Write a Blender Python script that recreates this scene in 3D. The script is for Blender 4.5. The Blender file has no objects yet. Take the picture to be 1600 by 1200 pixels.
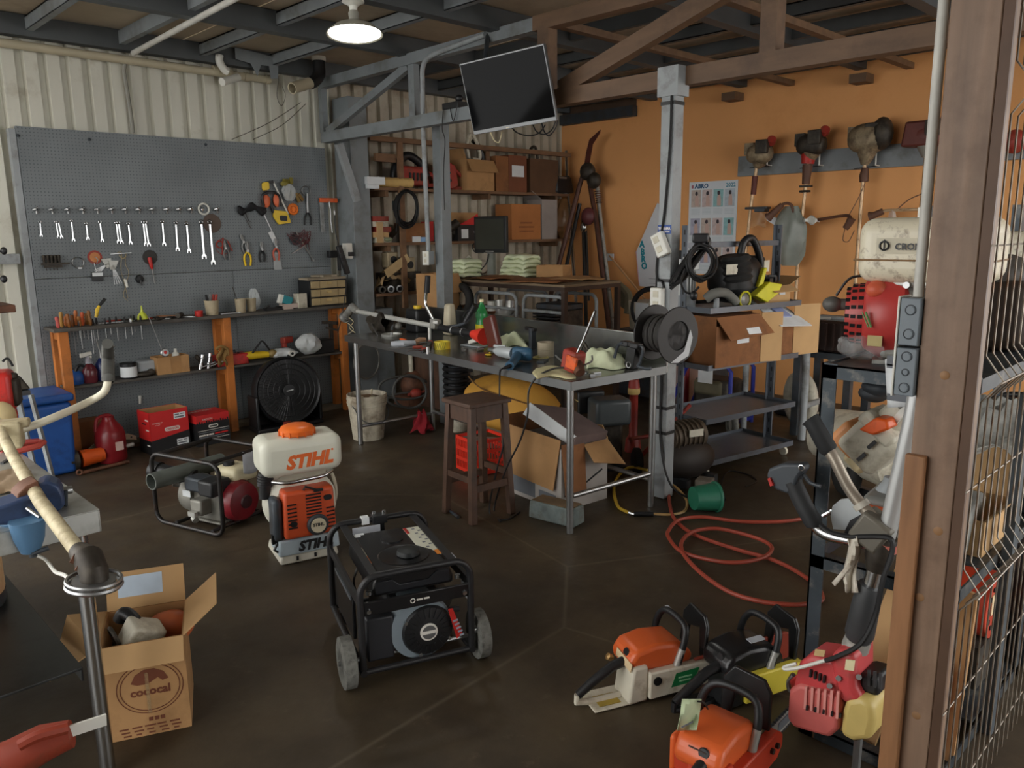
import bpy, math, random
from mathutils import Vector as VV, Matrix
random.seed(7)
R_ = math.radians
SC = bpy.context.scene
COL = SC.collection
# ---------------- camera ----------------
FPX, YAW, PIT, ROL, CH = 1233.13, R_(44.364), R_(11.030), R_(-0.6225), 1.8
_cy, _sy, _cp, _sp = math.cos(YAW), math.sin(YAW), math.cos(PIT), math.sin(PIT)
_f = VV((_sy*_cp, _cy*_cp, -_sp)); _r = VV((_cy, -_sy, 0)); _u = _r.cross(_f)
_c, _s = math.cos(ROL), math.sin(ROL)
CR = _c*_r + _s*_u; CU = -_s*_r + _c*_u; CC = VV((0, 0, CH))
cam = bpy.data.objects.new('camera', bpy.data.cameras.new('camera'))
COL.objects.link(cam)
cam.data.sensor_width = 36; cam.data.lens = 36*FPX/1600; cam.data.clip_start = .05
cam.matrix_world = Matrix(((CR.x, CU.x, -_f.x, 0), (CR.y, CU.y, -_f.y, 0), (CR.z, CU.z, -_f.z, CH), (0, 0, 0, 1)))
SC.camera = cam
# ---------------- world, exposure ----------------
W = bpy.data.worlds.new('sky'); SC.world = W; W.use_nodes = True
bg = W.node_tree.nodes['Background']
bg.inputs[0].default_value = (1.0, 0.99, 0.965, 1); bg.inputs[1].default_value = 1.0
SC.view_settings.view_transform = 'Standard'; SC.view_settings.look = 'None'
SC.view_settings.gamma = 1; SC.view_settings.use_curve_mapping = False
SC.view_settings.exposure = 2.0

# a photo pixel carried onto a real plane of the room
def _on(x, y, ax, v):
    d = _f + CR*((x-800)/FPX) - CU*((y-600)/FPX)
    return CC + d*((v-CC[ax])/d[ax])
def PX(x, y, v): return _on(x, y, 0, v)
def PY(x, y, v): return _on(x, y, 1, v)
def PZ(x, y, v=0): return _on(x, y, 2, v)
def PD(x, y, d): return CC + (_f + CR*((x-800)/FPX) - CU*((y-600)/FPX))*d

# ---------------- materials ----------------
MT = {}
def lin(c): return tuple((v/255/12.92 if v/255 <= .04045 else ((v/255+.055)/1.055)**2.4) for v in c[:3])+(1,)
def M(name, col, ro=.5, me=0., var=.18, sc=6., dirt=None, bump=0., stretch=None, alpha=1., trans=0., emit=0., coat=0., bsc=None):
    if name in MT: return MT[name]
    m = bpy.data.materials.new(name); m.use_nodes = True; MT[name] = m
    nt = m.node_tree; b = nt.nodes['Principled BSDF']; L = nt.links.new
    b.inputs['Roughness'].default_value = ro; b.inputs['Metallic'].default_value = me
    b.inputs['Alpha'].default_value = alpha; b.inputs['Transmission Weight'].default_value = trans
    b.inputs['Coat Weight'].default_value = coat
    c = lin(col); b.inputs['Base Color'].default_value = c
    if emit:
        b.inputs['Emission Color'].default_value = c; b.inputs['Emission Strength'].default_value = emit
    if var or dirt or bump:
        tc = nt.nodes.new('ShaderNodeTexCoord'); src = tc.outputs['Object']
        if stretch:
            mp = nt.nodes.new('ShaderNodeMapping'); mp.inputs['Scale'].default_value = stretch
            L(src, mp.inputs[0]); src = mp.outputs[0]
        n = nt.nodes.new('ShaderNodeTexNoise'); n.inputs['Scale'].default_value = sc; n.inputs['Detail'].default_value = 6
        L(src, n.inputs['Vector'])
        r = nt.nodes.new('ShaderNodeValToRGB')
        r.color_ramp.elements[0].position = .3; r.color_ramp.elements[1].position = .7
        k = 1-var
        r.color_ramp.elements[0].color = (c[0]*k, c[1]*k, c[2]*k, 1)
        k = 1+var
        r.color_ramp.elements[1].color = (min(1, c[0]*k), min(1, c[1]*k), min(1, c[2]*k), 1)
        L(n.outputs['Fac'], r.inputs[0]); out = r.outputs[0]
        if dirt:
            dc, amt, ds = dirt
            n2 = nt.nodes.new('ShaderNodeTexNoise'); n2.inputs['Scale'].default_value = ds; n2.inputs['Detail'].default_value = 9
            n2.inputs['Roughness'].default_value = .65
            L(tc.outputs['Object'], n2.inputs['Vector'])
            r2 = nt.nodes.new('ShaderNodeValToRGB'); r2.color_ramp.elements[0].position = .62-amt*.3; r2.color_ramp.elements[1].position = .75
            L(n2.outputs['Fac'], r2.inputs[0])
            mx = nt.nodes.new('ShaderNodeMix'); mx.data_type = 'RGBA'
            L(r2.outputs[0], mx.inputs[0]); L(out, mx.inputs[6]); mx.inputs[7].default_value = lin(dc); out = mx.outputs[2]
        L(out, b.inputs['Base Color'])
        if bump:
            bp = nt.nodes.new('ShaderNodeBump'); bp.inputs['Strength'].default_value = bump; bp.inputs['Distance'].default_value = .01
            nb = n
            if bsc:
                nb = nt.nodes.new('ShaderNodeTexNoise'); nb.inputs['Scale'].default_value = bsc; L(src, nb.inputs['Vector'])
            L(nb.outputs['Fac'], bp.inputs['Height']); L(bp.outputs[0], b.inputs['Normal'])
    return m

# ---------------- mesh builder ----------------
def rotz(a): return Matrix.Rotation(a, 3, 'Z')
def frame(n, up=(0, 0, 1)):
    n = VV(n).normalized(); u = VV(up)
    x = u.cross(n)
    if x.length < 1e-4: x = VV((1, 0, 0)).cross(n)
    if x.length < 1e-4: x = VV((0, 1, 0)).cross(n)
    x.normalize(); y = n.cross(x)
    return Matrix((x, y, n)).transposed()
class B:
    def __init__(s): s.v = []; s.f = []; s.m = []
    def add(s, vs, fs, mi=0):
        o = len(s.v); s.v += [tuple(p) for p in vs]
        for q in fs: s.f.append(tuple(i+o for i in q)); s.m.append(mi)
        return s
    def box(s, c, d, R=None, mi=0, tp=1., ty=None):
        c = VV(c); vs = []
        if isinstance(R, (int, float)): R = rotz(R)
        for z in (-1, 1):
            k = tp if z > 0 else 1; k2 = (ty if ty is not None else tp) if z > 0 else 1
            for x, y in ((-1, -1), (1, -1), (1, 1), (-1, 1)):
                p = VV((x*d[0]/2*k, y*d[1]/2*k2, z*d[2]/2))
                vs.append(c + (R @ p if R else p))
        return s.add(vs, [(3, 2, 1, 0), (4, 5, 6, 7), (0, 1, 5, 4), (1, 2, 6, 5), (2, 3, 7, 6), (3, 0, 4, 7)], mi)
    def bx(s, x0, x1, y0, y1, z0, z1, mi=0):
        return s.box(((x0+x1)/2, (y0+y1)/2, (z0+z1)/2), (abs(x1-x0), abs(y1-y0), abs(z1-z0)), None, mi)
    def bar(s, a, b, w, h=None, up=(0, 0, 1), mi=0):
        a = VV(a); b = VV(b); d = b-a
        return s.box((a+b)/2, (w, h or w, d.length), frame(d, up), mi)
    def tube(s, pts, r, n=8, mi=0, closed=False, caps=True):
        P = [VV(p) for p in pts]; k = len(P); rs = r if isinstance(r, (list, tuple)) else [r]*k
        T = []
        for i in range(k):
            if closed: t = P[(i+1) % k]-P[i-1]
            else: t = P[min(i+1, k-1)]-P[max(i-1, 0)]
            T.append(t.normalized() if t.length > 1e-9 else VV((0, 0, 1)))
        x = frame(T[0]).col[0].copy(); vs = []
        for i in range(k):
            x = (x - T[i]*x.dot(T[i]))
            if x.length < 1e-5: x = frame(T[i]).col[0].copy()
            x.normalize(); y = T[i].cross(x)
            for j in range(n):
                a = 2*math.pi*j/n; vs.append(P[i]+(x*math.cos(a)+y*math.sin(a))*rs[i])
        fs = []
        for i in range(k if closed else k-1):
            i2 = (i+1) % k
            for j in range(n): fs.append((i*n+j, i*n+(j+1) % n, i2*n+(j+1) % n, i2*n+j))
        if caps and not closed: fs += [tuple(range(n-1, -1, -1)), tuple((k-1)*n+j for j in range(n))]
        return s.add(vs, fs, mi)
    def sp(s, pts, r, n=8, sub=6, mi=0, closed=False): return s.tube(spl(pts, sub, closed), r, n, mi, closed)
    def cyl(s, a, b, r, r2=None, n=16, mi=0):
        return s.tube([a, b], [r, r if r2 is None else r2], n, mi)
    def lathe(s, prof, o=(0, 0, 0), ax=(0, 0, 1), n=20, mi=0):
        F = frame(ax); o = VV(o); vs = []; fs = []; k = len(prof)
        for r, z in prof:
            for j in range(n):
                a = 2*math.pi*j/n; vs.append(o + F @ VV((r*math.cos(a), r*math.sin(a), z)))
        for i in range(k-1):
            for j in range(n): fs.append((i*n+j, i*n+(j+1) % n, (i+1)*n+(j+1) % n, (i+1)*n+j))
        if prof[0][0] > 1e-4: fs.append(tuple(range(n-1, -1, -1)))
        if prof[-1][0] > 1e-4: fs.append(tuple((k-1)*n+j for j in range(n)))
        return s.add(vs, fs, mi)
    def ring(s, o, ax, R, r, n=24, m=6, mi=0):
        F = frame(ax); o = VV(o)
        return s.tube([o+F @ VV((R*math.cos(2*math.pi*i/n), R*math.sin(2*math.pi*i/n), 0)) for i in range(n)], r, m, mi, True)
    def prism(s, poly, o, eu, ev, th, mi=0):
        o = VV(o); eu = VV(eu); ev = VV(ev); nn = eu.cross(ev).normalized(); k = len(poly)
        vs = [o+eu*u+ev*v-nn*th/2 for u, v in poly]+[o+eu*u+ev*v+nn*th/2 for u, v in poly]
        fs = [tuple(range(k-1, -1, -1)), tuple(range(k, 2*k))]+[(i, (i+1) % k, k+(i+1) % k, k+i) for i in range(k)]
        return s.add(vs, fs, mi)
    def ell(s, c, d, R=None, n=14, k=8, mi=0, e=1.):
        c = VV(c); vs = []; fs = []
        if isinstance(R, (int, float)): R = rotz(R)
        pw = lambda t: math.copysign(abs(t)**e, t)
        for i in range(k+1):
            t = math.pi*i/k-math.pi/2
            for j in range(n):
                a = 2*math.pi*j/n
                p = VV((d[0]/2*pw(math.cos(t))*pw(math.cos(a)), d[1]/2*pw(math.cos(t))*pw(math.sin(a)), d[2]/2*pw(math.sin(t))))
                vs.append(c+(R @ p if R else p))
        for i in range(k):
            for j in range(n): fs.append((i*n+j, i*n+(j+1) % n, (i+1)*n+(j+1) % n, (i+1)*n+j))
        return s.add(vs, fs, mi)
    def quad(s, a, b, c, d, mi=0): return s.add([a, b, c, d], [(0, 1, 2, 3)], mi)
    def slab(s, a, b, c, d, th, mi=0):
        a, b, c, d = VV(a), VV(b), VV(c), VV(d); n = (b-a).cross(d-a).normalized()*th
        return s.add([a, b, c, d, a+n, b+n, c+n, d+n], [(3, 2, 1, 0), (4, 5, 6, 7), (0, 1, 5, 4), (1, 2, 6, 5), (2, 3, 7, 6), (3, 0, 4, 7)], mi)
    def grid(s, fn, nu, nv, th=0, mi=0):
        P = [[VV(fn(i/nu, j/nv)) for j in range(nv+1)] for i in range(nu+1)]
        vs = [p for row in P for p in row]; w = nv+1
        fs = [(i*w+j, (i+1)*w+j, (i+1)*w+j+1, i*w+j+1) for i in range(nu) for j in range(nv)]
        return s.add(vs, fs, mi)
def spl(pts, sub=6, closed=False):
    P = [VV(p) for p in pts]; k = len(P); out = []
    if k < 3: return P
    for i in range(k if closed else k-1):
        if closed: a, b, c, d = P[i-1], P[i], P[(i+1) % k], P[(i+2) % k]
        else: a, b, c, d = P[max(i-1, 0)], P[i], P[i+1], P[min(i+2, k-1)]
        for j in range(sub):
            t = j/sub
            out.append(.5*((2*b)+(c-a)*t+(2*a-5*b+4*c-d)*t*t+(3*b-a-3*c+d)*t*t*t))
    if not closed: out.append(P[-1])
    return out
def arc(o, r, a0, a1, n, ex=(1, 0, 0), ey=(0, 0, 1)):
    o = VV(o); ex = VV(ex); ey = VV(ey)
    return [o+ex*(r*math.cos(R_(a0+(a1-a0)*i/n)))+ey*(r*math.sin(R_(a0+(a1-a0)*i/n))) for i in range(n+1)]
def rrect(w, h, r, n=4, x=0, y=0):
    out = []
    for cx, cy, a in ((w/2-r, h/2-r, 0), (-w/2+r, h/2-r, 90), (-w/2+r, -h/2+r, 180), (w/2-r, -h/2+r, 270)):
        for i in range(n+1): out.append((x+cx+r*math.cos(R_(a+90*i/n)), y+cy+r*math.sin(R_(a+90*i/n))))
    return out
WM = {}
def wm(o): return WM.get(o.name, Matrix.Identity(4)) if o else Matrix.Identity(4)
def part(name, b, m, parent=None, world=False, bev=0, seg=2, flat=False, label=None, ang=38, solid=0):
    """link a builder as ONE mesh object; world=True: the shape was given in room coordinates"""
    vs = b.v
    if world and parent is not None:
        I = wm(parent).inverted(); vs = [I @ VV(p) for p in vs]
    me = bpy.data.meshes.new(name); me.from_pydata([tuple(p) for p in vs], [], b.f)
    for mm in (m if isinstance(m, (list, tuple)) else [m]): me.materials.append(mm)
    if max(b.m, default=0): me.polygons.foreach_set('material_index', b.m)
    if not flat:
        me.shade_smooth(); me.set_sharp_from_angle(angle=R_(ang))
    me.update()
    o = bpy.data.objects.new(name, me); COL.objects.link(o)
    if parent is not None: o.parent = parent; WM[o.name] = wm(parent)
    if solid:
        md = o.modifiers.new('thick', 'SOLIDIFY'); md.thickness = solid; md.offset = 0
    if bev:
        md = o.modifiers.new('bevel', 'BEVEL'); md.width = bev; md.segments = seg; md.limit_method = 'ANGLE'; md.angle_limit = R_(40)
        md.harden_normals = False
    if label: o['label'] = label
    return o
def tag(o, label, cat, group=None):
    o['label'] = label; o['category'] = cat
    if group: o['group'] = group
    return o
def thing(name, label, cat, loc=(0, 0, 0), rz=0., group=None, rot=None):
    o = bpy.data.objects.new(name, None); COL.objects.link(o); o.empty_display_size = .05
    m = Matrix.Translation(VV(loc)) @ (rot.to_4x4() if rot is not None else Matrix.Rotation(rz, 4, 'Z'))
    o.matrix_world = m; WM[o.name] = m
    return tag(o, label, cat, group)
def one(name, b, m, label, cat, group=None, **k):
    """a thing that is one mesh; its origin is put at the middle of its base"""
    xs = [p[0] for p in b.v]; ys = [p[1] for p in b.v]; zs = [p[2] for p in b.v]
    c = VV(((min(xs)+max(xs))/2, (min(ys)+max(ys))/2, min(zs)))
    b.v = [tuple(VV(p)-c) for p in b.v]
    o = part(name, b, m, None, **k); o.location = c; WM[o.name] = Matrix.Translation(c)
    return tag(o, label, cat, group)
def struct(o): o['kind'] = 'structure'; return o
def sempty(name):
    o = bpy.data.objects.new(name, None); COL.objects.link(o); o['kind'] = 'structure'; return o
def share(name, src, parent, loc=(0, 0, 0), rz=0.):
    o = bpy.data.objects.new(name, src.data); COL.objects.link(o); o.parent = parent; o.location = loc; o.rotation_euler = (0, 0, rz)
    return o
def dup(o, loc=None, rz=None, label=None):
    c = o.copy(); COL.objects.link(c)
    if loc is not None: c.location = loc
    if rz is not None: c.rotation_euler = (0, 0, rz)
    if label: c['label'] = label
    WM[c.name] = Matrix.Translation(c.location) @ c.rotation_euler.to_matrix().to_4x4()
    for ch in list(o.children):
        d = ch.copy(); COL.objects.link(d); d.parent = c; WM[d.name] = WM[c.name]
        for g in list(ch.children):
            e = g.copy(); COL.objects.link(e); e.parent = d
    return c
def txt(s, m, parent, o, ex, ey, size, world=False, shear=0., bold=0., al='CENTER', name='lettering', sp=1., label=None):
    """flat lettering on a real face: o = middle of the baseline, ex/ey = reading and up directions"""
    cu = bpy.data.curves.new('t', 'FONT'); cu.body = s; cu.size = size; cu.shear = shear; cu.offset = bold; cu.align_x = al
    cu.space_character = sp; cu.resolution_u = 2
    t = bpy.data.objects.new('t', cu); COL.objects.link(t)
    dg = bpy.context.evaluated_depsgraph_get()
    me = bpy.data.meshes.new_from_object(t.evaluated_get(dg))
    b = B(); o = VV(o); ex = VV(ex).normalized(); ey = VV(ey).normalized()
    b.v = [tuple(o+ex*v.co.x+ey*v.co.y) for v in me.vertices]; b.f = [tuple(p.vertices) for p in me.polygons]; b.m = [0]*len(b.f)
    bpy.data.objects.remove(t); bpy.data.curves.remove(cu); bpy.data.meshes.remove(me)
    return part(name, b, m, parent, world, flat=True, label=label)
# shared colours
BLACK = M('black_plastic', (26, 27, 29), .45, 0, .1)
RUB = M('rubber', (34, 34, 33), .75, 0, .2, 20)
DKST = M('dark_steel', (62, 68, 74), .5, .3, .25, 8, ((70, 55, 42), .4, 6))
GST = M('grey_paint', (126, 132, 135), .5, 0, .12, 4, ((92, 90, 84), .35, 3))
GST2 = M('grey_paint_light', (152, 157, 159), .5, 0, .12, 4, ((95, 90, 82), .4, 5))
CHR = M('chrome', (205, 207, 208), .22, 1, .06, 20)
STL = M('bare_steel', (165, 166, 166), .35, .9, .12, 10)
ALU = M('dull_aluminium', (176, 176, 170), .45, .5, .15, 14, ((96, 88, 74), .4, 9))
ORA = M('orange_plastic', (224, 92, 30), .4, 0, .08, 8, ((96, 62, 38), .35, 12))
REDP = M('red_plastic', (186, 40, 34), .4, 0, .12, 8, ((90, 40, 32), .3, 10))
OLDR = M('worn_red', (158, 52, 40), .55, 0, .2, 12, ((104, 72, 56), .5, 10))
WHT = M('white_plastic', (222, 221, 212), .4, 0, .05, 8)
DWHT = M('dirty_white', (205, 200, 182), .5, 0, .1, 9, ((112, 98, 72), .5, 7))
PAP = M('paper', (222, 226, 228), .8, 0, .05, 12)
PRN = M('print_grey', (108, 112, 118), .8, 0, .1)
CARD = M('cardboard', (178, 136, 90), .85, 0, .1, 5, ((140, 104, 66), .3, 3), .1)
CARD2 = M('cardboard_light', (196, 158, 110), .85, 0, .08, 5, None, .1)
CARDD = M('cardboard_brown', (140, 92, 55), .85, 0, .15, 5, ((98, 66, 42), .4, 4), .1)
WOOD = M('old_wood', (122, 84, 56), .7, 0, .25, 7, ((72, 50, 36), .4, 3), .15, (3, 3, .5))
DWOOD = M('dark_wood', (84, 60, 46), .5, 0, .25, 9, ((52, 38, 30), .5, 6), .15, (3, 3, .6))
GRIME = M('greasy_metal', (72, 66, 58), .55, .5, .35, 18, ((38, 33, 29), .6, 12), .2)
RUST = M('rusty_steel', (112, 74, 54), .65, .3, .3, 14, ((70, 46, 36), .5, 9), .1)
YEL = M('yellow_plastic', (226, 190, 40), .4, 0, .08)
CAB = M('black_cable', (24, 24, 25), .5, 0, 0)
RAG = M('pale_green_rag', (226, 234, 198), .9, 0, .06, 14, ((188, 196, 150), .3, 6), .2)
BLUE = M('blue_paint', (34, 84, 158), .45, 0, .12, 6, ((28, 52, 92), .3, 5))
BAG = M('clear_bag', (215, 220, 220), .12, 0, .05, 8, None, .3, None, .42)
# =============== SETTING ===============
def floor_mat():
    m = M('stained_concrete', (86, 74, 58), .55, 0, 0); nt = m.node_tree; L = nt.links.new; b = nt.nodes['Principled BSDF']
    tc = nt.nodes.new('ShaderNodeTexCoord')
    def nz(sc, det=8, rough=.6):
        n = nt.nodes.new('ShaderNodeTexNoise'); n.inputs['Scale'].default_value = sc; n.inputs['Detail'].default_value = det
        n.inputs['Roughness'].default_value = rough; L(tc.outputs['Object'], n.inputs['Vector']); return n.outputs['Fac']
    def ramp(src, p0, c0, p1, c1):
        r = nt.nodes.new('ShaderNodeValToRGB'); e = r.color_ramp.elements
        e[0].position = p0; e[0].color = c0; e[1].position = p1; e[1].color = c1; L(src, r.inputs[0]); return r.outputs[0]
    def mix(f, a, c):
        x = nt.nodes.new('ShaderNodeMix'); x.data_type = 'RGBA'; L(f, x.inputs[0]); L(a, x.inputs[6])
        if isinstance(c, tuple): x.inputs[7].default_value = c
        else: L(c, x.inputs[7])
        return x.outputs[2]
    c = ramp(nz(.9), .3, lin((50, 43, 32)), .72, lin((90, 77, 58)))
    c = mix(ramp(nz(3.3), .45, (0, 0, 0, 1), .75, (.75, .75, .75, 1)), c, lin((48, 39, 30)))
    c = mix(ramp(nz(9, 10, .7), .6, (0, 0, 0, 1), .8, (.5, .5, .5, 1)), c, lin((126, 112, 90)))
    w = ramp(nz(5.2, 12, .72), .69, (0, 0, 0, 1), .76, (.45, .45, .45, 1))
    c = mix(w, c, lin((150, 144, 128)))
    v = nt.nodes.new('ShaderNodeTexVoronoi'); v.feature = 'DISTANCE_TO_EDGE'; v.inputs['Scale'].default_value = .33
    L(tc.outputs['Object'], v.inputs['Vector'])
    cr = ramp(v.outputs['Distance'], 0, (.3, .3, .3, 1), .004, (0, 0, 0, 1))
    c = mix(cr, c, lin((128, 118, 100)))
    L(c, b.inputs['Base Color'])
    L(ramp(nz(2.1), .3, (.34, .34, .34, 1), .75, (.75, .75, .75, 1)), b.inputs['Roughness'])
    bp = nt.nodes.new('ShaderNodeBump'); bp.inputs['Strength'].default_value = .12; bp.inputs['Distance'].default_value = .01
    L(nz(30), bp.inputs['Height']); L(bp.outputs[0], b.inputs['Normal'])
    return m
struct(part('floor', B().bx(-9, 8.3, -9, 7.5, -.12, 0), floor_mat(), flat=True))
# corrugated metal wall, sheet by sheet
CREAM = M('cream_metal', (208, 206, 192), .45, .0, .06, 3, ((170, 162, 142), .12, 2.2), 0, (1, 1, .3))
CREAMD = M('dusty_metal', (186, 178, 160), .5, .0, .1, 3, ((136, 114, 88), .45, 2.2), 0, (1, 1, .3))
WY = 7.2
wl = sempty('wall_left')
def sheet(x0, n, z0, z1, mat, name):
    p = .157; b = B(); pr = []
    for i in range(n):
        x = x0+i*p
        pr += [(x, 0), (x+.088, 0), (x+.101, .046), (x+.142, .046), (x+.155, 0)]
    pr.append((x0+n*p+.012, -.0015))
    vs = []
    for z in (z0, z1): vs += [(x, WY+y, z) for x, y in pr]
    k = len(pr)
    b.add(vs, [(i, i+1, k+i+1, k+i) for i in range(k-1)])
    part(name, b, mat, wl, flat=True)
for i in range(9): sheet(.42+i*.942-.62, 6, 0, 3.36, CREAM if i < 5 else CREAMD, 'metal_sheet')
part('wall_backing', B().bx(-.3, 8.2, WY+.055, WY+.085, 0, 3.4), CREAMD, wl, flat=True)
part('girt', B().bx(.3, 1.63, WY-.05, WY-.002, 1.585, 1.66), GST2, wl)
part('sill', B().bx(.4, 8, WY-.22, WY-.003, 0, .035), M('concrete', (128, 116, 98), .85, 0, .2, 5), wl)
# orange wall
OW = M('orange_wall', (236, 170, 106), .7, 0, .03, 1.2, ((226, 158, 94), .2, 1.2))
wr = sempty('wall_right')
BRN0 = M('gable_brown', (92, 70, 54), .8, 0, .2, 4)
part('wall_face', B().bx(8, 8.15, -1, WY, 0, 3.12), OW, wr, flat=True)
part('wall_face', B().bx(8, 8.15, -1, 6.0, 3.12, 3.42), OW, wr, flat=True)
part('gable_board', B().bx(8.02, 8.12, 6.0, 7.2, 3.12, 3.42), BRN0, wr, flat=True)
part('rail_notch', B().bx(7.9, 7.99, 5.98, 7.15, 3.12, 3.24), DKST, wr)
# ceiling
ce = sempty('ceiling')
ROOF = M('roof_sheet', (186, 170, 146), .85, 0, .1, 3, ((150, 130, 108), .4, 1.3))
BEAM = M('beam_paint', (78, 82, 84), .55, 0, .12, 4)
for i in range(9):
    x = -1.2+i*1.06
    part('roof_sheet', B().bx(x, x+1.054, -2.6, 7.4, 3.425+.004*(i % 2), 3.45), ROOF, ce, flat=True)  # roof extended unseen over the camera to cut sky light from the front
def cchan(b, a, c, w, h):   # a C-section purlin
    b.bar(a, c, w, h)
for y in (7.1, 5.75, 4.6, 3.35, 2.15, .95, -.3, -1.5, -2.55):
    part('rafter', B().bar((-1.2, y, 3.345), (8, y, 3.345), .1, .15), BEAM, ce, flat=True)
x = 1.2
while x < 7.9:
    if abs(x-4.4) > .2:
        b = B().bar((x, -2.5, 3.405), (x, 7.05, 3.405), .05, .01).bar((x-.022, -2.5, 3.36), (x-.022, 7.05, 3.36), .006, .1).bar((x, -2.5, 3.315), (x, 7.05, 3.315), .05, .008)
        part('purlin', b, GST if x < 4.4 else BEAM, ce, flat=True)
    x += .662
# truss: grey half and brown half
TX = 4.4
BRN = M('brown_paint', (108, 82, 60), .6, 0, .2, 5, ((76, 56, 42), .4, 3), .1, (3, .5, 3))
t = thing('roof_truss', 'long roof truss, grey near the metal wall and brown towards the orange wall', 'truss', (TX, 3.6, 2.66))
def tb(n, a, c, w, h, m): part(n, B().bar((TX, a[0], a[1]), (TX, c[0], c[1]), w, h, (0, 1, 0) if a[0] == c[0] else (0, 0, 1)), m, t, True, flat=True)
tb('bottom_chord', (7.12, 2.72), (4.25, 2.72), .09, .1, GST)
tb('bottom_chord', (4.25, 2.72), (.4, 2.72), .1, .11, BRN)
tb('top_chord', (7.12, 3.225), (4.2, 3.25), .08, .09, GST)
tb('top_chord', (4.2, 3.25), (.4, 3.24), .1, .1, BRN)
tb('vertical_strut', (7.12, 2.765), (7.12, 3.19), .06, .06, GST)
tb('vertical_strut', (5.66, 2.765), (5.66, 3.2), .06, .08, GST)
tb('vertical_strut', (4.1, 2.775), (4.1, 3.2), .1, .1, BRN)
tb('vertical_strut', (2.36, 2.775), (2.36, 3.2), .1, .1, BRN)
tb('vertical_strut', (.75, 2.775), (.75, 3.2), .1, .1, BRN)
tb('diagonal', (7.05, 2.77), (5.72, 3.19), .05, .07, GST)
tb('diagonal', (3.95, 2.78), (2.5, 3.22), .08, .11, BRN)
tb('diagonal', (2.25, 3.2), (.9, 2.78), .08, .1, BRN)
# second, farther brown rafter strips
for y in (4.05, 2.9):
    part('tie_strip', B().bar((4.5, y, 3.24), (8, y, 3.24), .07, .05), BRN, ce, flat=True)
# columns and posts
t = thing('steel_column', 'broad grey steel column against the metal wall beside the tool board', 'column', (4.63, 6.98, 0))
part('shaft', B().bx(4.52, 4.73, 6.86, 7.15, .005, 3.1), GST, t, True, bev=.006)
part('knee_brace', B().bar((4.38, 6.84, 2.64), (4.56, 6.84, 2.1), .05, .07), GST2, t, True)
part('base_sheet', B().bx(4.735, 4.98, 6.9, 7.15, .04, 1.0), GST, t, True, label='grey sheet box at the foot')
def spost(name, label, x, y, w, z1, m):
    t = thing(name, label, 'post', (x, y, 0))
    part('shaft', B().bx(-w/2, w/2, -w/2, w/2, .005, z1), m, t, bev=.004)
    return t
P1 = (4.33, 2.97)
p1 = spost('steel_post', 'pale grey square post with outlets at the orange wall end of the table', P1[0], P1[1], .1, 2.66, GST2)
part('cap_plate', B().bx(-.062, .062, -.075, .075, 2.6, 2.775), GST2, p1)
for z in (2.55, 1.46, .62, .45):
    part('tape_band', B().bx(-.053, .053, -.053, .053, z, z+.022), CAB, p1)
p2 = spost('steel_post', 'grey square post with a conduit rising behind the steel table', 4.68, 5.66, .11, 2.76, GST)
# conduit on post 2
b = B()
c0 = VV((4.55, 5.72, 1.62)); c1 = VV((4.55, 5.72, 3.0))
b.tube([c0, PX(661, 200, 4.42)]+spl([PX(660, 125, 4.36), PX(660, 110, 4.345), PX(664, 96, 4.34), PX(676, 86, 4.34), PX(700, 76, 4.34), PX(758, 54, 4.34)], 6), .02, 10)
one('conduit', b, GST2, 'grey conduit pipe rising beside the post behind the table and bending to the television', 'pipe')
t = thing('outlet_box', 'white outlet box on the post behind the table, cord plugged in', 'outlet', (4.55, 5.72, 1.5))
part('box', B().box((0, 0, .06), (.06, .09, .12)), GST, t, bev=.004)
part('cover', B().box((-.034, 0, .06), (.008, .085, .125)), WHT, t, bev=.002)
part('socket_slot', B().box((-.039, 0, .085), (.004, .03, .03)).box((-.039, 0, .035), (.004, .03, .03)), M('ivory', (206, 200, 180)), t)
# low left bits: upright angles at the pegboard's left edge
one('edge_angle', B().bx(1.655, 1.7, 7.12, 7.195, 0.02, 2.6), GST2, 'thin grey metal upright along the left edge of the tool board', 'upright')

# unseen walls added behind and beside the camera to block daylight
struct(part('wall_blocker_front', B().bx(-1.45, 1.7, -2.75, -2.62, 0, 3.42), M('blocker_grey', (150, 144, 134), .85, 0, .1, 2), flat=True))
struct(part('wall_blocker_side', B().bx(-1.45, -1.32, -2.62, 1.3, 0, 3.42), M('blocker_grey', (150, 144, 134), .85, 0, .1, 2), flat=True))
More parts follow.
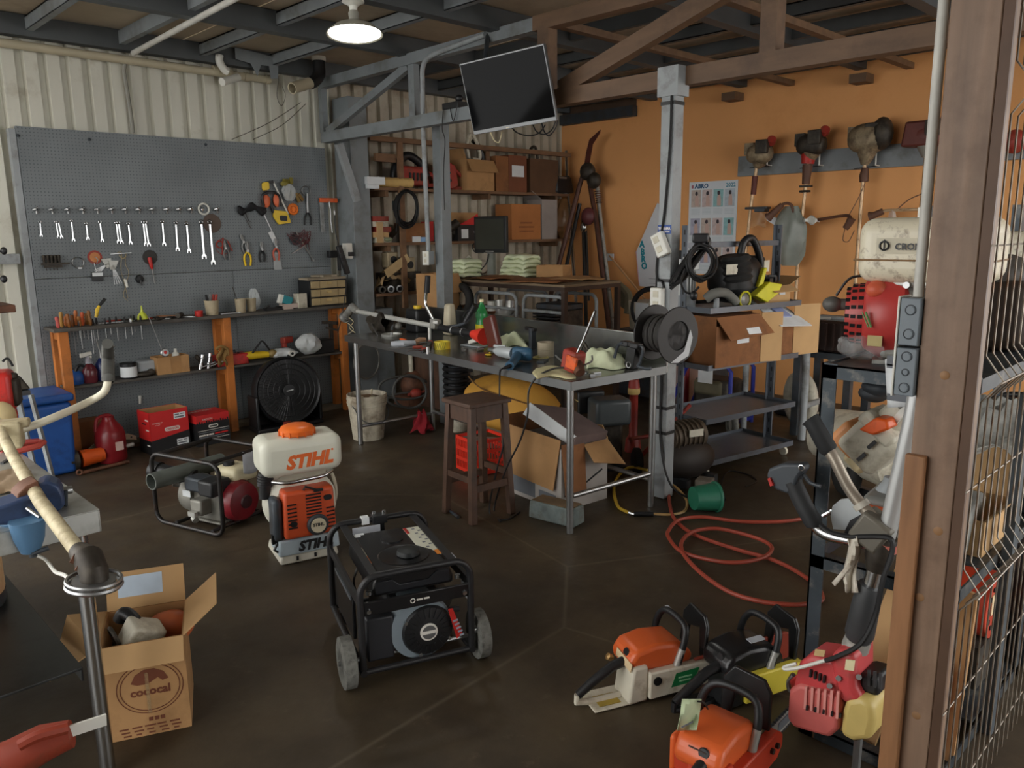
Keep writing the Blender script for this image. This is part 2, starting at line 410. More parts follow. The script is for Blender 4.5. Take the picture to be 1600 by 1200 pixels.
# =============== TOOL BOARD AND BENCH ===============
def peg_mat():
    m = M('pegboard', (98, 106, 112), .6, 0, 0); nt = m.node_tree; L = nt.links.new; b = nt.nodes['Principled BSDF']
    tc = nt.nodes.new('ShaderNodeTexCoord')
    mp = nt.nodes.new('ShaderNodeVectorMath'); mp.operation = 'MULTIPLY'; mp.inputs[1].default_value = (38, 0, 38); L(tc.outputs['Object'], mp.inputs[0])
    fr = nt.nodes.new('ShaderNodeVectorMath'); fr.operation = 'FRACTION'; L(mp.outputs[0], fr.inputs[0])
    sb = nt.nodes.new('ShaderNodeVectorMath'); sb.operation = 'SUBTRACT'; sb.inputs[1].default_value = (.5, 0, .5); L(fr.outputs[0], sb.inputs[0])
    ln = nt.nodes.new('ShaderNodeVectorMath'); ln.operation = 'LENGTH'; L(sb.outputs[0], ln.inputs[0])
    lt = nt.nodes.new('ShaderNodeMath'); lt.operation = 'LESS_THAN'; lt.inputs[1].default_value = .17; L(ln.outputs['Value'], lt.inputs[0])
    n = nt.nodes.new('ShaderNodeTexNoise'); n.inputs['Scale'].default_value = 1.6; n.inputs['Detail'].default_value = 8; L(tc.outputs['Object'], n.inputs['Vector'])
    r = nt.nodes.new('ShaderNodeValToRGB'); e = r.color_ramp.elements
    e[0].position = .3; e[0].color = lin((108, 114, 117)); e[1].position = .7; e[1].color = lin((128, 134, 137)); L(n.outputs['Fac'], r.inputs[0])
    x = nt.nodes.new('ShaderNodeMix'); x.data_type = 'RGBA'; L(lt.outputs[0], x.inputs[0]); L(r.outputs[0], x.inputs[6]); x.inputs[7].default_value = lin((86, 91, 94))
    L(x.outputs[2], b.inputs['Base Color']); return m
PEG = peg_mat(); BY = 7.115
one('pegboard', B().bx(1.705, 4.39, BY, 7.165, 1.462, 2.62), PEG, 'big upper sheet of grey perforated board carrying the hand tools', 'pegboard', flat=True)
one('pegboard', B().bx(1.705, 3.335, BY+.002, 7.165, .045, 1.457), PEG, 'lower left sheet of grey perforated board behind the bench', 'pegboard', flat=True)
one('pegboard', B().bx(3.34, 4.39, BY+.004, 7.165, .045, 1.457), PEG, 'lower right sheet of grey perforated board behind the fan', 'pegboard', flat=True)
for i, (x, y) in enumerate(((28, 212), (139, 218), (321, 226))):
    p = PY(x, y, BY); one('screw', B().lathe([(.002, 0), (.012, 0), (.014, -.006), (0, -.012)][::-1], p, (0, 1, 0), 8), DKST, ['left', 'middle', 'right'][i]+' screw head along the top edge of the tool board', 'screw', 'screws of the tool board')
ORD = ['first', 'second', 'third', 'fourth', 'fifth', 'sixth', 'seventh', 'eighth', 'ninth', 'tenth', 'eleventh', 'twelfth', 'thirteenth', 'fourteenth', 'fifteenth', 'sixteenth']
# sockets on pegs
sx = [57, 82, 106.5, 130, 153, 175, 196.5, 218, 238, 261.5, 281, 299.5, 340]
for i, x in enumerate(sx):
    p = PY(x, 324.5, BY-.03); k = 1 + (i % 4)*.12 + (i > 6)*.2
    t = thing('socket', ORD[i]+' chrome socket from the left in the peg row above the spanners', 'socket', (p.x, BY, p.z-.02), 0, 'sockets on the upper peg row')
    part('peg', B().cyl((0, 0, .02), (0, -.05, .02), .004, n=6).cyl((0, -.05, .02), (0, -.056, .03), .004, n=6), CHR, t)
    part('barrel', B().lathe([(.006, -.035), (.013*k, -.035), (.013*k, -.004), (.009*k, .0), (.005, .0), (.004, -.03)], (0.002, -.04, .012), (.55, -.8, .2), 12), CHR, t)
    part('drive_end', B().cyl((0, -.012, .004), (0, -.014, -.028), .008, n=8), STL, t)
# combination spanners
wr_ = [(62, 347, 64, 369), (87, 347, 91, 371), (111, 345, 114.5, 376), (134, 349, 137, 374), (155.6, 347, 159.5, 377), (181, 348, 185, 379), (200, 349, 203.5, 381), (223, 347, 227.5, 383), (253, 346, 256, 383), (274, 348, 277, 391), (291, 349, 295, 394), (313.7, 347, 318.5, 403), (327, 347, 332.7, 412)]
def spanner(p, q, s, lab, grp, off=0):
    Lg = (p-q).length; d = (q-p).normalized()
    t = thing('spanner', lab, 'spanner', (q.x, BY-.006, q.z), 0, grp)
    a = VV((p.x-q.x, -.012-off, p.z-q.z)); e = VV((0, -.012-off, 0)); ux = VV((d.z, 0, -d.x))
    b = B().ring(a, (0, 1, 0), .0105*s, .0045*s, 12, 6)
    b.bar(a+d*.012*s, e-d*.016*s, .011*s, .005*s, (0, 1, 0))
    part('shank', b, CHR, t)
    o = [(-.016, .002), (-.016, .012), (-.008, .024), (.008, .024), (.016, .012), (.016, .002), (.015, -.008), (.008, -.004), (.008, .006), (0, .011), (-.008, .006), (-.008, -.004), (-.015, -.008)]
    part('open_jaw', B().prism([(u*s*.9, v*s) for u, v in o], e, ux*-1, d*-1, .006*s), CHR, t)
    part('peg', B().cyl(a+VV((0, .017, .008)), a+VV((0, -.018, .008)), .003, n=6), STL, t)
for i, (x, y, u, v) in enumerate(wr_):
    p = PY(x, y, BY-.012); q = PY(u, v, BY-.012)
    spanner(p, q, .72+.05*i if i < 11 else 1.5, ORD[i]+' chrome spanner from the left in the hanging row', 'spanners hung in a row')
    if i in (1, 5, 7): spanner(p+VV((.014, 0, 0)), q+VV((.02, 0, -.004)), .72+.05*i, 'spare spanner hung behind the '+ORD[i]+' spanner from the left', 'spanners hung in a row', .012)
# rings and discs
p = PY(318.6, 326.6, BY-.02)
one('bearing_ring', B().ring((p.x, BY-.018, p.z), (0, 1, 0), .047, .009, 28, 8), WHT, 'white ring hung over a socket at the right end of the peg row', 'ring')
tt = thing('socket', 'socket hung inside the white ring near the end of the peg row', 'socket', (p.x, BY, p.z-.02))
part('barrel', B().lathe([(.006, -.035), (.02, -.035), (.02, -.004), (.012, 0)], (0, -.006, .02), (.3, -.9, .1), 12), CHR, tt)
p = PY(331, 349, BY)
one('grinding_disc', B().lathe([(.008, 0), (.082, 0), (.084, .004), (.082, .007), (.008, .007)], (p.x, BY-.001, p.z), (0, -1, 0), 32), M('disc_brown', (96, 82, 74), .9), 'round brown grinding disc hung behind the two biggest spanners', 'disc')
p = PY(148, 402, BY)
t = thing('cutting_disc', 'red and orange cutting disc hung above a black and white card', 'disc', (p.x, BY, p.z))
part('disc', B().lathe([(.01, 0), (.056, 0), (.056, .004), (.01, .004)], (0, 0, 0), (0, -1, 0), 28), OLDR, t)
part('paper_label', B().lathe([(.008, .0045), (.04, .0045), (.04, .006), (.008, .006)], (0, 0, 0), (0, -1, 0), 24), M('kraft_label', (198, 132, 84), .8), t)
part('hook', B().sp([(0, -.004, 0), (0, -.03, 0), (.01, -.034, -.02), (.004, -.02, -.05)], .004), STL, t)
p = PY(152, 432, BY-.012)
t = thing('tool_card', 'small black boxed blade with a white label hung under the cutting disc', 'packet', (p.x, BY, p.z))
part('case', B().box((0, -.014, 0), (.085, .02, .075)), BLACK, t, bev=.003)
part('white_label', B().box((0, -.026, .018), (.08, .003, .028)), PAP, t)
part('hanging_wire', B().sp([(0, -.014, .037), (-.006, -.012, .07), (-.01, -.006, .11)], .003, 5), STL, t)
p = PY(234, 402, BY)
one('grinding_disc', B().lathe([(.008, 0), (.06, 0), (.062, .004), (.06, .007), (.008, .007)], (p.x, BY-.001, p.z), (0, -1, 0), 32), M('disc_dark', (62, 60, 58), .9), 'dark round disc hung behind the red handled scraper', 'disc')
p = PY(235, 402, BY); q = PY(238, 443, BY)
t = thing('scraper', 'red handled screwdriver hanging down in front of the dark disc', 'screwdriver', (q.x, BY-.02, q.z))
h = p.z-q.z
part('handle', B().tube([(-.01, 0, h), (-.008, 0, h-.02), (0, 0, h-.08), (.004, 0, h-.1)], [.014, .018, .014, .009], 10), REDP, t)
part('blade', B().tube([(.004, 0, h-.1), (.012, 0, .0)], [.006, .004], 8), STL, t)
p = PY(218, 436, BY)
t = thing('rubber_plug', 'small round black plug on a stem hung below the dark disc', 'plug', (p.x, BY-.002, p.z))
part('dome', B().lathe([(.0, -.03), (.028, -.022), (.036, 0)], (0, 0, 0), (0, 1, 0), 20), BLACK, t)
part('stem', B().cyl((0, -.022, -.01), (.002, -.026, -.055), .008, n=8), BLACK, t)
# hex key rack
p = PY(85, 410, BY)
t = thing('bit_rack', 'dark rusty rack of short bits hung at the left of the tool board', 'rack', (p.x, BY-.02, p.z))
part('rail', B().box((0, -.004, -.01), (.2, .03, .014)).box((-.02, -.012, -.03), (.13, .012, .02)), GRIME, t)
for i in range(5): part('bit', B().lathe([(.009, -.015), (.01, .03), (.012, .034), (.0125, .056), (.008, .06)], (-.078+i*.027, -.004, 0), (0, 0, 1), 8), GRIME, t)
for i in range(4): part('shaft', B().cyl((-.07+i*.026, -.004, -.02), (-.068+i*.026, -.004, -.062), .003, n=6), GRIME, t)
p = PY(122, 410, BY-.01)
one('hose_clamp', B().ring(p, (0, 1, 0), .043, .004, 24, 6).box(p+VV((.008, -.002, -.046)), (.03, .012, .012)), STL, 'steel hose clamp ring hung left of the cutting disc', 'clamp')
# feeler gauge fans
for k, (x, y, ln, sg, lb) in enumerate(((168, 412, 26, -1, 'fan of thin feeler gauges spread leftwards on the tool board'), (176, 415, 34, 1, 'fan of thin feeler gauges spread rightwards on the tool board'))):
    p = PY(x, y, BY-.012-.01*k)
    t = thing('feeler_gauge', lb, 'gauge', (p.x, p.y, p.z))
    part('holder', B().prism([(-.05, .04), (.03, .045), (.022, -.03), (-.012, -.036)], (0, 0, 0), (sg*-1, 0, 0), (0, 0, 1), .014), ALU, t)
    b = B()
    for j in range(4):
        a = R_(-112+sg*(22+j*7)); b.bar((0, -.002*j, 0), (math.cos(a)*.0042*ln*1.1, -.002*j, math.sin(a)*.0042*ln*1.1), .006, .002, (0, 1, 0))
    part('blade', b, STL, t)
p = PY(192, 402, BY-.01); z0 = PY(200, 470, BY).z
t = thing('plumb_line', 'hanging cord loops with a white weight in the middle of the tool board', 'cord', (p.x, p.y, z0))
def W(x, y, o=.02): v = PY(x, y, BY-o); return VV((v.x, v.y, v.z))
SIS = M('cord_sisal', (150, 138, 110), .9)
part('cord', B().sp([W(180, 397), W(190, 395), W(189, 420), W(194, 440), W(200, 466)], .003, 5).sp([W(197, 396), W(196, 412), W(201, 425), W(197, 445), W(193, 462), W(200, 470)], .003, 5).sp([W(186, 398), W(192, 404), W(197, 400)], .006, 5), SIS, t, True)
part('weight', B().tube([W(194, 436), W(196, 438), W(199, 449)], [.009, .013, .01], 10), WHT, t, True)
part('bar_hook', B().bar(W(172, 397), W(205, 395), .012, .006), STL, t, True)
# pliers
def pliers(x, y, s, col, lab, rz=0):
    p = PY(x, y, BY-.02)
    t = thing('pliers', lab, 'pliers', (p.x, p.y, p.z), 0, None)
    c, n = math.cos(rz), math.sin(rz)
    def T(u, v, o=0): return (s*(u*c-v*n), -o, s*(u*n+v*c))
    part('jaws', B().tube([T(-.004, .07), T(-.008, .04), T(0, .0)], [.004*s, .01*s, .011*s], 8).tube([T(.004, .07), T(.008, .04), T(0, 0)], [.004*s, .01*s, .011*s], 8).cyl(T(0, 0, -.01), T(0, 0, .014), .01*s, n=10), STL, t)
    for g in (-1, 1): part('handle', B().sp([T(0, -.005), T(g*.022, -.035), T(g*.026, -.07), T(g*.018, -.11)], .008*s, 8), col, t)
    return t
pliers(352, 388, .95, STL, 'chrome pliers in the tangle right of the biggest spanner', .12)
p = PY(345, 382, BY-.012)
one('key_ring', B().ring(p+VV((.02, 0, -.02)), (0, 1, 0), .07, .002, 30, 5).ring(p+VV((-.01, 0, .0)), (0, 1, 0), .03, .006, 18, 6).bar(p+VV((.06, -.01, .03)), p+VV((.1, -.012, -.06)), .008, .008).bar(p+VV((.02, -.012, .06)), p+VV((.0, -.014, -.09)), .01, .008), OLDR, 'rusty key ring and wire loop hung around the chrome pliers', 'ring')
pliers(386, 392, 1.25, YEL, 'yellow handled pliers hung in the middle of the board')
pliers(380, 378, 1.0, STL, 'bare steel pliers hung just left of the yellow pliers', .25)
pliers(409, 390, 1.05, BLACK, 'black handled pliers right of the yellow pliers')
pliers(431, 386, 1.15, M('faded_red_grip', (176, 84, 66), .5), 'faded red pliers hung over the clear plastic strip')
p = PY(433, 408, BY-.012)
t = thing('plastic_strip', 'long clear plastic strip hung below the faded red pliers', 'strip', (p.x, BY, p.z-.08))
part('film', B().prism([(-.035, .14), (.03, .14), (.048, -.02), (-.035, -.02)], (0, -.008, .02), (1, 0, 0), (0, 0, 1), .004), BAG, t)
part('rim', B().tube([(-.035, -.008, .16), (-.035, -.008, 0), (.048, -.008, 0), (.03, -.008, .16)], .003, 5), STL, t)
p = PY(440, 364, BY-.008)
one('steel_ruler', B().bar(PY(410, 330, BY-.008), PY(427, 366, BY-.008), .01, .003, (0, 1, 0)).bar(PY(422, 362, BY-.01), PY(431, 380, BY-.01), .05, .004, (0, 1, 0)), STL, 'slanting steel rule with a square end behind the black pliers', 'ruler')
# dark rag hung and wires
def Q(u, v):
    p = PY(372+u*44, 322+v*9+4*math.sin(u*9), BY-.02-.03*math.sin(v*3.1)); p.z += .012*math.sin(u*17+v*3); return p
one('hanging_rag', B().grid(Q, 14, 4), M('black_rag', (38, 38, 40), .95), 'crumpled black rag strap stretched between pegs left of the hacksaw', 'rag', solid=.012)
one('wire_hook', B().sp([W(378, 330), W(384, 342), W(393, 358)], .003, 5).sp([W(384, 332), W(388, 344), W(392, 346)], .003, 5), GRIME, 'thin dark wire ends hanging under the black rag', 'wire')
# hacksaw
p = PY(432, 345, BY-.03)
t = thing('hacksaw', 'yellow hacksaw hung upside down near the top right of the board', 'saw', (p.x, p.y, p.z))
part('handle', B().prism([(u*.0072, -v*.0072) for u, v in ((-4, -15), (15, -13), (19, -1), (19, 2), (2, 4), (-5, -6))], PY(433, 346, BY-.03), (1, 0, 0), (0, 0, 1), .025), YEL, t, True, bev=.004)
part('hand_hole', B().prism(rrect(.075, .05, .015), PY(443, 341, BY-.045), (1, 0, -.05), (0, 0, 1), .01), BLACK, t, True)
part('front_grip', B().prism(rrect(.07, .075, .02), PY(415, 291, BY-.03), (1, 0, .15), (0, 0, 1), .022), YEL, t, True, bev=.004)
part('frame', B().bar(PY(413, 295, BY-.03), PY(428, 332, BY-.03), .024, .016, (0, 1, 0)).bar(PY(414, 287, BY-.03), PY(427, 284, BY-.03), .03, .016, (0, 1, 0), 0), BLACK, t, True)
part('blade', B().bar(PY(427, 284, BY-.03), PY(450, 334, BY-.03), .014, .004, (0, 1, 0)), WHT, t, True)
t = thing('ear_muffs', 'orange and black ear muffs hung behind the hacksaw', 'ear muffs', PY(424, 318, BY-.05))
for x, y in ((416, 314), (433, 313)): part('ear_cup', B().ell(PY(x, y, BY-.025), (.085, .05, .125), None, 16, 10), M('muff_orange', (224, 112, 72), .5), t, True)
part('band', B().sp([PY(412, 322, BY-.04), PY(410, 305, BY-.05), PY(424, 300, BY-.06), PY(436, 306, BY-.05), PY(437, 322, BY-.04)], .012, 8), BLACK, t, True)
p = PY(457, 327, BY)
t = thing('line_spool', 'round orange trimmer line spool hung right of the hacksaw', 'spool', (p.x, BY, p.z))
part('rim', B().lathe([(.015, 0), (.055, 0), (.056, .012), (.05, .016), (.046, .01), (.02, .01), (.018, .022), (.006, .022)], (0, -.003, 0), (0, -1, 0), 28), M('spool_orange', (238, 126, 34), .4), t)
part('hub', B().ring((0, -.018, 0), (0, 1, 0), .03, .003, 20, 5), M('spool_dark', (186, 82, 20), .5), t)
def bagm(p, d, lab, mat=None, seed=1, cat='bag', name='plastic_bag', e=1.):
    rr = random.Random(seed); ph = [rr.uniform(0, 6) for _ in range(6)]
    def fn(u, v):
        a = u*2*math.pi; z = v; rad = math.sin(math.pi*(.08+.86*v))**.6*(1+.13*math.sin(3*a+ph[0]+4*v)+.1*math.sin(7*a+ph[1]-5*v)+.06*math.sin(11*a+9*v+ph[2]))
        return (p[0]+d[0]/2*rad*math.cos(a), p[1]+d[1]/2*rad*math.sin(a), p[2]+d[2]*z)
    return one(name, B().grid(fn, 26, 12), mat or BAG, lab, cat)
p = PY(452, 312, BY-.05); bagm((p.x, p.y, p.z-.01), (.13, .07, .16), 'clear bag of coiled line hung above the orange spool', None, 3)
p = PY(452, 306, BY-.05)
one('coiled_wire', B().ring(p+VV((0, 0, .01)), (0, 1, .2), .035, .004, 20, 5).ring(p+VV((.006, 0, .006)), (.1, 1, 0), .028, .004, 20, 5), M('pale_line', (190, 170, 140), .5), 'coil of pale line inside the hung clear bag', 'coil')
p = PY(449, 284, BY-.03)
one('tool_holster', B().box(p, (.09, .03, .05), R_(10)).ell(p+VV((-.03, -.01, -.02)), (.1, .05, .06)).box(p+VV((.03, -.02, .01)), (.03, .02, .06)), M('olive', (122, 112, 40), .6), 'dark and yellow holster hung at the very top of the tool board', 'holster')
p = PY(466, 310, BY-.03)
one('hinge_bracket', B().bar(p+VV((-.02, 0, .05)), p+VV((.0, -.01, -.04)), .03, .012, (0, 1, 0)).bar(p+VV((.0, -.01, .04)), p+VV((.05, 0, -.02)), .03, .01, (0, 1, 0)), M('brass', (140, 116, 70), .4, .6), 'brassy hinge bracket hung right of the clear bag', 'bracket')
t = thing('tin_snips', 'long black and steel snips hung right of the orange spool', 'snips', PY(481, 330, BY-.02))
part('blades', B().tube([W(480, 302), W(480, 318), W(481, 332)], [.012, .014, .014], 8).ring(W(478, 298), (0, 1, 0), .045, .006, 20, 6), STL, t, True)
for u in (-1, 1): part('handle', B().sp([W(481, 331), W(481+u*4.5, 340), W(481+u*5, 352)], .008, 6), BLACK, t, True)
# tangle of dark red wire brush / cable
t = thing('wire_bundle', 'tangled dark red cables with steel clips hung at the lower right of the board', 'cable', PY(470, 380, BY-.03))
b = B(); rr = random.Random(5)
for i in range(9):
    b.sp([W(452+rr.uniform(-4, 6), 366+rr.uniform(-4, 4), .02), W(468+rr.uniform(-8, 8), 376+rr.uniform(-10, 8), .05), W(480+rr.uniform(-6, 8), 366+rr.uniform(-8, 10), .05), W(474+rr.uniform(-8, 10), 388+rr.uniform(-8, 4), .03)], .0035, 5)
part('cables', b, M('maroon', (92, 44, 46), .5), t, True)
part('clips', B().bar(W(462, 362, .04), W(488, 405, .03), .014, .008).bar(W(456, 396, .03), W(477, 383, .03), .014, .008).box(W(489, 407, .03), (.02, .02, .02)), STL, t, True)
part('mesh_bag', B().ell(W(461, 374, .02), (.13, .03, .12)), M('net', (78, 84, 90), .7, alpha=.55), t, True)
# orange-headed strap squares at right end
p = PY(513, 313, BY-.03)
t = thing('sash_clamp', 'orange topped hanger with two long steel straps at the right end of the board', 'hanger', (p.x, p.y, p.z))
part('head', B().box((0, 0, 0), (.2, .03, .045)), ORA, t, bev=.004)
part('strap', B().box((-.075, .008, -.16), (.045, .005, .3)), GST2, t)
part('strap', B().tube([(.0, -.01, -.01), (.012, -.012, -.1), (.008, -.012, -.2), (.02, -.012, -.32)], .007, 6), STL, t)
# power strip, outlet, cable
t = thing('power_strip', 'black power strip hanging askew beside the wall outlet', 'power strip', PY(536, 408, 6.8))
part('body', B().bar(PY(529, 384, 6.8), PY(543, 428, 6.79), .055, .04, (0, 1, 0)), BLACK, t, True, bev=.008)
for a, c in (((532, 396), (534, 402)), ((536, 408), (538, 414))): part('socket', B().bar(PY(*a, 6.775), PY(*c, 6.775), .03, .01, (0, 1, 0)), M('socket_dark', (52, 52, 54), .6), t, True)
part('cord', B().sp([PY(529, 384, 6.8), PY(524, 360, 6.83), PY(523, 335, 6.85)], .006, 6), CAB, t, True)
part('cord', B().sp([PY(543, 429, 6.8), PY(540, 455, 6.8), PY(535, 490, 6.8), PY(528, 520, 6.82)], .005, 6), CAB, t, True)
part('plug', B().cyl(PY(523, 336, 6.85), PY(522.5, 329, 6.85), .009, n=8), STL, t, True)
p = PY(543, 392, 6.84)
t = thing('outlet_box', 'white outlet box with a black plug on the column beside the tool board', 'outlet', (p.x, p.y, p.z-.08))
part('box', B().box((0, 0, .08), (.08, .06, .15)), WHT, t, bev=.004)
part('plug', B().box((.01, -.045, .05), (.05, .035, .04)), BLACK, t, bev=.004)
p = PY(521, 397, 7.0)
one('wall_charger', B().box(p, (.12, .06, .07)).box(p+VV((.05, -.02, -.09)), (.03, .03, .15)), BLACK, 'black charger block on the wall left of the power strip', 'charger', bev=.004)
# =============== BENCH ===============
BO = M('bench_orange', (196, 116, 48), .6, 0, .1, 4, ((108, 70, 40), .4, 3), .05)
BTOP = M('bench_board', (86, 82, 76), .7, 0, .2, 5, ((52, 48, 44), .5, 3))
bx0, bx1, by0, by1, bz, bz2 = 1.72, 4.36, 6.84, 7.1, 1.055, .59
t = thing('bench', 'long orange framed bench with two grey boards under the tool board', 'bench', ((bx0+bx1)/2, 6.97, 0))
part('top_board', B().bx(bx0, bx1+.03, by0-.01, by1, bz, bz+.028), BTOP, t, True, bev=.003)
part('shelf_board', B().bx(bx0+.05, bx1, by0+.02, by1, bz2, bz2+.022), BTOP, t, True, bev=.003)
for x in (1.79, 3.12, 4.34):
    for y in (by0+.035, by1-.04):
        part('leg', B().bx(x-.035, x+.035, y-.028, y+.028, 0.002 if y < 7 else .036, bz-.001), BO, t, True, bev=.003)
    part('cross_rail', B().bx(x-.022, x+.022, by0+.064, by1-.07, bz-.07, bz-.001), BO, t, True)
    part('cross_rail', B().bx(x-.022, x+.022, by0+.064, by1-.07, bz2-.06, bz2-.001), BO, t, True)
TOPZ = bz+.028; SHZ = bz2+.022
def onb(x, y=6.95, z=None, yp=None):   # a point of the bench top below a photo column
    p = PY(x, 480, y); return VV((p.x, y, TOPZ if z is None else z))
# screwdrivers standing in holes along the front/back, blades below the top
sdc = [((196, 90, 84), 90), ((176, 132, 66), 96), ((150, 84, 42), 102), ((146, 88, 40), 107), ((120, 72, 36), 113), ((190, 110, 60), 118), ((150, 96, 44), 124), ((196, 90, 50), 129), ((140, 92, 40), 135), ((128, 84, 44), 141)]
for i, (c, x) in enumerate(sdc):
    y = 6.885+.05*(i % 3); p = PY(x, 500, y); hh = (.09, .12, .08, .105)[i % 4]; bl = (.11, .15, .07, .09, .2)[i % 5]
    t = thing('screwdriver', ORD[i]+' screwdriver from the left standing in the front edge of the bench top', 'screwdriver', (p.x, y, TOPZ), 0, 'screwdrivers standing in the bench top')
    part('handle', B().lathe([(.008, .0), (.014, .01), (.015, hh*.5), (.011, hh*.62), (.016, hh*.8), (.012, hh), (0, hh+.003)], (0, 0, .001), (.06*(i % 3-1), 0, 1), 8), M('grip_%d' % i, c, .35), t)
    part('blade', B().cyl((0, 0, 0), (0, 0, -.028-bl), .0035, n=6), STL, t)
for i, x in enumerate((123, 145, 151, 164, 172, 182, 195, 205, 210, 220)):
    y = 6.88+.04*(i % 3); p = PY(x, 505, y)
    t = thing('screwdriver', 'thin screwdriver whose blade pokes below the bench top, '+ORD[i]+' right of the handles', 'screwdriver', (p.x, y, TOPZ), 0, 'thin screwdrivers through the bench top')
    part('blade', B().cyl((0, 0, .012), (0, 0, -.09-.06*((i*7) % 4)/3), .003, n=6), STL, t)
    part('handle', B().lathe([(.007, .0), (.01, .02), (.006, .05)], (0, 0, .001), (0, 0, 1), 8), BLACK, t)
t = thing('screwdriver', 'yellow and black screwdriver leaning far out above the others', 'screwdriver', (PY(150, 495, 6.93).x, 6.93, TOPZ))
part('handle', B().tube([PY(150, 496, 6.93), PY(152, 484, 6.935), PY(155, 478, 6.94)], [.012, .016, .01], 8), YEL, t, True)
part('blade', B().tube([PY(155, 478, 6.94), PY(164, 467, 6.95)], [.012, .014], 8), BLACK, t, True)
# funnel
p = onb(221, 6.93)
t = thing('funnel', 'small lime green funnel upside down on the bench top', 'funnel', (p.x, p.y, TOPZ+.012))
part('cone', B().lathe([(.042, 0), (.044, .012), (.036, .035), (.015, .06)], (0, 0, 0), (0, 0, 1), 24), M('lime', (196, 206, 70), .35), t)
part('spout', B().lathe([(.015, .058), (.009, .08), (.005, .115)], (0, 0, 0), (0, 0, 1), 16), M('lime', (196, 206, 70), .35), t)
one('tool_tray', B().bx(p.x-.06, p.x+.06, p.y-.05, p.y+.05, TOPZ, TOPZ+.011), GRIME, 'flat greasy plate under the lime green funnel', 'plate')
# loose tools on bench top: a scatter of small named things
def scatter(y0, z, xs, kinds, where):
    rr = random.Random(11)
    for i, x in enumerate(xs):
        k = kinds[i % len(kinds)]; y = y0+rr.uniform(-.05, .07); p = PY(x, 490, y); a = rr.uniform(-1.2, 1.2)
        c = VV((p.x, y, z)); d = VV((math.cos(a), .5*math.sin(a), 0)).normalized(); s_ = d.cross(VV((0, 0, 1)))
        if k == 'wrench':
            one('loose_spanner', B().bar(c-d*.07+VV((0, 0, .006)), c+d*.07+VV((0, 0, .006)), .012, .01).ring(c+d*.08+VV((0, 0, .006)), (0, 0, 1), .012, .005, 12, 5).ring(c-d*.08+VV((0, 0, .006)), (0, 0, 1), .012, .005, 12, 5), STL, 'loose spanner lying on the %s, %s tool from the left' % (where, ORD[i]), 'spanner')
        elif k == 'pliers':
            t = thing('loose_pliers', 'dark pliers lying on the %s, %s tool from the left' % (where, ORD[i]), 'pliers', c)
            part('jaws', B().bar(d*.01+VV((0, 0, .012)), d*.07+VV((0, 0, .012)), .022, .018), GRIME, t)
            for g in (-1, 1): part('handle', B().sp([d*.01+VV((0, 0, .012)), -d*.04+s_*.02*g+VV((0, 0, .012)), -d*.1+s_*.016*g+VV((0, 0, .012))], .008, 6), (GRIME, OLDR, BLACK)[i % 3], t)
        elif k == 'mallet':
            t = thing('hammer', 'small hammer lying on the %s, %s tool from the left' % (where, ORD[i]), 'hammer', c)
            part('head', B().cyl(d*.08-s_*.04+VV((0, 0, .024)), d*.08+s_*.04+VV((0, 0, .024)), .022, n=12), GRIME, t)
            part('handle', B().tube([d*.08+VV((0, 0, .02)), -d*.12+VV((0, 0, .012))], [.009, .011], 8), WOOD, t)
        else:
            one('socket_bit', B().lathe([(.008, 0), (.017, 0), (.017, .03), (.012, .034), (.009, .03)], c, (0, 0, 1), 12), CHR, 'chrome socket standing on the %s, %s tool from the left' % (where, ORD[i]), 'socket')
scatter(6.93, TOPZ, [170, 186, 192, 203, 236, 247, 256, 266, 273, 280, 290, 298, 304, 361, 417], ['wrench', 'pliers', 'wrench', 'socket', 'pliers', 'wrench', 'pliers', 'mallet', 'pliers', 'wrench', 'wrench'], 'bench top')
t = thing('dipstick', 'thin long steel rod leaning from the bench top down to a round cap', 'rod', PY(257, 552, 6.9))
part('rod', B().cyl(PY(233, 496, 6.83), PY(253, 547, 6.82), .0035, n=6), STL, t, True)
part('cap', B().lathe([(.034, -.008), (.037, 0), (.03, .01), (0, .011)], PY(257.5, 551, 6.82), (.1, -1, .2), 20), STL, t, True)
part('red_centre', B().lathe([(.014, .0115), (.012, .014), (0, .015)], PY(257.5, 551, 6.82), (.1, -1, .2), 14), REDP, t, True)
# cups
CUP = M('cup_beige', (176, 162, 134), .6, 0, .08, 12, ((120, 100, 74), .3, 9))
for x, y, r, h, lb in ((331, 6.93, .062, .13, 'beige cup of screwdrivers on the bench top, left of the other two'), (376, 6.92, .05, .125, 'beige cup on the bench top with a thin rod leaning in it'), (393, 6.97, .045, .12, 'beige cup on the bench top in front of a clear bag')):
    p = onb(x, y); t = thing('cup', lb, 'cup', p)
    part('body', B().lathe([(r*.84, 0), (r, h), (r*1.04, h), (r*1.04, h-.006), (r*.95, h-.006), (r*.8, .006), (0, .006)], (0, 0, .001), (0, 0, 1), 24), CUP, t)
    if x == 331:
        for j, (dx, dy, cc) in enumerate(((-.03, 0, BLACK), (.02, .01, OLDR), (.03, -.02, OLDR), (-.0, .02, STL))):
            tag_ = thing('screwdriver', ('black', 'tilted red', 'short red', 'steel')[j]+' screwdriver standing in the beige cup on the bench', 'screwdriver', p+VV((dx*.6, dy, .012)))
            part('handle', B().tube([(dx*.3, 0, .09), (dx*.5, 0, .115), (dx*.9, 0, .17)], [.009, .013, .011], 8), cc, tag_)
            part('blade', B().cyl((0, 0, 0), (dx*.3, 0, .09), .0035, n=6), STL, tag_)
    if x == 376: one('thin_rod', B().cyl(p+VV((-.0, 0, .02)), PY(363, 448, 6.98), .003, n=6), GRIME, 'thin dark rod leaning out of the second beige cup', 'rod')
p = onb(398, 7.02); bagm((p.x, p.y, TOPZ+.005), (.1, .09, .2), 'clear bag standing behind the beige cups', None, 8)
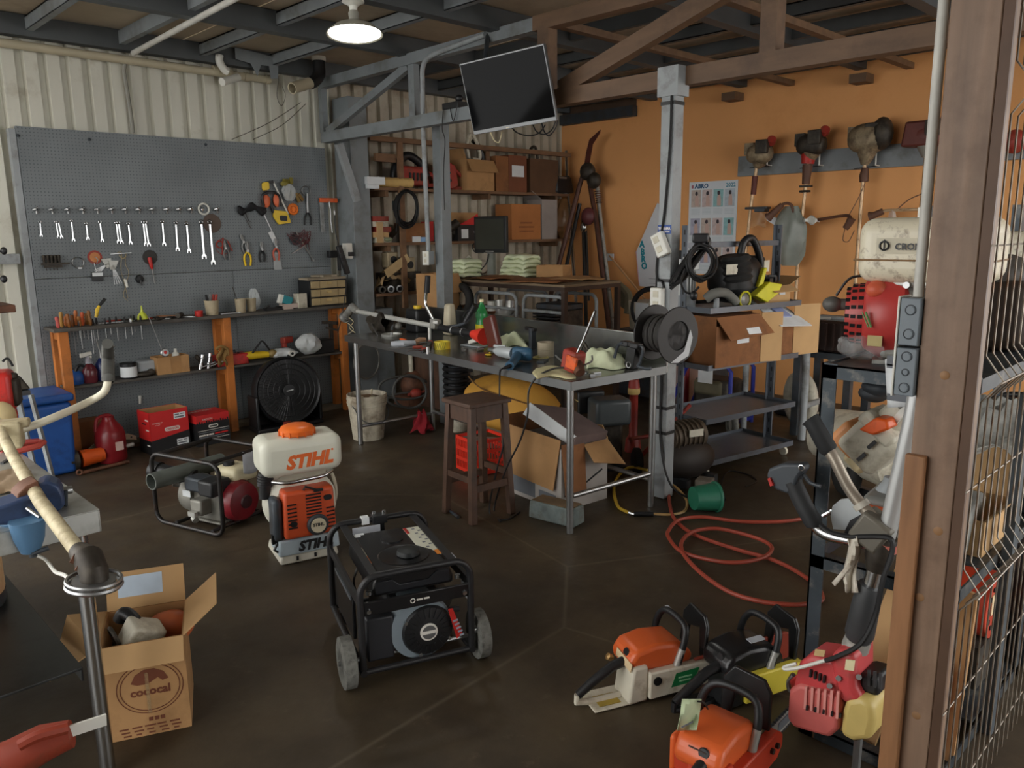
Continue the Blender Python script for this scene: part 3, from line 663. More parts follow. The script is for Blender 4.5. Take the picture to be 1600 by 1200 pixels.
p = onb(310, 6.88); one('red_cap', B().lathe([(.032, 0), (.036, .05), (.03, .05), (.027, .006), (0, .006)], p+VV((0, 0, .001)), (0, 0, 1), 20), REDP, 'small red plastic cap on the front of the bench top', 'pot')  # a small red cap, hollow side up
# drawer organiser
x0 = PY(478, 470, 6.95).x; x1 = x0+.42
t = thing('drawer_organiser', 'smoky drawer organiser with three yellowed drawers on the bench top', 'organiser', (x0+.2, 6.96, TOPZ))
z0 = TOPZ+.002
part('case', B().bx(x0, x0+.012, 6.87, 7.08, z0, z0+.25).bx(x1-.012, x1, 6.87, 7.08, z0, z0+.25).bx(x0, x1, 7.068, 7.08, z0, z0+.25).bx(x0, x1, 6.87, 7.08, z0, z0+.008).bx(x0, x1, 6.87, 7.08, z0+.084, z0+.09).bx(x0, x1, 6.87, 7.08, z0+.166, z0+.172).bx(x0, x1, 6.87, 7.08, z0+.245, z0+.255), BLACK, t, True)
YD = M('yellowed_plastic', (172, 152, 112), .35, 0, .12, 10)
for i in range(3):
    d = part('drawer', B().bx(x0+.016, x1-.016, 6.862, 7.06, z0+.012+.082*i, z0+.08+.082*i), YD, t, True, bev=.003)
    part('pull', B().box(((x0+x1)/2, 6.857, z0+.058+.082*i), (.05, .012, .022)), M('tan', (196, 170, 116), .4), d, True)
    for q in (-.1, .1): part('divider', B().box(((x0+x1)/2+q, 6.86, z0+.046+.082*i), (.003, .006, .064)), M('divider_tint', (140, 120, 84), .4), d, True)
one('slat_pile', B().box((x0+.2, 6.95, z0+.268), (.44, .16, .022), .04).box((x0+.22, 6.96, z0+.29), (.25, .06, .02), -.3).box((x0+.26, 6.93, z0+.288), (.2, .05, .018), .25), M('pale_slat', (148, 136, 116), .8), 'untidy pile of pale slats and strips on top of the drawer organiser', 'slats')
# small boxes left of the organiser
p = onb(470, 6.9); one('carton', B().box(p+VV((0, 0, .07)), (.1, .08, .138), .1), DWHT, 'white carton standing left of the drawer organiser', 'carton', bev=.002)
p = onb(448, 6.9)
t = thing('carton', 'teal and white carton tipped over left of the white carton', 'carton', p)
part('box', B().box((0, 0, .085), (.1, .05, .075), Matrix.Rotation(.35, 3, 'Y')), M('teal', (42, 140, 150), .5), t)
part('white_side', B().box((-.062, 0, .1), (.03, .052, .085), Matrix.Rotation(.35, 3, 'Y')), WHT, t)
part('tray', B().box((0.02, 0, .03), (.16, .07, .04)).box((.0, 0, .006), (.1, .07, .012)), M('pale_pink', (190, 172, 160), .6), t)
p = onb(430, 6.89); one('black_tool', B().box(p+VV((0, 0, .014)), (.22, .06, .026), .1).cyl(p+VV((-.12, -.03, .03)), p+VV((-.08, -.05, .05)), .01, n=8).ring(p+VV((.04, 0, .03)), (0, 0, 1), .03, .006, 16, 6), BLACK, 'flat black tool with a white end lying in front of the cartons', 'tool')
# ---- lower shelf
def onl(x, y=6.95): p = PY(x, 560, y); return VV((p.x, y, SHZ+.001))
p = onl(114, 6.98); t = thing('jug', 'round blue jug with a dark spout at the left end of the bench shelf', 'jug', p)
part('body', B().lathe([(.06, 0), (.068, .02), (.066, .07), (.045, .1), (.02, .11)], (0, 0, 0), (0, 0, 1), 24), BLUE, t)
part('spout', B().sp([(0, -.02, .1), (.03, -.03, .15), (.07, -.03, .13), (.09, -.03, .05), (.1, -.03, .02)], [.012]*25, 8), BLACK, t)
p = onl(138, 6.95); t = thing('spray_bottle', 'spray bottle of dark red liquid with a white trigger on the bench shelf', 'bottle', p)
part('bottle', B().lathe([(.05, 0), (.056, .01), (.058, .1), (.04, .135), (.018, .16), (.016, .2)], (0, 0, 0), (0, 0, 1), 24), M('wine', (96, 40, 46), .2), t)
part('neck', B().lathe([(.019, .155), (.03, .14), (.018, .2), (.014, .205)], (0, 0, .02), (0, 0, 1), 18), M('clear_plastic', (190, 190, 200), .2, alpha=.5), t)
part('trigger', B().box((-.015, 0, .235), (.085, .03, .03), Matrix.Rotation(-.15, 3, 'Y')).box((-.045, 0, .225), (.03, .02, .03)).cyl((.01, 0, .2), (.01, 0, .22), .018, n=12), WHT, t, bev=.004)
p = onl(158, 6.97); t = thing('oil_bottle', 'dark blue bottle with a long thin nozzle on the bench shelf', 'bottle', p)
part('bottle', B().lathe([(.045, 0), (.05, .02), (.05, .14), (.03, .17), (.02, .19)], (0, 0, 0), (0, 0, 1), 20), M('navy', (36, 48, 96), .3), t)
part('nozzle', B().tube([(0, 0, .19), (-.004, 0, .24), (-.02, 0, .35)], [.014, .007, .005], 8), STL, t)
p = onl(199, 6.92); t = thing('paint_tin', 'black tin with a white label on the bench shelf', 'tin', p)
part('tin', B().lathe([(.062, 0), (.065, .004), (.064, .125), (.068, .13), (.058, .132), (.056, .126), (0, .126)], (0, 0, 0), (0, 0, 1), 28), BLACK, t)
part('label', B().lathe([(.0656, .015), (.0656, .1)], (0, 0, 0), (0, 0, 1), 28), PAP, t)
p = onl(225, 7.0); one('plastic_tub', B().box(p+VV((0.02, 0, .065)), (.2, .13, .12), .0, tp=1.08), M('milky', (166, 172, 176), .5), 'milky tub lying behind the tin on the bench shelf', 'tub', bev=.02, seg=3)
p = onl(224, 6.9); one('rag_heap', B().ell(p+VV((0, 0, .022)), (.16, .08, .05)).ell(p+VV((.05, 0, .03)), (.07, .06, .06)), GRIME, 'dark greasy rag heap in front of the milky tub', 'rag')
def opencarton(name, lab, c, d, rz, m, cat='box', fl=None, th=.005, world=None, im=None):
    t = thing(name, lab, cat, c, rz); x, y, z = d
    b = B().bx(-x/2, x/2, -y/2, y/2, .001, th).bx(-x/2, x/2, -y/2, -y/2+th, th, z).bx(-x/2, x/2, y/2-th, y/2, th, z).bx(-x/2, -x/2+th, -y/2+th, y/2-th, th, z).bx(x/2-th, x/2, -y/2+th, y/2-th, th, z)
    part('carton_walls', b, m, t, flat=True)
    if fl:
        for side, ang, ln in fl:   # angle from vertical, outwards
            a = R_(ang); o, s_ = (math.sin(a)*ln, math.cos(a)*ln)
            if side in 'lr':
                g = -1 if side == 'l' else 1
                q = [VV((g*x/2, -y/2+.004, z)), VV((g*x/2, y/2-.004, z)), VV((g*(x/2+o), y/2-.004, z+s_)), VV((g*(x/2+o), -y/2+.004, z+s_))]
            else:
                g = -1 if side == 'f' else 1
                q = [VV((-x/2+.004, g*y/2, z)), VV((x/2-.004, g*y/2, z)), VV((x/2-.004, g*(y/2+o), z+s_)), VV((-x/2+.004, g*(y/2+o), z+s_))]
            part('flap', B().slab(*q, .004), m, t, flat=True)
    return t
p = onl(265, 6.94); t = opencarton('carton', 'small open brown carton on the bench shelf holding a white bottle', p, (.27, .16, .15), 0, CARD)
part('tape', B().box((.02, -.0815, .075), (.09, .002, .148)), M('tape_tan', (160, 118, 70), .4), t)
p = p+VV((.055, .0, .008)); t = thing('glue_bottle', 'white bottle standing in the small brown carton on the bench shelf', 'bottle', p)
part('bottle', B().lathe([(.03, 0), (.032, .13), (.028, .155), (.012, .17)], (0, 0, 0), (0, 0, 1), 18), WHT, t)
part('cap', B().lathe([(.014, .168), (.012, .195), (0, .197)], (0, 0, 0), (0, 0, 1), 14), WHT, t)
for i, (x, y) in enumerate(((311, 6.88), (318, 6.92), (324, 6.88), (331, 6.93))):
    p = onl(x, y); one('chrome_fitting', B().lathe([(.016, 0), (.02, .05), (.012, .055), (.012, .1), (.018, .104), (.018, .135), (.009, .14)], p, ((.3, -.5, .25, .7)[i], .1, 1), 12).bar(p+VV((0, -.02, .02)), p+VV((.12, -.05, .06)), .012, .008), CHR if i % 2 == 0 else GRIME, ORD[i]+' fitting from the left in the clutter of chrome ratchets by the middle leg', 'ratchet')
p = onl(360, 6.94); t = thing('toolbox', 'long red toolbox on the bench shelf behind the middle leg', 'toolbox', p)
part('body', B().box((0, 0, .05), (.3, .13, .1), 0, tp=.96), REDP, t, bev=.008)
part('handle', B().tube([(-.05, 0, .1), (-.05, 0, .125), (.05, 0, .125), (.05, 0, .1)], .006, 6), DKST, t)
p = onl(402, 6.91); t = thing('angle_grinder', 'yellow angle grinder with a black guard lying on the bench shelf', 'grinder', p)
part('body', B().tube([(-.12, 0, .07), (-.06, 0, .065), (.06, 0, .06), (.11, -.01, .055)], [.034, .04, .034, .028], 14), YEL, t)
part('gear_head', B().ell((.15, -.01, .06), (.1, .08, .08)), M('tan_metal', (150, 128, 80), .5, .3), t)
part('side_handle', B().sp([(-.06, -.03, .09), (-.0, -.04, .16), (.05, -.03, .19), (.12, -.02, .1)], .009, 8), BLACK, t)
part('cord_end', B().cyl((-.12, 0, .07), (-.19, .0, .1), .014, n=10), BLACK, t)
p = onl(440, 6.93); bagm((p.x, p.y-.01, p.z), (.26, .17, .1), 'white plastic bag bundle with a roll end on the bench shelf', M('white_bag', (214, 218, 218), .35, alpha=.85), 4)
p = onl(482, 6.93); bagm((p.x, p.y-.02, p.z+.012), (.24, .16, .2), 'white plastic shopping bag at the right of the bench shelf', M('white_bag', (214, 218, 218), .35, alpha=.85), 9)
t = thing('tube_roll', 'white tube end poking out of the bag on the bench shelf', 'tube', onl(455, 6.84))
part('tube', B().cyl((0, -.03, .05), (.0, .03, .05), .028, n=18), WHT, t); part('bore', B().cyl((0, -.031, .05), (0, -.029, .05), .014, n=14), BLACK, t)
p = onl(450, 7.0); one('red_drill', B().box(p+VV((0, 0, .16)), (.12, .06, .06), .3).box(p+VV((-.03, 0, .1)), (.04, .05, .12)).box(p+VV((-.02, 0, .03)), (.1, .09, .06)), OLDR, 'old red hand drill behind the bags on the bench shelf', 'drill', bev=.008)
p = onl(505, 6.95); one('black_crate', B().bx(p.x-.12, p.x+.1, 6.89, 7.05, p.z, p.z+.13), BLACK, 'black box at the right end of the bench shelf', 'box', bev=.006)
t = thing('wall_brackets', 'dusty black bracket arms standing on the shelf beside the right leg', 'bracket', onl(520, 6.98))
part('arm', B().bar((-.1, 0, .3), (.06, -.04, .28), .03, .03).bar((-.06, 0, .24), (.08, -.04, .2), .02, .02).bar((0, 0, 0), (0, 0, .3), .03, .03), GRIME, t)
p = PY(352, 560, 6.83); t = thing('hung_strap', 'tan rag knotted around the middle bench leg', 'rag', (p.x, 6.83, .42))
def Q(u, v): return PY(340+u*14+2*math.sin(v*9), 545+v*24+4*math.sin(u*7), 6.82-.02*math.sin(u*6+v*3))
part('cloth', B().grid(Q, 8, 8), M('tan_cloth', (134, 104, 58), .9), t, True, solid=.01)
part('knot', B().sp([PY(337, 546, 6.82), PY(345, 541, 6.81), PY(355, 545, 6.82), PY(356, 556, 6.82)], .012, 6), M('tan_cloth', (134, 104, 58), .9), t, True)
p = PY(218, 625, BY-.01); one('marker_tube', B().lathe([(.012, -.03), (.012, .02), (.014, .022), (.014, .04), (0, .041)], (p.x, BY-.02, p.z), (.06, 0, 1), 12), WHT, 'small white tube clipped to the board below the bench shelf', 'tube')
# =============== FLOOR ALONG THE LEFT WALL ===============
p = PZ(172, 692); p = VV((p.x*.975, 6.6, 0)); p.x = PY(172, 640, 6.6).x
t = thing('fuel_can', 'dark red plastic fuel can standing on the floor under the bench', 'can', (p.x, 6.68, 0))
part('body', B().lathe([(.1, 0), (.115, .02), (.115, .22), (.1, .27), (.055, .33), (.045, .35), (.045, .37), (0, .372)], (0, 0, .001), (0, 0, 1), 24), M('can_red', (132, 30, 36), .3), t)
part('label', B().box((.03, -.116, .14), (.06, .003, .07)), M('pinkish_label', (200, 170, 160), .7), t)
part('handle', B().sp([(-.1, 0, .26), (-.08, 0, .36), (.0, 0, .38), (.04, 0, .35)], .014, 8), M('can_red', (132, 30, 36), .3), t)
c = VV((PY(137, 650, 6.95).x, 6.99, .036)); one('old_carton', B().bx(c.x-.17, c.x+.1, 6.93, 7.1, .036, .3), CARDD, 'dark dusty carton on the floor behind the left bench leg', 'carton', bev=.004)
# cut-off brush cutter gearbox lying on the floor
P = lambda x, y: PY(x, y, 6.66)
t = thing('pole_motor', 'orange motor head with a silver tube lying on the floor beside the bench leg', 'motor', (PY(140, 690, 6.6).x, 6.6, 0))
lx = PY(140, 690, 6.6).x
part('motor', B().cyl((lx-.08, 6.6, .085), (lx+.09, 6.62, .085), .07, .055, 16), ORA, t, True)
part('tube', B().cyl((lx+.09, 6.62, .09), (lx+.34, 6.66, .11), .018, n=12), ALU, t, True)
part('clutch', B().lathe([(.05, 0), (.078, .01), (.078, .04), (.05, .05)], (lx-.09, 6.6, .085), (-1, 0, 0), 18), GRIME, t, True)
for i in range(8):
    a = i*math.pi/4; part('fin', B().box((lx-.15, 6.6+.068*math.cos(a), .085+.068*math.sin(a)), (.02, .016, .016)), GRIME, t, True)
t = thing('blade_guard', 'curved beige guard with holes lying behind the orange motor head', 'guard', (lx+.2, 6.76, 0))
pts = [(-.2, .1), (-.1, .16), (.02, .19), (.14, .18), (.2, .15), (.2, .12), (.1, .14), (0, .14), (-.08, .12), (-.16, .06), (-.2, .002)]
part('plate', B().prism(pts, (0, 0, 0), (1, 0, 0), (0, 0, 1), .012), M('beige_guard', (150, 136, 112), .6), t, flat=True)
for u, w in ((-.11, .115+.02), (-.05, .15), (.03, .165), (.1, .16), (.16, .148)): part('hole', B().cyl((u, -.0065, w), (u, -.008, w), .008, n=10), BLACK, t)
t = thing('steel_bar', 'rusty steel bar lying on the floor in front of the orange motor head', 'bar', (lx+.05, 6.48, 0))
part('bar', B().cyl((lx-.12, 6.44, .016), (lx+.24, 6.5, .016), .014, n=10), RUST, t, True)
part('ring_end', B().ring((lx-.14, 6.437, .026), (.2, 1, 0), .018, .007, 14, 6), RUST, t, True)
# two printed boxes
ORED = M('carton_red', (204, 40, 40), .5, 0, .05); OBLK = M('carton_black', (28, 28, 30), .5, 0, .1); INK = M('ink_white', (226, 222, 214), .6, 0, 0)
t = thing('printed_box', 'tall open red and black cardboard box on the floor in front of the bench', 'box', (2.43, 6.7, 0), R_(4))
w, d, h = .33, .22, .36; th = .005
part('red_walls', B().bx(-w/2, w/2, -d/2, -d/2+th, .12, h).bx(-w/2, -w/2+th, -d/2, d/2, .12, h).bx(w/2-th, w/2, -d/2, d/2, .12, h).bx(-w/2, w/2, d/2-th, d/2, .12, h), ORED, t, flat=True)
part('black_base', B().bx(-w/2, w/2, -d/2, d/2, .001, .12), OBLK, t, flat=True)
part('black_wedge', B().prism([(-w/2, .119), (w/2, .119), (w/2, .165), (-w/2, .12)], (0, -d/2-.0006, 0), (1, 0, 0), (0, 0, 1), .001), OBLK, t, flat=True)
part('inside_lining', B().bx(-w/2+th, w/2-th, d/2-th-.002, d/2-th, .13, h-.002).bx(w/2-th-.002, w/2-th, -d/2+th, d/2-th, .13, h-.002), CARD, t, flat=True)
part('hand_slot', B().bx(-w/2-.001, -w/2, -.04, .03, .25, .262), BLACK, t)
b = B(); b.prism(rrect(.13, .034, .017), (.02, -d/2-.001, .2), (1, 0, 0), (0, 0, 1), .001)
part('logo_plate', b, INK, t, flat=True)
txt('OREGON', ORED, t, (.02, -d/2-.002, .191), (1, 0, 0), (0, 0, 1), .026, bold=.0008)
txt('POWERED BY', INK, t, (-.1, -d/2-.001, .26), (1, 0, 0), (0, 0, 1), .014); txt('BLOUNT', INK, t, (-.1, -d/2-.001, .244), (1, 0, 0), (0, 0, 1), .011)
for cx, cz in ((.09, .3), (.1, .075)):
    lb = part('white_label', B().bx(cx-.05, cx+.05, -d/2-.0018, -d/2-.0008, cz-.025, cz+.025), PAP, t)
    part('label_print', B().bx(cx-.042, cx-.004, -d/2-.0026, -d/2-.002, cz+.006, cz+.016).bx(cx+.006, cx+.04, -d/2-.0026, -d/2-.002, cz+.008, cz+.016).bx(cx-.042, cx+.036, -d/2-.0026, -d/2-.002, cz-.016, cz-.004), PRN, lb)
for z in (.285, .2, .07): part('side_print', B().bx(-w/2-.001, -w/2, -.085, -.03, z, z+.012), INK, t)
t = thing('printed_box', 'low closed red and black cardboard box on the floor nearer the fan', 'box', (2.79, 6.69, 0), R_(4))
w, d, h = .3, .24, .27
part('black_body', B().bx(-w/2, w/2, -d/2, d/2, .001, .2), OBLK, t, flat=True)
part('red_lid', B().bx(-w/2+.001, w/2-.001, -d/2+.001, d/2-.001, .2, h), ORED, t, flat=True)
b = B()
for i in range(14): b.bx(-w/2+i*.0214, -w/2+i*.0214+.013, -d/2-.001, -d/2, .2, .2+.008+.006*((i*5) % 3))
part('jagged_edge', b, OBLK, t, flat=True)
txt('OREGON', INK, t, (-.03, -d/2+.16, h+.001), (1, 0, 0), (0, 1, 0), .055, bold=.001); txt('OREGON', INK, t, (-.05, -d/2-.001, .225), (1, 0, 0), (0, 0, 1), .022)
part('logo_ring', B().prism(rrect(.09, .03, .015), (.0, -d/2-.001, .165), (1, 0, 0), (0, 0, 1), .001), INK, t, flat=True)
part('logo_hole', B().prism(rrect(.07, .012, .006), (.0, -d/2-.002, .165), (1, 0, 0), (0, 0, 1), .001), OBLK, t, flat=True)
for z in (.132, .055): part('white_stripe', B().bx(-w/2+.01, w/2-.01, -d/2-.001, -d/2, z, z+.004), INK, t)
part('white_print', B().bx(-.135, -.075, -d/2-.001, -d/2, .086, .1).bx(-.07, -.05, -d/2-.001, -d/2, .086, .1).bx(-.045, .0, -d/2-.001, -d/2, .086, .1), INK, t)
part('red_print', B().bx(.01, .06, -d/2-.001, -d/2, .088, .1).bx(.066, .13, -d/2-.001, -d/2, .088, .1), ORED, t)
for k, z in enumerate((.112, .07)): part('chain_print', B().bx(-w/2+.015, w/2-.04*k-.015, -d/2-.001, -d/2, z, z+.008), PRN, t)
# box fan
fx = (PY(392, 620, 6.72).x+PY(487, 610, 6.72).x)/2
t = thing('floor_fan', 'round black floor fan standing in front of the bench', 'fan', (fx, 6.66, 0), R_(-2))
FB = M('fan_black', (24, 25, 27), .45, 0, .1)
part('base', B().bx(-.33, .33, -.1, .1, .003, .04).bx(-.33, -.3, -.09, .1, .04, .34).bx(.3, .33, -.09, .1, .04, .34), FB, t, bev=.01)
part('back_panel', B().prism([(-.3, .04), (.3, .04), (.3, .3), (.2, .52), (-.2, .52), (-.3, .3)], (0, .095, 0), (1, 0, 0), (0, 0, 1), .012), FB, t, flat=True)
fa = VV((-.12, -1, .12)).normalized(); FF = frame(fa); fc = VV((0, -.03, .36))
part('rim', B().lathe([(.29, -.06), (.31, -.06), (.315, .05), (.3, .075), (.285, .06)], fc, fa, 40), FB, t)
b = B()
for R in (.055, .1, .15, .2, .245): b.ring(fc+fa*(.085-.1*R*R), fa, R, .0028, 36, 4)
part('grille_rings', b, M('fan_ring', (32, 33, 35), .5, 0, 0), t)
for k in range(60):
    a = k*math.pi/30; u = FF @ VV((math.cos(a), math.sin(a), 0))
    part('grille_spoke', B().tube([fc+u*.05+fa*.085, fc+u*.19+fa*.08, fc+u*.29+fa*.06], .0018, 3, 0, False, False), FB, t)
hub = part('hub', B().lathe([(.06, .07), (.055, .088), (0, .092)], fc, fa, 24), FB, t)
part('badge', B().bar(fc+fa*.094+FF @ VV((-.032, -.004, 0)), fc+fa*.094+FF @ VV((.032, .004, 0)), .008, .003, fa), STL, hub)
for k in range(3):
    a = k*2*math.pi/3; u = FF @ VV((math.cos(a), math.sin(a), 0)); v = FF @ VV((-math.sin(a), math.cos(a), 0))
    part('fan_blade', B().slab(fc+u*.05-v*.03+fa*.01, fc+u*.26-v*.12-fa*.01, fc+u*.27+v*.1+fa*.025, fc+u*.05+v*.03+fa*.02, .004), M('fan_blade_grey', (40, 41, 44), .5, 0, 0), t)
part('red_tag', B().bx(-.1, -.03, -.13, -.125, .06, .085), OLDR, t)
# blue bin, stand, drill press at the left edge
bxx = PY(62, 600, 6.75).x
t = thing('blue_bin', 'big blue plastic bin with a flat lid standing left of the bench', 'bin', (bxx-.08, 6.75, 0))
part('body', B().box((0, 0, .28), (.43, .42, .556), 0, tp=1.06), BLUE, t, bev=.03, seg=3)
part('lid', B().box((0, 0, .595), (.49, .48, .06)), BLUE, t, bev=.02, seg=3)
sx_ = PY(8, 600, 6.2).x; sz = PY(10, 607, 6.2).z
t = thing('steel_stand', 'splayed stand of pale steel angles at the left edge, under the drill press', 'stand', (sx_, 6.2, 0))
part('top_plate', B().bx(sx_-.25, sx_+.1, 6.0, 6.42, sz-.03, sz), DKST, t, True)
for u, v in ((.1, -.2), (.1, .2), (-.24, -.2), (-.24, .2)):
    part('leg', B().bar((sx_+u, 6.2+v, sz-.03), (sx_+u*1.7, 6.2+v*1.3, .002), .035, .02), GST2, t, True, flat=True)
t = thing('drill_press', 'brown greasy drill press at the left edge of the picture', 'drill press', (sx_-.1, 6.2, sz))
part('base', B().box((sx_-.06, 6.2, sz+.05), (.34, .36, .09), 0, tp=.75), GRIME, t, True, bev=.01)
part('column', B().cyl((sx_-.12, 6.2, sz+.09), (sx_-.12, 6.2, sz+1.2), .045, n=18), GRIME, t, True)
q = PY(10, 480, 6.2)
part('work_table', B().box((q.x-.16, 6.2, q.z), (.36, .32, .05)).box((q.x-.2, 6.2, q.z-.07), (.22, .18, .1)), RUST, t, True, bev=.006)
q = PY(0, 410, 6.1)
part('spindle_head', B().box((q.x-.35, 6.2, q.z+.1), (.4, .3, .4)), GRIME, t, True, bev=.02)
for y in (392, 436): part('feed_handle', B().cyl(PY(-12, y+(5 if y < 400 else -8), 6.05), PY(2, y, 6.0), .007, n=8).ell(PY(6, y, 6.0), (.04, .04, .05), None, 12, 8), BLACK, t, True)
part('cable', B().sp([PY(4, 565, 6.15), PY(12, 560, 6.15), PY(20, 572, 6.12)], .008, 6), CAB, t, True)
# =============== LEFT WORK TABLE ===============
LT = .95
SHT = M('galvanised_sheet', (186, 188, 184), .38, .6, .12, 2.5, ((120, 116, 106), .4, 3))
t = thing('left_table', 'pale sheet metal work table at the left edge with a vise on it', 'table', (.05, 3.7, 0))
part('table_top', B().bx(-1.2, .725, 2.61, 4.6, LT-.004, LT).bx(.721, .725, 2.61, 4.6, LT-.075, LT-.004).bx(-1.2, .721, 2.61, 2.614, LT-.075, LT-.004).bx(-1.2, .721, 4.596, 4.6, LT-.075, LT-.004), SHT, t, True, bev=.003)
for x, y in ((.672, 2.66), (.672, 4.54), (-1.14, 2.66), (-1.14, 4.54)):
    part('leg', B().cyl((x, y, .002), (x, y, LT-.005), .024, n=18), CHR if x > 0 else STL, t, True)
DSH = M('dark_sheet', (70, 72, 72), .35, .6, .2, 3, ((40, 38, 36), .4, 4))
part('lower_shelf', B().bx(-1.15, .645, 2.7, 4.5, .39, .4).bx(.637, .645, 2.7, 4.5, .35, .39), DSH, t, True, bev=.002)
# things on the left table
t = thing('bench_vise', 'blue bench vise clamped on the front edge of the left table', 'vise', PY(30, 800, 2.68))
VB = M('vise_blue', (58, 76, 112), .45, .2, .15, 12, ((40, 42, 52), .4, 12)); VB2 = M('vise_pale_blue', (86, 124, 158), .45, .2, .12)
V = lambda x, y, d=2.68: PY(x, y, d)
part('body', B().prism([(u*.0024, -v*.0024) for u, v in ((-34, -6), (22, -14), (30, 4), (28, 20), (2, 22), (-34, 14))], V(28, 788), (1, 0, 0), (0, 0, 1), .1), VB, t, True, bev=.008)
part('swivel', B().lathe([(.052, -.05), (.06, -.03), (.05, -.01), (.046, .02), (.05, .035)], V(40, 806), (0, 0, 1), 24).ring(V(40, 808), (0, 0, 1), .062, .012, 24, 8), VB2, t, True)
part('clamp_arm', B().tube([V(42, 812, 2.601), V(46, 840, 2.601), V(48, 862, 2.601)], [.05, .042, .026], 12), VB2, t, True)
part('clamp_screw', B().cyl(V(50, 850, 2.605), V(52, 870, 2.605), .011, n=10).cyl(V(50, 866, 2.577), V(76, 856, 2.568), .007, n=8), DKST, t, True)
part('moving_jaw', B().prism([(u*.0024, -v*.0024) for u, v in ((-6, 2), (-4, -12), (-10, -16), (-10, -26), (2, -30), (14, -22), (18, -8), (18, 6), (8, 16), (0, 14))], V(76, 780, 2.738), (1, -.3, 0), (0, 0, 1), .09), VB, t, True, bev=.01)
part('fixed_jaw', B().prism([(u*.0024, -v*.0024) for u, v in ((-14, 8), (-10, -8), (0, -16), (14, -20), (16, 6))], V(38, 774, 2.700), (1, 0, 0), (0, 0, 1), .08), RUST, t, True, bev=.004)
part('screw_head', B().cyl(V(94, 768, 2.738), V(112, 765, 2.738), .013, n=12), STL, t, True)
part('handle', B().tube([V(103, 766, 2.719), V(103, 790, 2.719), V(106, 796, 2.719)], .006, 8), DKST, t, True)
part('lock_bar', B().cyl(V(42, 794, 2.624), V(62, 808, 2.587), .006, n=8), STL, t, True)
# dusty brush cutter clamped in the vise
DUST = M('dusty_tube', (196, 184, 150), .6, .1, .12, 10, ((130, 112, 80), .55, 16))
t = thing('brush_cutter', 'dusty cream brush cutter clamped in the vise, gear head hanging toward the camera', 'brush cutter', PD(130, 880, 2.266))
part('shaft', B().tube([PD(-8, 655, 3.021), PD(20, 712, 2.700), PD(64, 785, 2.332), PD(127, 868, 2.030)], [.018, .019, .02, .02], 16), DUST, t, True)
d = (PD(142, 893, 1.945)-PD(127, 868, 2.030)).normalized(); q = PD(139, 872, 2.247)
part('gear_head', B().tube([PD(124, 862, 2.048), PD(138, 872, 2.001), PD(147, 893, 1.982), PD(147, 908, 1.982)], [.026, .035, .034, .034], 16), GRIME, t, True)
part('clamp_bolt', B().cyl(PD(128, 878, 1.992), PD(112, 872, 1.982), .012, n=10).cyl(PD(133, 888, 1.982), PD(120, 884, 1.973), .012, n=10), RUST, t, True)
part('flange', B().ring(PD(147, 913, 1.982), (.1, -.05, 1), .062, .006, 32, 6).ring(PD(147, 905, 1.982), (.1, -.05, 1), .062, .005, 32, 6).lathe([(.025, -.008), (.05, -.006), (.05, .004), (.025, .006)], PD(147, 908, 1.982), (.1, -.05, 1), 24), STL, t, True)
part('handle_bracket', B().box(PD(14, 678, 2.974), (.09, .1, .1), R_(-20)).box(PD(18, 662, 2.974), (.12, .06, .03), R_(-20)), DUST, t, True, bev=.008)
part('handlebar', B().sp([PD(0, 672, 2.964), PD(36, 670, 3.021), PD(90, 650, 3.115), PD(140, 627, 3.304), PD(163, 612, 3.304), PD(169, 592, 3.304)], .0155, 10), M('cream_tube', (220, 214, 192), .45, .1, .08, 9), t, True)
part('grip', B().tube([PD(169, 596, 3.304), PD(169, 592, 3.304), PD(168.5, 560, 3.5), PD(168, 537, 3.304)], [.022, .026, .0255, .022], 14), M('grey_grip', (84, 84, 80), .7, 0, .1, 30), t, True)
b = B()
for i in range(11): b.ring(PD(169, 592-i*5, 3.5), (0, 0, 1), .0262, .0022, 18, 4)
part('grip_ribs', b, M('grey_grip', (84, 84, 80), .7, 0, .1, 30), t, True)
part('engine_cover', B().box(PD(-2, 612, 3.228), (.11, .14, .17), R_(-20)), REDP, t, True, bev=.02, seg=3)
part('engine_block', B().box(PD(14, 612, 3.247), (.08, .1, .11), R_(-20)).cyl(PD(15, 594, 3.247), PD(15, 582, 3.247), .03, n=12), GRIME, t, True, bev=.01)
part('fuel_cap', B().cyl(PD(8, 648, 3.172), PD(20, 646, 3.172), .034, n=16), REDP, t, True)
part('fuel_tank', B().ell(PD(0, 652, 3.153), (.12, .1, .13), None, 14, 8), M('cream_plastic', (206, 186, 140), .5), t, True)
RC = M('coral_red', (196, 84, 74), .5)
p = PZ(36, 704, LT)
t = thing('strap_clamp', 'coral red band clamp lying on the left table', 'clamp', p)
part('band', B().tube([(-.07, .03, .012), (-.02, .05, .016), (.06, .04, .018), (.08, .02, .014), (.05, -.02, .012), (-.05, -.05, .012)], .013, 8), RC, t)
part('jaw', B().sp([(-.08, .02, .015), (-.02, .02, .03), (.06, .0, .028)], .011, 8), M('deep_coral', (150, 60, 54), .5), t)
c = PZ(16, 745, LT)
def Q(u, v): q = PZ(-12+u*62-14*v, 738+v*36+3*math.sin(u*8), LT+.003); q.z += .012*abs(math.sin(u*5+v*4)); return q
one('paper_scrap', B().grid(Q, 8, 6), M('kraft_dull', (150, 128, 102), .9), 'crumpled dull brown paper lying behind the vise', 'paper', solid=.003)
one('steel_file', B().bar(PZ(3, 724, LT+.004), PZ(16, 716, LT+.004), .012, .006), DKST, 'short dark file lying on the left table beside the shaft', 'file')
t = thing('white_cable', 'white cable curving from the vise down to the gear head', 'cable', PD(112, 908, 2.218))
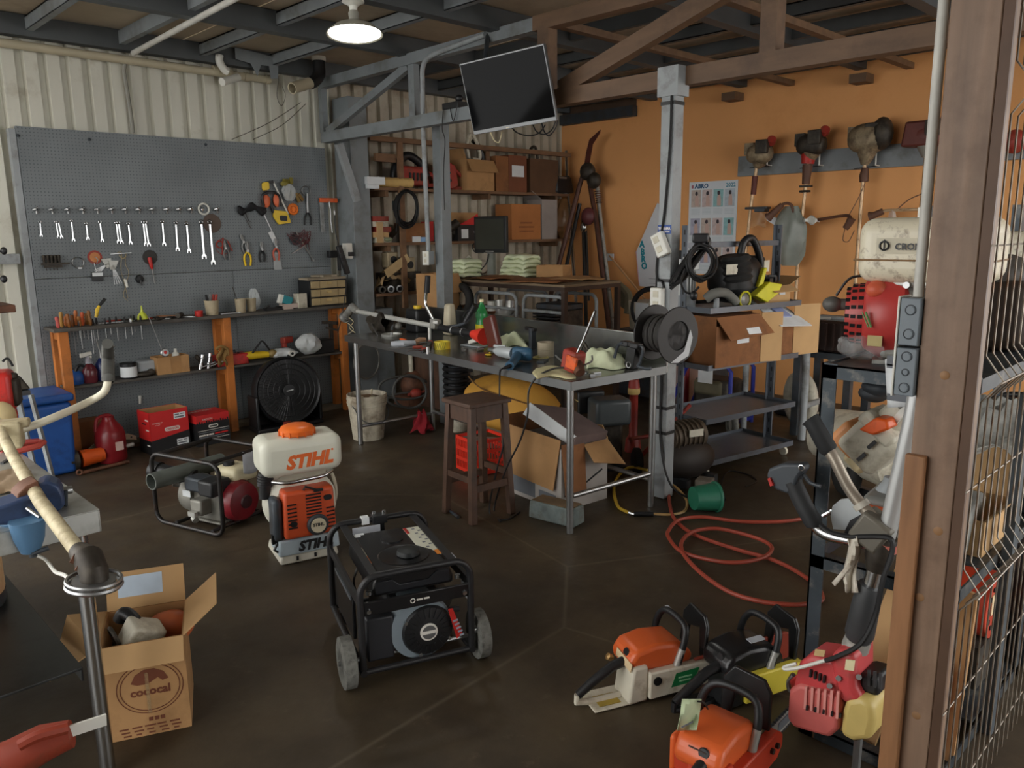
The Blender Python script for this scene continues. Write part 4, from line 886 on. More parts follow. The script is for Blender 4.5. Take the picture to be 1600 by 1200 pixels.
part('cable', B().sp([PD(58, 868, 2.549), PD(72, 875, 2.454), PD(86, 893, 2.266), PD(101, 899, 2.124), PD(114, 911, 2.048)], .0055, 8), WHT, t, True)
# under the left table
p = PZ(20, 950, .3)
CAN = M('tan_can', (198, 164, 122), .6, 0, .1, 4, ((170, 112, 84), .4, 4))
t = thing('tan_drum', 'tan drum with a dark base standing on the lower shelf of the left table', 'drum', (.42, 3.5, .401))
part('body', B().lathe([(.178, .05), (.18, .06), (.18, .38), (.17, .4)], (0, 0, 0), (0, 0, 1), 32), CAN, t)
part('base_band', B().lathe([(0, 0), (.176, 0), (.182, .01), (.182, .05)], (0, 0, 0), (0, 0, 1), 32), DKST, t)
SAWO = M('saw_orange_dark', (140, 52, 30), .6, 0, .15, 9, ((84, 52, 36), .4, 9))
t = thing('pruning_saw', 'orange plastic saw case with a white blade lying at the lower left corner', 'saw', PD(60, 1180, 1.888))
part('case', B().tube([PD(-30, 1205, 1.869), PD(20, 1188, 1.888), PD(70, 1160, 1.926), PD(112, 1146, 1.945)], [.05, .05, .045, .034], 10), SAWO, t, True, bev=0)
part('case_edge', B().sp([PD(30, 1165, 1.850), PD(60, 1150, 1.869), PD(105, 1138, 1.907)], .014, 8), SAWO, t, True)
part('blade', B().bar(PD(108, 1143, 1.945), PD(166, 1124, 2.001), .03, .006, (0, 1, 0)), WHT, t, True)
# open carton in front
INKB = M('ink_brown', (112, 62, 40), .8, 0, 0)
cx, cy = .919, 2.925
t = thing('printed_carton', 'open brown carton with a round printed logo standing beside the left table', 'carton', (cx, cy, 0), R_(-24))
w, d, h = .28, .3, .37; th = .005
part('carton_walls', B().bx(-w/2, w/2, -d/2, d/2, .001, th).bx(-w/2, w/2, -d/2, -d/2+th, th, h).bx(-w/2, w/2, d/2-th, d/2, th, h).bx(-w/2, -w/2+th, -d/2+th, d/2-th, th, h).bx(w/2-th, w/2, -d/2+th, d/2-th, th, h), CARD, t, flat=True)
part('front_flap', B().slab((-w/2, -d/2-.002, h), (w/2, -d/2-.002, h), (w/2-.004, -d/2-.03, h-.085), (-w/2+.004, -d/2-.03, h-.085), .004), CARD2, t, flat=True)
part('back_flap', B().slab((-w/2, d/2, h), (w/2, d/2, h), (w/2, d/2+.06, h+.13), (-w/2, d/2+.06, h+.13), .004), CARD2, t, flat=True)
part('right_flap', B().slab((w/2, -d/2, h), (w/2, d/2, h), (w/2+.12, d/2-.01, h+.1), (w/2+.12, -d/2+.03, h+.09), .004), CARD2, t, flat=True)
part('left_flap', B().slab((-w/2, -d/2, h), (-w/2, d/2, h), (-w/2-.13, d/2-.02, h+.02), (-w/2-.16, -d/2+.02, h-.1), .004), CARD2, t, flat=True)
sl = part('shipping_slip', B().slab((-.1, d/2+.012, h+.035), (.06, d/2+.012, h+.035), (.06, d/2+.046, h+.115), (-.1, d/2+.046, h+.115), -.003), M('slip_blue', (196, 212, 228), .5), t, flat=True)
b = B(); zf = -d/2-.0015
for R in (.105, .094): b.tube([(.015+R*1.05*math.cos(i*math.pi/20), zf, .19+R*.95*math.sin(i*math.pi/20)) for i in range(40)], .0017, 4, 0, True)
part('printed_ring', b, INKB, t)
part('printed_dome', B().prism([(-.055, .215), (-.04, .245), (-.01, .262), (.025, .262), (.055, .245), (.07, .215), (.05, .21), (.035, .225), (0, .205), (-.035, .205)], (.008, zf, 0), (1, 0, 0), (0, 0, 1), .001), INKB, t, flat=True)
txt('cococal', INKB, t, (.015, zf-.0006, .163), (1, 0, 0), (0, 0, 1), .044, bold=.0016)
b = B()
for i in range(3): b.bx(.0+i*.02, .014+i*.02, zf-.0006, zf, .058, .073)
part('printed_icons', b, INKB, t, flat=True)
b = B()
for i in range(3):
    for k in range(5): b.bx(-.1+k*.042+.006*i, -.1+k*.042+.03+.004*((k+i) % 3), zf-.0006, zf, .038-i*.014, .044-i*.014)
part('small_print', b, INKB, t, flat=True)
part('tape', B().bx(-.0, .012, zf-.001, zf, .09, .25), M('shiny_tape', (190, 160, 120), .1, 0, .05, 8, None, 0, None, .4), t, flat=True)
Rz = rotz(R_(-24)); L2W = lambda x, y, z: VV((cx, cy, 0))+Rz @ VV((x, y, z))
t = thing('white_casing', 'white plastic casing with a black hose inside the open printed carton', 'casing', L2W(-.04, 0, .3), R_(-24))
part('casing', B().box((.03, -.02, .03), (.13, .1, .11), Matrix.Rotation(.5, 3, 'Y') @ rotz(.4)), DWHT, t, bev=.015, seg=3)
part('hose', B().sp([(-.05, .06, .07), (-.03, .05, .1), (0, .02, .09), (.02, -.01, .07)], .024, 10), BLACK, t)
part('clamp_ring', B().ring((-.06, -.02, .04), (1, .4, .3), .04, .008, 18, 6), GRIME, t)
t = thing('orange_casing', 'worn orange casing inside the open printed carton', 'casing', L2W(.06, .06, .26), R_(-24))
part('dome', B().ell((.02, .02, .04), (.18, .12, .13), None, 18, 10), M('peach', (196, 104, 62), .5, 0, .2, 9), t)
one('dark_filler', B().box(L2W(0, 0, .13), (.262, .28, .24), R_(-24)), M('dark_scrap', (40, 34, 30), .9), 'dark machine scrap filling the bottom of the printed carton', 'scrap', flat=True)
# =============== WATER PUMP ===============
PB = M('frame_black', (34, 31, 30), .35, .2, .1, 8, ((70, 48, 36), .3, 14))
t = thing('water_pump', 'petrol water pump in a black tube frame on the floor behind the sprayer', 'pump', (2.0, 4.76, 0), R_(-73))
L_, Wd, hh = .6, .42, .46
def hoop(y):
    x0, x1 = -L_/2, L_/2; r = .07
    return [(x0, y, .02+r)]+arc((x0+r, y, hh-r), r, 180, 90, 5)+arc((x1-r, y, hh-r), r, 90, 0, 5)+arc((x1-r, y, .016+r), r, 0, -90, 5)+arc((x0+r, y, .016+r), r, 270, 180, 5)
for y in (-Wd/2, Wd/2): part('frame_hoop', B().tube(hoop(y), .0135, 10), PB, t)
part('frame_rail', B().cyl((-L_/2+.07, -Wd/2, hh), (-L_/2+.07, Wd/2, hh), .0135, n=10), PB, t)
part('frame_rail', B().cyl((L_/2-.07, -Wd/2, hh), (L_/2-.07, Wd/2, hh), .0135, n=10), PB, t)
for x in (-.12, .2): part('frame_rail', B().cyl((x, -Wd/2, .03), (x, Wd/2, .03), .013, n=10), PB, t)
part('crankcase', B().box((.04, 0, .13), (.24, .2, .18)).box((.04, 0, .035), (.26, .24, .02)), M('cast_grey', (122, 120, 112), .5, .4, .2, 12), t, bev=.015)
part('pump_volute', B().lathe([(.05, -.08), (.12, -.06), (.13, 0), (.12, .05), (.06, .07)], (-.14, 0, .16), (1, 0, 0), 24), M('cast_pale', (142, 140, 132), .5, .4, .15, 12), t)
part('label', B().box((-.1, -.132, .2), (.07, .004, .04)), PAP, t)
part('cylinder_head', B().box((.03, -.13, .14), (.1, .1, .1)), M('cast_pale', (142, 140, 132), .5, .4, .15, 12), t, bev=.012)
part('air_filter', B().box((.12, -.1, .27), (.13, .15, .1)), BLACK, t, bev=.015)
part('muffler', B().box((-.02, -.09, .27), (.15, .12, .09)), DKST, t, bev=.015)
part('fuel_tank', B().box((.1, .09, .31), (.22, .2, .1), 0, tp=.85), M('tank_cream', (206, 196, 162), .4), t, bev=.03, seg=4)
part('fuel_cap', B().cyl((.08, .06, .36), (.08, .06, .385), .035, n=18), BLACK, t)
part('recoil_cover', B().lathe([(.125, -.02), (.13, .02), (.115, .06), (.05, .075), (0, .075)], (.19, .01, .16), (1, 0, 0), 28), M('pump_red', (124, 26, 36), .35), t)
part('recoil_hub', B().lathe([(.045, .073), (.04, .085), (0, .087)], (.19, .01, .16), (1, 0, 0), 20), M('hub_dark', (58, 24, 28), .4), t)
GP = M('grey_pipe', (92, 98, 92), .5, 0, .12, 9)
part('outlet_pipe', B().lathe([(.0, 0), (.052, 0), (.052, .52), (.045, .52), (.045, .02), (0, .015)], (-.17, .22, .31), (-.06, -1, .0), 20), GP, t)
part('inlet_hose', B().lathe([(.05, 0), (.05, .26), (.06, .26), (.06, .32), (.04, .32), (.04, .29), (0, .29)], (-.13, -.03, .27), (-1, -.25, .1), 20), BLACK, t)
part('valve', B().cyl((-.23, -.06, .22), (-.26, -.1, .235), .02, n=12).ring((-.26, -.1, .24), (0, 0, 1), .02, .006, 14, 6), STL, t)
part('fuel_cock', B().cyl((.02, -.19, .08), (.05, -.2, .07), .02, n=10).box((.03, -.2, .11), (.06, .03, .03)), ALU, t)
part('paper_tag', B().grid(lambda u, v: (.245-.005*u, .16-.13*u, .475-.14*v-.02*math.sin(u*3)), 4, 4), M('tag_grey', (184, 188, 196), .8), t, solid=.002)
# =============== MIST BLOWER ===============
t = thing('mist_blower', 'backpack sprayer with a white tank, orange cap and orange engine on the floor', 'sprayer', (2.12, 3.89, 0), R_(-15))
TW = M('tank_white', (220, 220, 204), .35, 0, .05, 4); 
part('base', B().box((0, .02, .03), (.33, .32, .054), 0, tp=.94), M('base_white', (196, 192, 178), .5), t, bev=.012)
part('foot_pad', B().box((0, -.05, .1), (.34, .2, .09), 0, tp=.97), M('pad_grey', (166, 180, 188), .5), t, bev=.01)
txt('STIHL', BLACK, t, (.03, -.153, .075), (1, 0, 0), (0, .04, 1), .075, shear=.25, bold=.004)
for x in (-.07, .03): part('slot', B().box((x, -.139, .03), (.012, .005, .022)), BLACK, t)
part('fan_housing', B().lathe([(.02, -.09), (.17, -.08), (.2, -.04), (.2, .05), (.16, .09), (0, .1)], (.0, .03, .3), (0, -1, 0), 32).box((0, .06, .45), (.3, .14, .06)), TW, t)
EO = M('engine_orange', (206, 84, 44), .4, 0, .08)
ec = part('engine_cover', B().box((.01, -.1, .285), (.29, .13, .27), 0, tp=.95), EO, t, bev=.02, seg=3)
for i in range(8): part('vent_slot', B().box((.03, -.168+.0005*i, .39-.018*i), (.085, .006, .007)), BLACK, ec)
for i in range(7): part('vent_slot', B().box((-.09, -.168, .35-.022*i), (.05, .006, .007)), BLACK, ec)
for i in range(6): part('vent_slot', B().box((.12, -.168, .3-.022*i), (.045, .006, .007)), BLACK, ec)
part('vent_hole', B().prism(rrect(.045, .03, .012), (.11, -.166, .36), (1, 0, 0), (0, 0, 1), .008).prism(rrect(.035, .03, .012), (-.085, -.17, .24), (1, 0, 0), (0, 0, 1), .008), BLACK, ec)
part('starter_boss', B().lathe([(.06, 0), (.06, .012), (.05, .02)], (.045, -.163, .215), (0, -1, 0), 24), DKST, ec)
bd = part('round_badge', B().lathe([(.042, .018), (.042, .024), (0, .025)], (.045, -.163, .215), (0, -1, 0), 24), M('badge_ivory', (206, 196, 170), .5), t)
txt('STIHL', BLACK, bd, (.045, -.1895, .212), (1, 0, 0), (0, 0, 1), .024, bold=.001)
part('side_guard', B().box((-.16, -.07, .26), (.05, .14, .24)), DKST, t, bev=.02)
part('throttle_lever', B().tube([(-.02, -.16, .42), (-.01, -.16, .44), (.06, -.17, .41)], .006, 6).box((.06, -.165, .41), (.05, .02, .014)), BLACK, t)
part('spark_lead', B().sp([(.16, .0, .2), (.2, -.02, .32), (.19, .02, .44), (.13, .04, .47)], .01, 8), M('pale_hose', (190, 186, 166), .5), t)
part('blower_elbow', B().cyl((-.19, -.0, .43), (-.18, -.0, .5), .042, n=18).cyl((-.19, 0, .36), (-.19, 0, .43), .035, n=16), BLACK, t)
for i in range(4): part('elbow_rib', B().ring((-.185, 0, .44+.015*i), (.1, 0, 1), .043, .004, 18, 5), BLACK, t)
part('carry_bar', B().sp([(-.17, -.1, .475), (-.1, -.14, .47), (0, -.145, .475), (.1, -.14, .48), (.16, -.1, .49)], .012, 10), CHR, t)
part('latch', B().box((-.17, -.1, .15), (.05, .03, .05)).tube([(-.17, -.12, .13), (-.19, -.13, .1), (-.17, -.12, .08)], .008, 6), BLACK, t)
part('tank', B().box((0, .0, .6), (.45, .26, .21)), TW, t, bev=.055, seg=5)
txt('STIHL', M('logo_orange', (226, 104, 40), .5, 0, 0), t, (.03, -.1315, .545), (1, 0, .03), (0, 0, 1), .1, shear=.25, bold=.0055)
part('trademark_dot', B().cyl((.16, -.1305, .62), (.16, -.1325, .62), .006, n=14), M('logo_orange', (226, 104, 40), .5, 0, 0), t)
cp = part('tank_cap', B().lathe([(.085, 0), (.095, .006), (.097, .03), (.085, .045), (.06, .056), (0, .06)], (-.0, -.02, .704), (0, 0, 1), 36), M('cap_orange', (232, 112, 42), .35), t)
for i in range(14): part('cap_rib', B().box((.096*math.cos(i*.449), -.02+.096*math.sin(i*.449), .718), (.012, .008, .026), i*.449), M('cap_orange', (232, 112, 42), .35), cp)
# =============== GENERATOR ===============
GB = M('gen_black', (22, 22, 24), .28, 0, .08, coat=.3); GF = M('gen_frame', (34, 34, 36), .4, 0, .1)
t = thing('generator', 'black open frame generator on two grey wheels in the middle of the floor', 'generator', (1.9, 2.68, 0), R_(-21))
w, d, z0, z1 = .46, .62, .075, .475
def gh(y, r=.075):
    return [(-w/2, y, z0)]+[tuple(q) for q in arc((-w/2+r, y, z1-r), r, 180, 90, 6)]+[tuple(q) for q in arc((w/2-r, y, z1-r), r, 90, 0, 6)]+[(w/2, y, z0)]
for y in (-d/2, d/2): part('frame_hoop', B().tube(gh(y), .0145, 12), GF, t)
for x in (-w/2, w/2):
    part('bottom_rail', B().cyl((x, -d/2-.014, z0), (x, d/2+.014, z0), .0145, n=12), GF, t)
    part('top_rail', B().bx(x*.72-.016, x*.72+.016, -d/2, d/2, z1-.012, z1-.004), GF, t)
    part('side_rail', B().bx(x-.006, x+.006, -d/2, d/2, z1-.13, z1-.09), GF, t)
for y in (-d/2, d/2): part('cross_rail', B().cyl((-w/2, y, z0), (w/2, y, z0), .013, n=10), GF, t)
part('front_bar', B().bx(-w/2+.012, w/2-.012, -d/2-.008, -d/2+.006, .315, .372), GB, t, bev=.003)
for x in (-.2, .2):
    part('bolt', B().cyl((x, -d/2-.008, .335), (x, -d/2-.016, .335), .009, n=10), CHR, t)
    part('tank_bolt', B().cyl((x*.93, -d/2+.035, .385), (x*.93, -d/2+.035, .4), .012, n=10), CHR, t)
part('emblem', B().ring((-.02, -d/2-.0085, .344), (0, 1, 0), .009, .002, 14, 5), INK, t)
part('small_print', B().bx(-.004, .022, -d/2-.0095, -d/2-.008, .341, .348).bx(.026, .05, -d/2-.0095, -d/2-.008, .341, .348), INK, t)
tk = part('fuel_tank', B().prism([(-.17, .365), (.17, .365), (.17, .4), (.15, .462), (-.15, .462), (-.17, .4)], (0, -.04, 0), (1, 0, 0), (0, 0, 1), .46), GB, t, bev=.012, seg=3)
part('tank_panel', B().prism([(-.16, .38), (.15, .38), (.15, .43), (.1, .435), (.06, .405), (-.06, .405), (-.09, .43), (-.16, .43)], (0, -.274, 0), (1, 0, 0), (0, 0, 1), .008), M('tank_face', (34, 36, 40), .3), t, bev=.002)
part('tank_recess', B().lathe([(.09, .463), (.105, .4655), (.11, .4625)], (.0, -.13, 0), (0, 0, 1), 36), GB, t)
part('fuel_cap', B().lathe([(.045, .462), (.05, .466), (.046, .484), (.02, .49), (0, .49)], (.02, -.13, 0), (0, 0, 1), 28), M('cap_black', (30, 33, 34), .5), t)
part('fuel_gauge', B().lathe([(.05, .462), (.05, .468), (.0, .47)], (.0, .06, 0), (0, 0, 1), 24), GB, t)
lb = part('warning_label', B().prism([(.078, .16), (.15, .16), (.16, .15), (.16, -.18), (.145, -.19), (.125, -.12), (.078, -.05)], (0, 0, .4632), (1, 0, 0), (0, 1, 0), .001), M('label_ivory', (208, 208, 190), .6), t, flat=True)
part('red_band', B().bx(.078, .092, .09, .16, .464, .4645), REDP, lb, flat=True)
part('orange_band', B().bx(.131, .153, -.185, -.135, .464, .4645), M('label_orange', (222, 134, 44), .6), lb, flat=True)
b = B()
for i in range(9): b.bx(.112+.02*(i % 2), .126+.02*(i % 2), .13-.028*i, .142-.028*i, .464, .4643)
part('label_print', b, PRN, lb, flat=True)
lb = part('warning_strip', B().bx(-.158, -.143, -.16, .02, .4625, .4635), M('label_ivory', (208, 208, 190), .6), t, flat=True)
part('orange_band', B().bx(-.158, -.143, -.16, -.08, .464, .4645), M('label_orange2', (196, 112, 50), .6), lb, flat=True)
part('white_sticker', B().bx(-.15, -.12, .14, .17, .464, .465).bx(-.14, -.1, .16, .18, .464, .4652), PAP, t, flat=True)
part('paper_tag', B().bx(-.13, -.0, .27, .275, .41, .458), M('tag_grey', (184, 188, 196), .8), t)
part('tag_tape', B().bx(-.08, -.045, .292, .33, .46, .492), PAP, t)
part('lift_bracket', B().bx(-.03, .04, .285, .335, .455, .495), BLACK, t, bev=.004)
for x in (-.018, .03): part('lift_bolt', B().cyl((x, .31, .495), (x, .31, .51), .009, n=8), CHR, t)
part('bracket_post', B().bx(-.015, .025, .29, .31, .35, .455), BLACK, t)
part('engine_block', B().box((.02, -.03, .2), (.24, .36, .22)), M('engine_dark', (46, 46, 47), .5, .3), t, bev=.02)
part('cooling_shroud', B().lathe([(.13, -.1), (.135, 0), (.128, .03)], (.02, -d/2+.05, .2), (0, -1, 0), 36).box((-.09, -.24, .2), (.1, .06, .14)), M('shroud_grey', (126, 138, 146), .5, 0, .05), t)
rc = part('recoil_starter', B().lathe([(.112, 0), (.112, .02), (.1, .036), (.045, .044), (0, .044)], (.045, -d/2+.045, .19), (0, -1, 0), 40), BLACK, t)
for i in range(22):
    a = i*math.pi/11; part('starter_rib', B().bar((.045+.06*math.cos(a), -d/2+.002, .19+.06*math.sin(a)), (.045+.1*math.cos(a), -d/2+.008, .19+.1*math.sin(a)), .007, .008, (0, 1, 0)), BLACK, rc)
bd = part('round_badge', B().lathe([(.037, 0), (.037, .006), (.03, .007)], (.045, -d/2+.002, .19), (0, -1, 0), 28), INK, t)
part('badge_face', B().lathe([(.03, .0076), (0, .0078)], (.045, -d/2+.002, .19), (0, -1, 0), 24), M('badge_grey', (92, 92, 92), .5), bd)
part('badge_bar', B().bx(.013, .077, -d/2-.0075, -d/2-.0055, .184, .197), INK, bd)
for a in (150, 250, 330): part('cover_bolt', B().cyl((.045+.105*math.cos(R_(a)), -d/2+.02, .19+.105*math.sin(R_(a))), (.045+.105*math.cos(R_(a)), -d/2+.005, .19+.105*math.sin(R_(a))), .008, n=8), CHR, t)
part('pull_handle', B().cyl((.13, -d/2-.0, .27), (.175, -d/2-.01, .27), .011, n=10), BLACK, t)
wt = part('red_tag', B().prism([(0, 0), (.02, 0), (.06, -.12), (.035, -.14)], (.125, -d/2-.014, .28), (1, 0, 0), (0, 0, 1), .002), REDP, t, flat=True)
b = B()
for i in range(5): b.prism([(.018+.008*i*.9, -.055-.017*i), (.04+.008*i*.8, -.05-.017*i), (.042+.008*i*.8, -.058-.017*i), (.02+.008*i*.9, -.063-.017*i)], (.125, -d/2-.016, .28), (1, 0, 0), (0, 0, 1), .001)
part('tag_stripe', b, M('tag_stripe', (150, 160, 175), .6), wt, flat=True)
part('side_box', B().bx(-.205, -.095, -.29, -.14, .1, .285), M('box_black', (38, 39, 43), .5), t, bev=.008)
part('alternator', B().cyl((.02, .15, .2), (.02, .29, .2), .115, n=28), M('engine_dark', (46, 46, 47), .5, .3), t)
part('control_panel', B().bx(-w/2+.004, -w/2+.02, -.12, .26, .12, .36), GB, t, bev=.005)
part('panel_strip', B().bx(-w/2-.002, -w/2+.004, -.12, .2, .3, .315), M('strip_grey', (88, 92, 96), .5), t)
part('side_sticker', B().bx(w/2-.002, w/2+.003, -.27, -.2, .28, .36).bx(.15, .19, -.26, -.2, .466, .4665), M('tag_grey', (184, 188, 196), .8), t)
part('muffler', B().cyl((.17, -.08, .2), (.17, .12, .2), .055, n=20), GRIME, t)
part('fuel_hose', B().sp([(-.14, .1, .36), (-.18, .05, .3), (-.17, -.02, .22), (-.14, -.05, .18)], .006, 6), M('hose_grey', (96, 98, 100), .5), t)
TYR = M('tyre_grey', (112, 112, 106), .85, 0, .15, 30, ((66, 66, 62), .5, 40))
for s_ in (-1, 1):
    wl_ = part('wheel', B().lathe([(.06, -.026), (.09, -.027), (.104, -.022), (.104, .022), (.09, .027), (.06, .026), (.06, -.026)], (s_*.283, -.255, .104), (1, 0, 0), 36), TYR, t)
    part('rim', B().lathe([(0, -.016), (.06, -.02), (.06, .02), (0, .016)], (s_*.283, -.255, .104), (1, 0, 0), 28), BLACK, wl_)
    part('hub_bolt', B().cyl((s_*.303, -.255, .104), (s_*.318, -.255, .104), .01, n=8), STL, wl_)
part('axle', B().cyl((-.27, -.255, .104), (.27, -.255, .104), .009, n=8), STL, t)
for x in (-.2, .2): part('foot', B().cyl((x, .27, .002), (x, .27, z0-.01), .02, n=12), BLACK, t)
part('handle_stub', B().cyl((.235, -.3, .15), (.27, -.3, .15), .016, n=10), STL, t)
# =============== STEEL TABLE ===============
TA = R_(-6); TO = VV((3.35, 2.94, 0)); TR = rotz(TA); TZ = .94; TL, TWd = 2.83, .82
def TB(x, y, z=0.): return TO+TR @ VV((x, y, z))
def PTu(x, y, u):     # photo pixel on the vertical plane u metres behind the table's front edge
    d = _f+CR*((x-800)/FPX)-CU*((y-600)/FPX); e = TR @ VV((1, 0, 0))
    return CC+d*(((TO-CC).dot(e)+u)/d.dot(e))
TS = M('table_steel', (132, 134, 132), .26, .85, .18, 3, ((84, 80, 72), .55, 3.5), .02)
TSE = M('table_edge', (120, 122, 122), .35, .8, .12, 5)
t = thing('steel_table', 'long stainless steel work table with a backsplash in the middle of the shop', 'table', TO, TA)
part('table_top', B().bx(0, TWd, 0, TL, TZ-.004, TZ), TS, t, bev=.002)
part('apron', B().bx(-.003, 0, 0, TL, TZ-.05, TZ).bx(0, TWd, -.003, 0, TZ-.05, TZ).bx(0, TWd, TL, TL+.003, TZ-.05, TZ), TSE, t)
part('backsplash', B().bx(TWd-.004, TWd+.02, -.003, TL, TZ-.05, TZ+.19), TS, t, bev=.006)
for x, y in ((.04, .05), (.04, TL-.12), (TWd-.06, .05), (TWd-.04, TL-.12)):
    part('leg', B().cyl((x, y, .002), (x, y, TZ-.004), .0215, n=18), STL, t)
part('stretcher', B().cyl((.06, .05, .23), (TWd-.08, .05, .23), .016, n=12), STL, t)
part('stretcher', B().cyl((.06, TL-.12, .16), (TWd-.06, TL-.12, .16), .016, n=12), STL, t)
part('stretcher', B().cyl((TWd-.05, .07, .18), (TWd-.045, TL-.14, .18), .016, n=12), STL, t)
# brush cutter on the table
t = thing('brush_cutter', 'white brush cutter with a red collar lying along the steel table', 'brush cutter', PZ(690, 535, TZ))
SHF = M('white_tube', (206, 206, 200), .35, .3, .06, 9)
u = .4
part('shaft', B().tube([PTu(556, 486, u), PTu(680, 510, u)], .0205, 14), SHF, t, True)
part('gear_head', B().tube([PTu(559, 487, u), PTu(551, 480, u), PTu(543, 490, u), PTu(538, 496, u)], [.03, .04, .036, .045], 14), ALU, t, True)
part('gear_rings', B().ring(PTu(541, 492, u), PTu(543, 490, u)-PTu(538, 496, u), .046, .006, 18, 5).ring(PTu(538, 496, u), PTu(543, 490, u)-PTu(538, 496, u), .05, .006, 18, 5), STL, t, True)
part('loose_wires', B().sp([PTu(541, 494, u), PTu(533, 500, u), PTu(545, 506, u), PTu(552, 515, u), PTu(544, 522, u)], .003, 5).sp([PTu(545, 496, u), PTu(552, 503, u), PTu(546, 512, u), PTu(555, 520, u)], .003, 5), M('cream_line', (214, 200, 160), .6), t, True)
part('clamp', B().box(PTu(679, 506, u), (.05, .07, .08), TA).box(PTu(683, 503, u), (.06, .05, .03), TA+.4), ALU, t, True, bev=.006)
part('handlebar', B().sp([PTu(680, 505, u), PTu(672, 490, u), PTu(665, 474, u), PTu(666, 455, u), PTu(668, 440, u)], .014, 10), CHR, t, True)
part('grip', B().cyl(PTu(667, 457, u), PTu(668.5, 431, u), .024, .022, 14), BLACK, t, True)
part('second_bar', B().sp([PTu(684, 512, u), PTu(708, 510, u+.05), PTu(728, 504, u+.12), PTu(738, 490, u+.16)], .014, 10), DKST, t, True)
part('throttle_grip', B().tube([PTu(727, 503, u+.12), PTu(739, 483, u+.16), PTu(743, 477, u+.17)], [.022, .024, .03], 12).sp([PTu(738, 482, u+.16), PTu(728, 488, u+.14), PTu(724, 496, u+.13)], .008, 6), BLACK, t, True)
part('hand_sleeve', B().tube([PTu(688, 512, u), PTu(712, 517, u), PTu(739, 522, u)], [.026, .03, .028], 14), BLACK, t, True)
part('band', B().ring(PTu(708, 516, u), PTu(739, 522, u)-PTu(688, 512, u), .03, .004, 18, 5).ring(PTu(724, 519, u), PTu(739, 522, u)-PTu(688, 512, u), .03, .004, 18, 5), STL, t, True)
part('red_collar', B().tube([PTu(739, 522, u), PTu(748, 524, u), PTu(757, 526, u)], [.032, .05, .064], 18), M('bright_red', (218, 56, 40), .4), t, True)
part('engine_shield', B().box(PTu(769, 519, u), (.05, .14, .24), TR @ Matrix.Rotation(-.35, 3, 'X')), M('shield_brown', (90, 44, 36), .3, 0, .15), t, True, bev=.03, seg=3)
part('white_guard', B().box(PTu(743, 532, u), (.05, .14, .03), TR @ Matrix.Rotation(-.3, 3, 'X')), WHT, t, True, bev=.008)
part('support', B().cyl(PTu(671, 507, u), (PTu(671, 507, u).x, PTu(671, 507, u).y, TZ+.001), .014, n=10), SHF, t, True)
p = PTu(594, 500, u)
def Q(a, v):
    th = a*2*math.pi; r = .055+.02*math.sin(3*th+v*5)
    return p+TR @ VV((r*math.cos(th), (v-.5)*.26, r*1.3*math.sin(th)-.03+.03*math.sin(v*7)))
part('greasy_wrap', B().grid(Q, 16, 6), GRIME, t, True)
part('drip_rod', B().cyl(PTu(578, 502, u), PZ(590, 524, TZ+.006), .006, n=8), STL, t, True)
def tc(x, u):
    v = PTu(x, 500, u); return VV((v.x, v.y, TZ+.001))
def tz(x, y, h=.001): v = PZ(x, y, TZ); v.z += h; return v
def tbox(name, lab, cat, x, y, d, m, rz=0., bev=.004, seg=2): return one(name, B().box(tz(x, y, d[2]/2+.001), d, TA+rz), m, lab, cat, bev=bev, seg=seg)
p = tc(655, .6)
t = thing('black_canister', 'square black canister with a yellow cap at the far end of the steel table', 'canister', p, TA)
part('body', B().box((0, 0, .1), (.18, .2, .2), 0, tp=.92), BLACK, t, bev=.02, seg=3); part('cap', B().cyl((0, .02, .2), (0, .02, .225), .035, n=16), YEL, t); part('ridge', B().box((-.088, 0, .1), (.008, .17, .02)), BLACK, t)
one('cream_jug', B().box(tc(703, .68)+VV((0, 0, .13)), (.1, .11, .26), TA, tp=.7), M('jug_cream', (206, 196, 170), .5), 'cream jug behind the black canister on the steel table', 'jug', bev=.02)
t = thing('parts_cluster', 'dark greasy carburettor parts behind the white shaft', 'carburettor', tz(640, 520))
for i, (x, y, s_) in enumerate(((622, 515, .05), (634, 512, .06), (645, 516, .05), (655, 517, .04))): part('body', B().ell(tz(x, y, .03), (s_*1.6, s_*1.2, .06)).cyl(tz(x, y, .03), tz(x+5, y, .08), .014, n=8), GRIME if i % 2 else ALU, t, True)
t = thing('round_can_lid', 'round steel pan under the white shaft on the table', 'pan', tz(612, 525))
part('pan', B().lathe([(0, .0), (.085, .0), (.09, .018), (.086, .018), (.082, .004), (0, .004)], (0, 0, 0), (0, 0, 1), 28), ALU, t)
part('knob', B().cyl((0, 0, .004), (0, 0, .03), .012, n=10), STL, t)
one('orange_bit', B().bar(tz(626, 531, .008), tz(634, 533, .008), .022, .014), ORA, 'small orange plastic piece on the far part of the steel table', 'piece', bev=.003)
t = thing('glove', 'pale grey folded glove near the front edge of the steel table', 'glove', tz(632, 541))
part('palm', B().tube([tz(612, 541, .016), tz(630, 541, .02), tz(648, 539, .016)], [.022, .028, .02], 10), M('glove_grey', (168, 172, 178), .8), t, True)
part('cuff', B().tube([tz(648, 539, .016), tz(656, 536, .02), tz(664, 535, .018)], [.02, .026, .022], 10), M('cuff_tan', (188, 150, 120), .8), t, True)
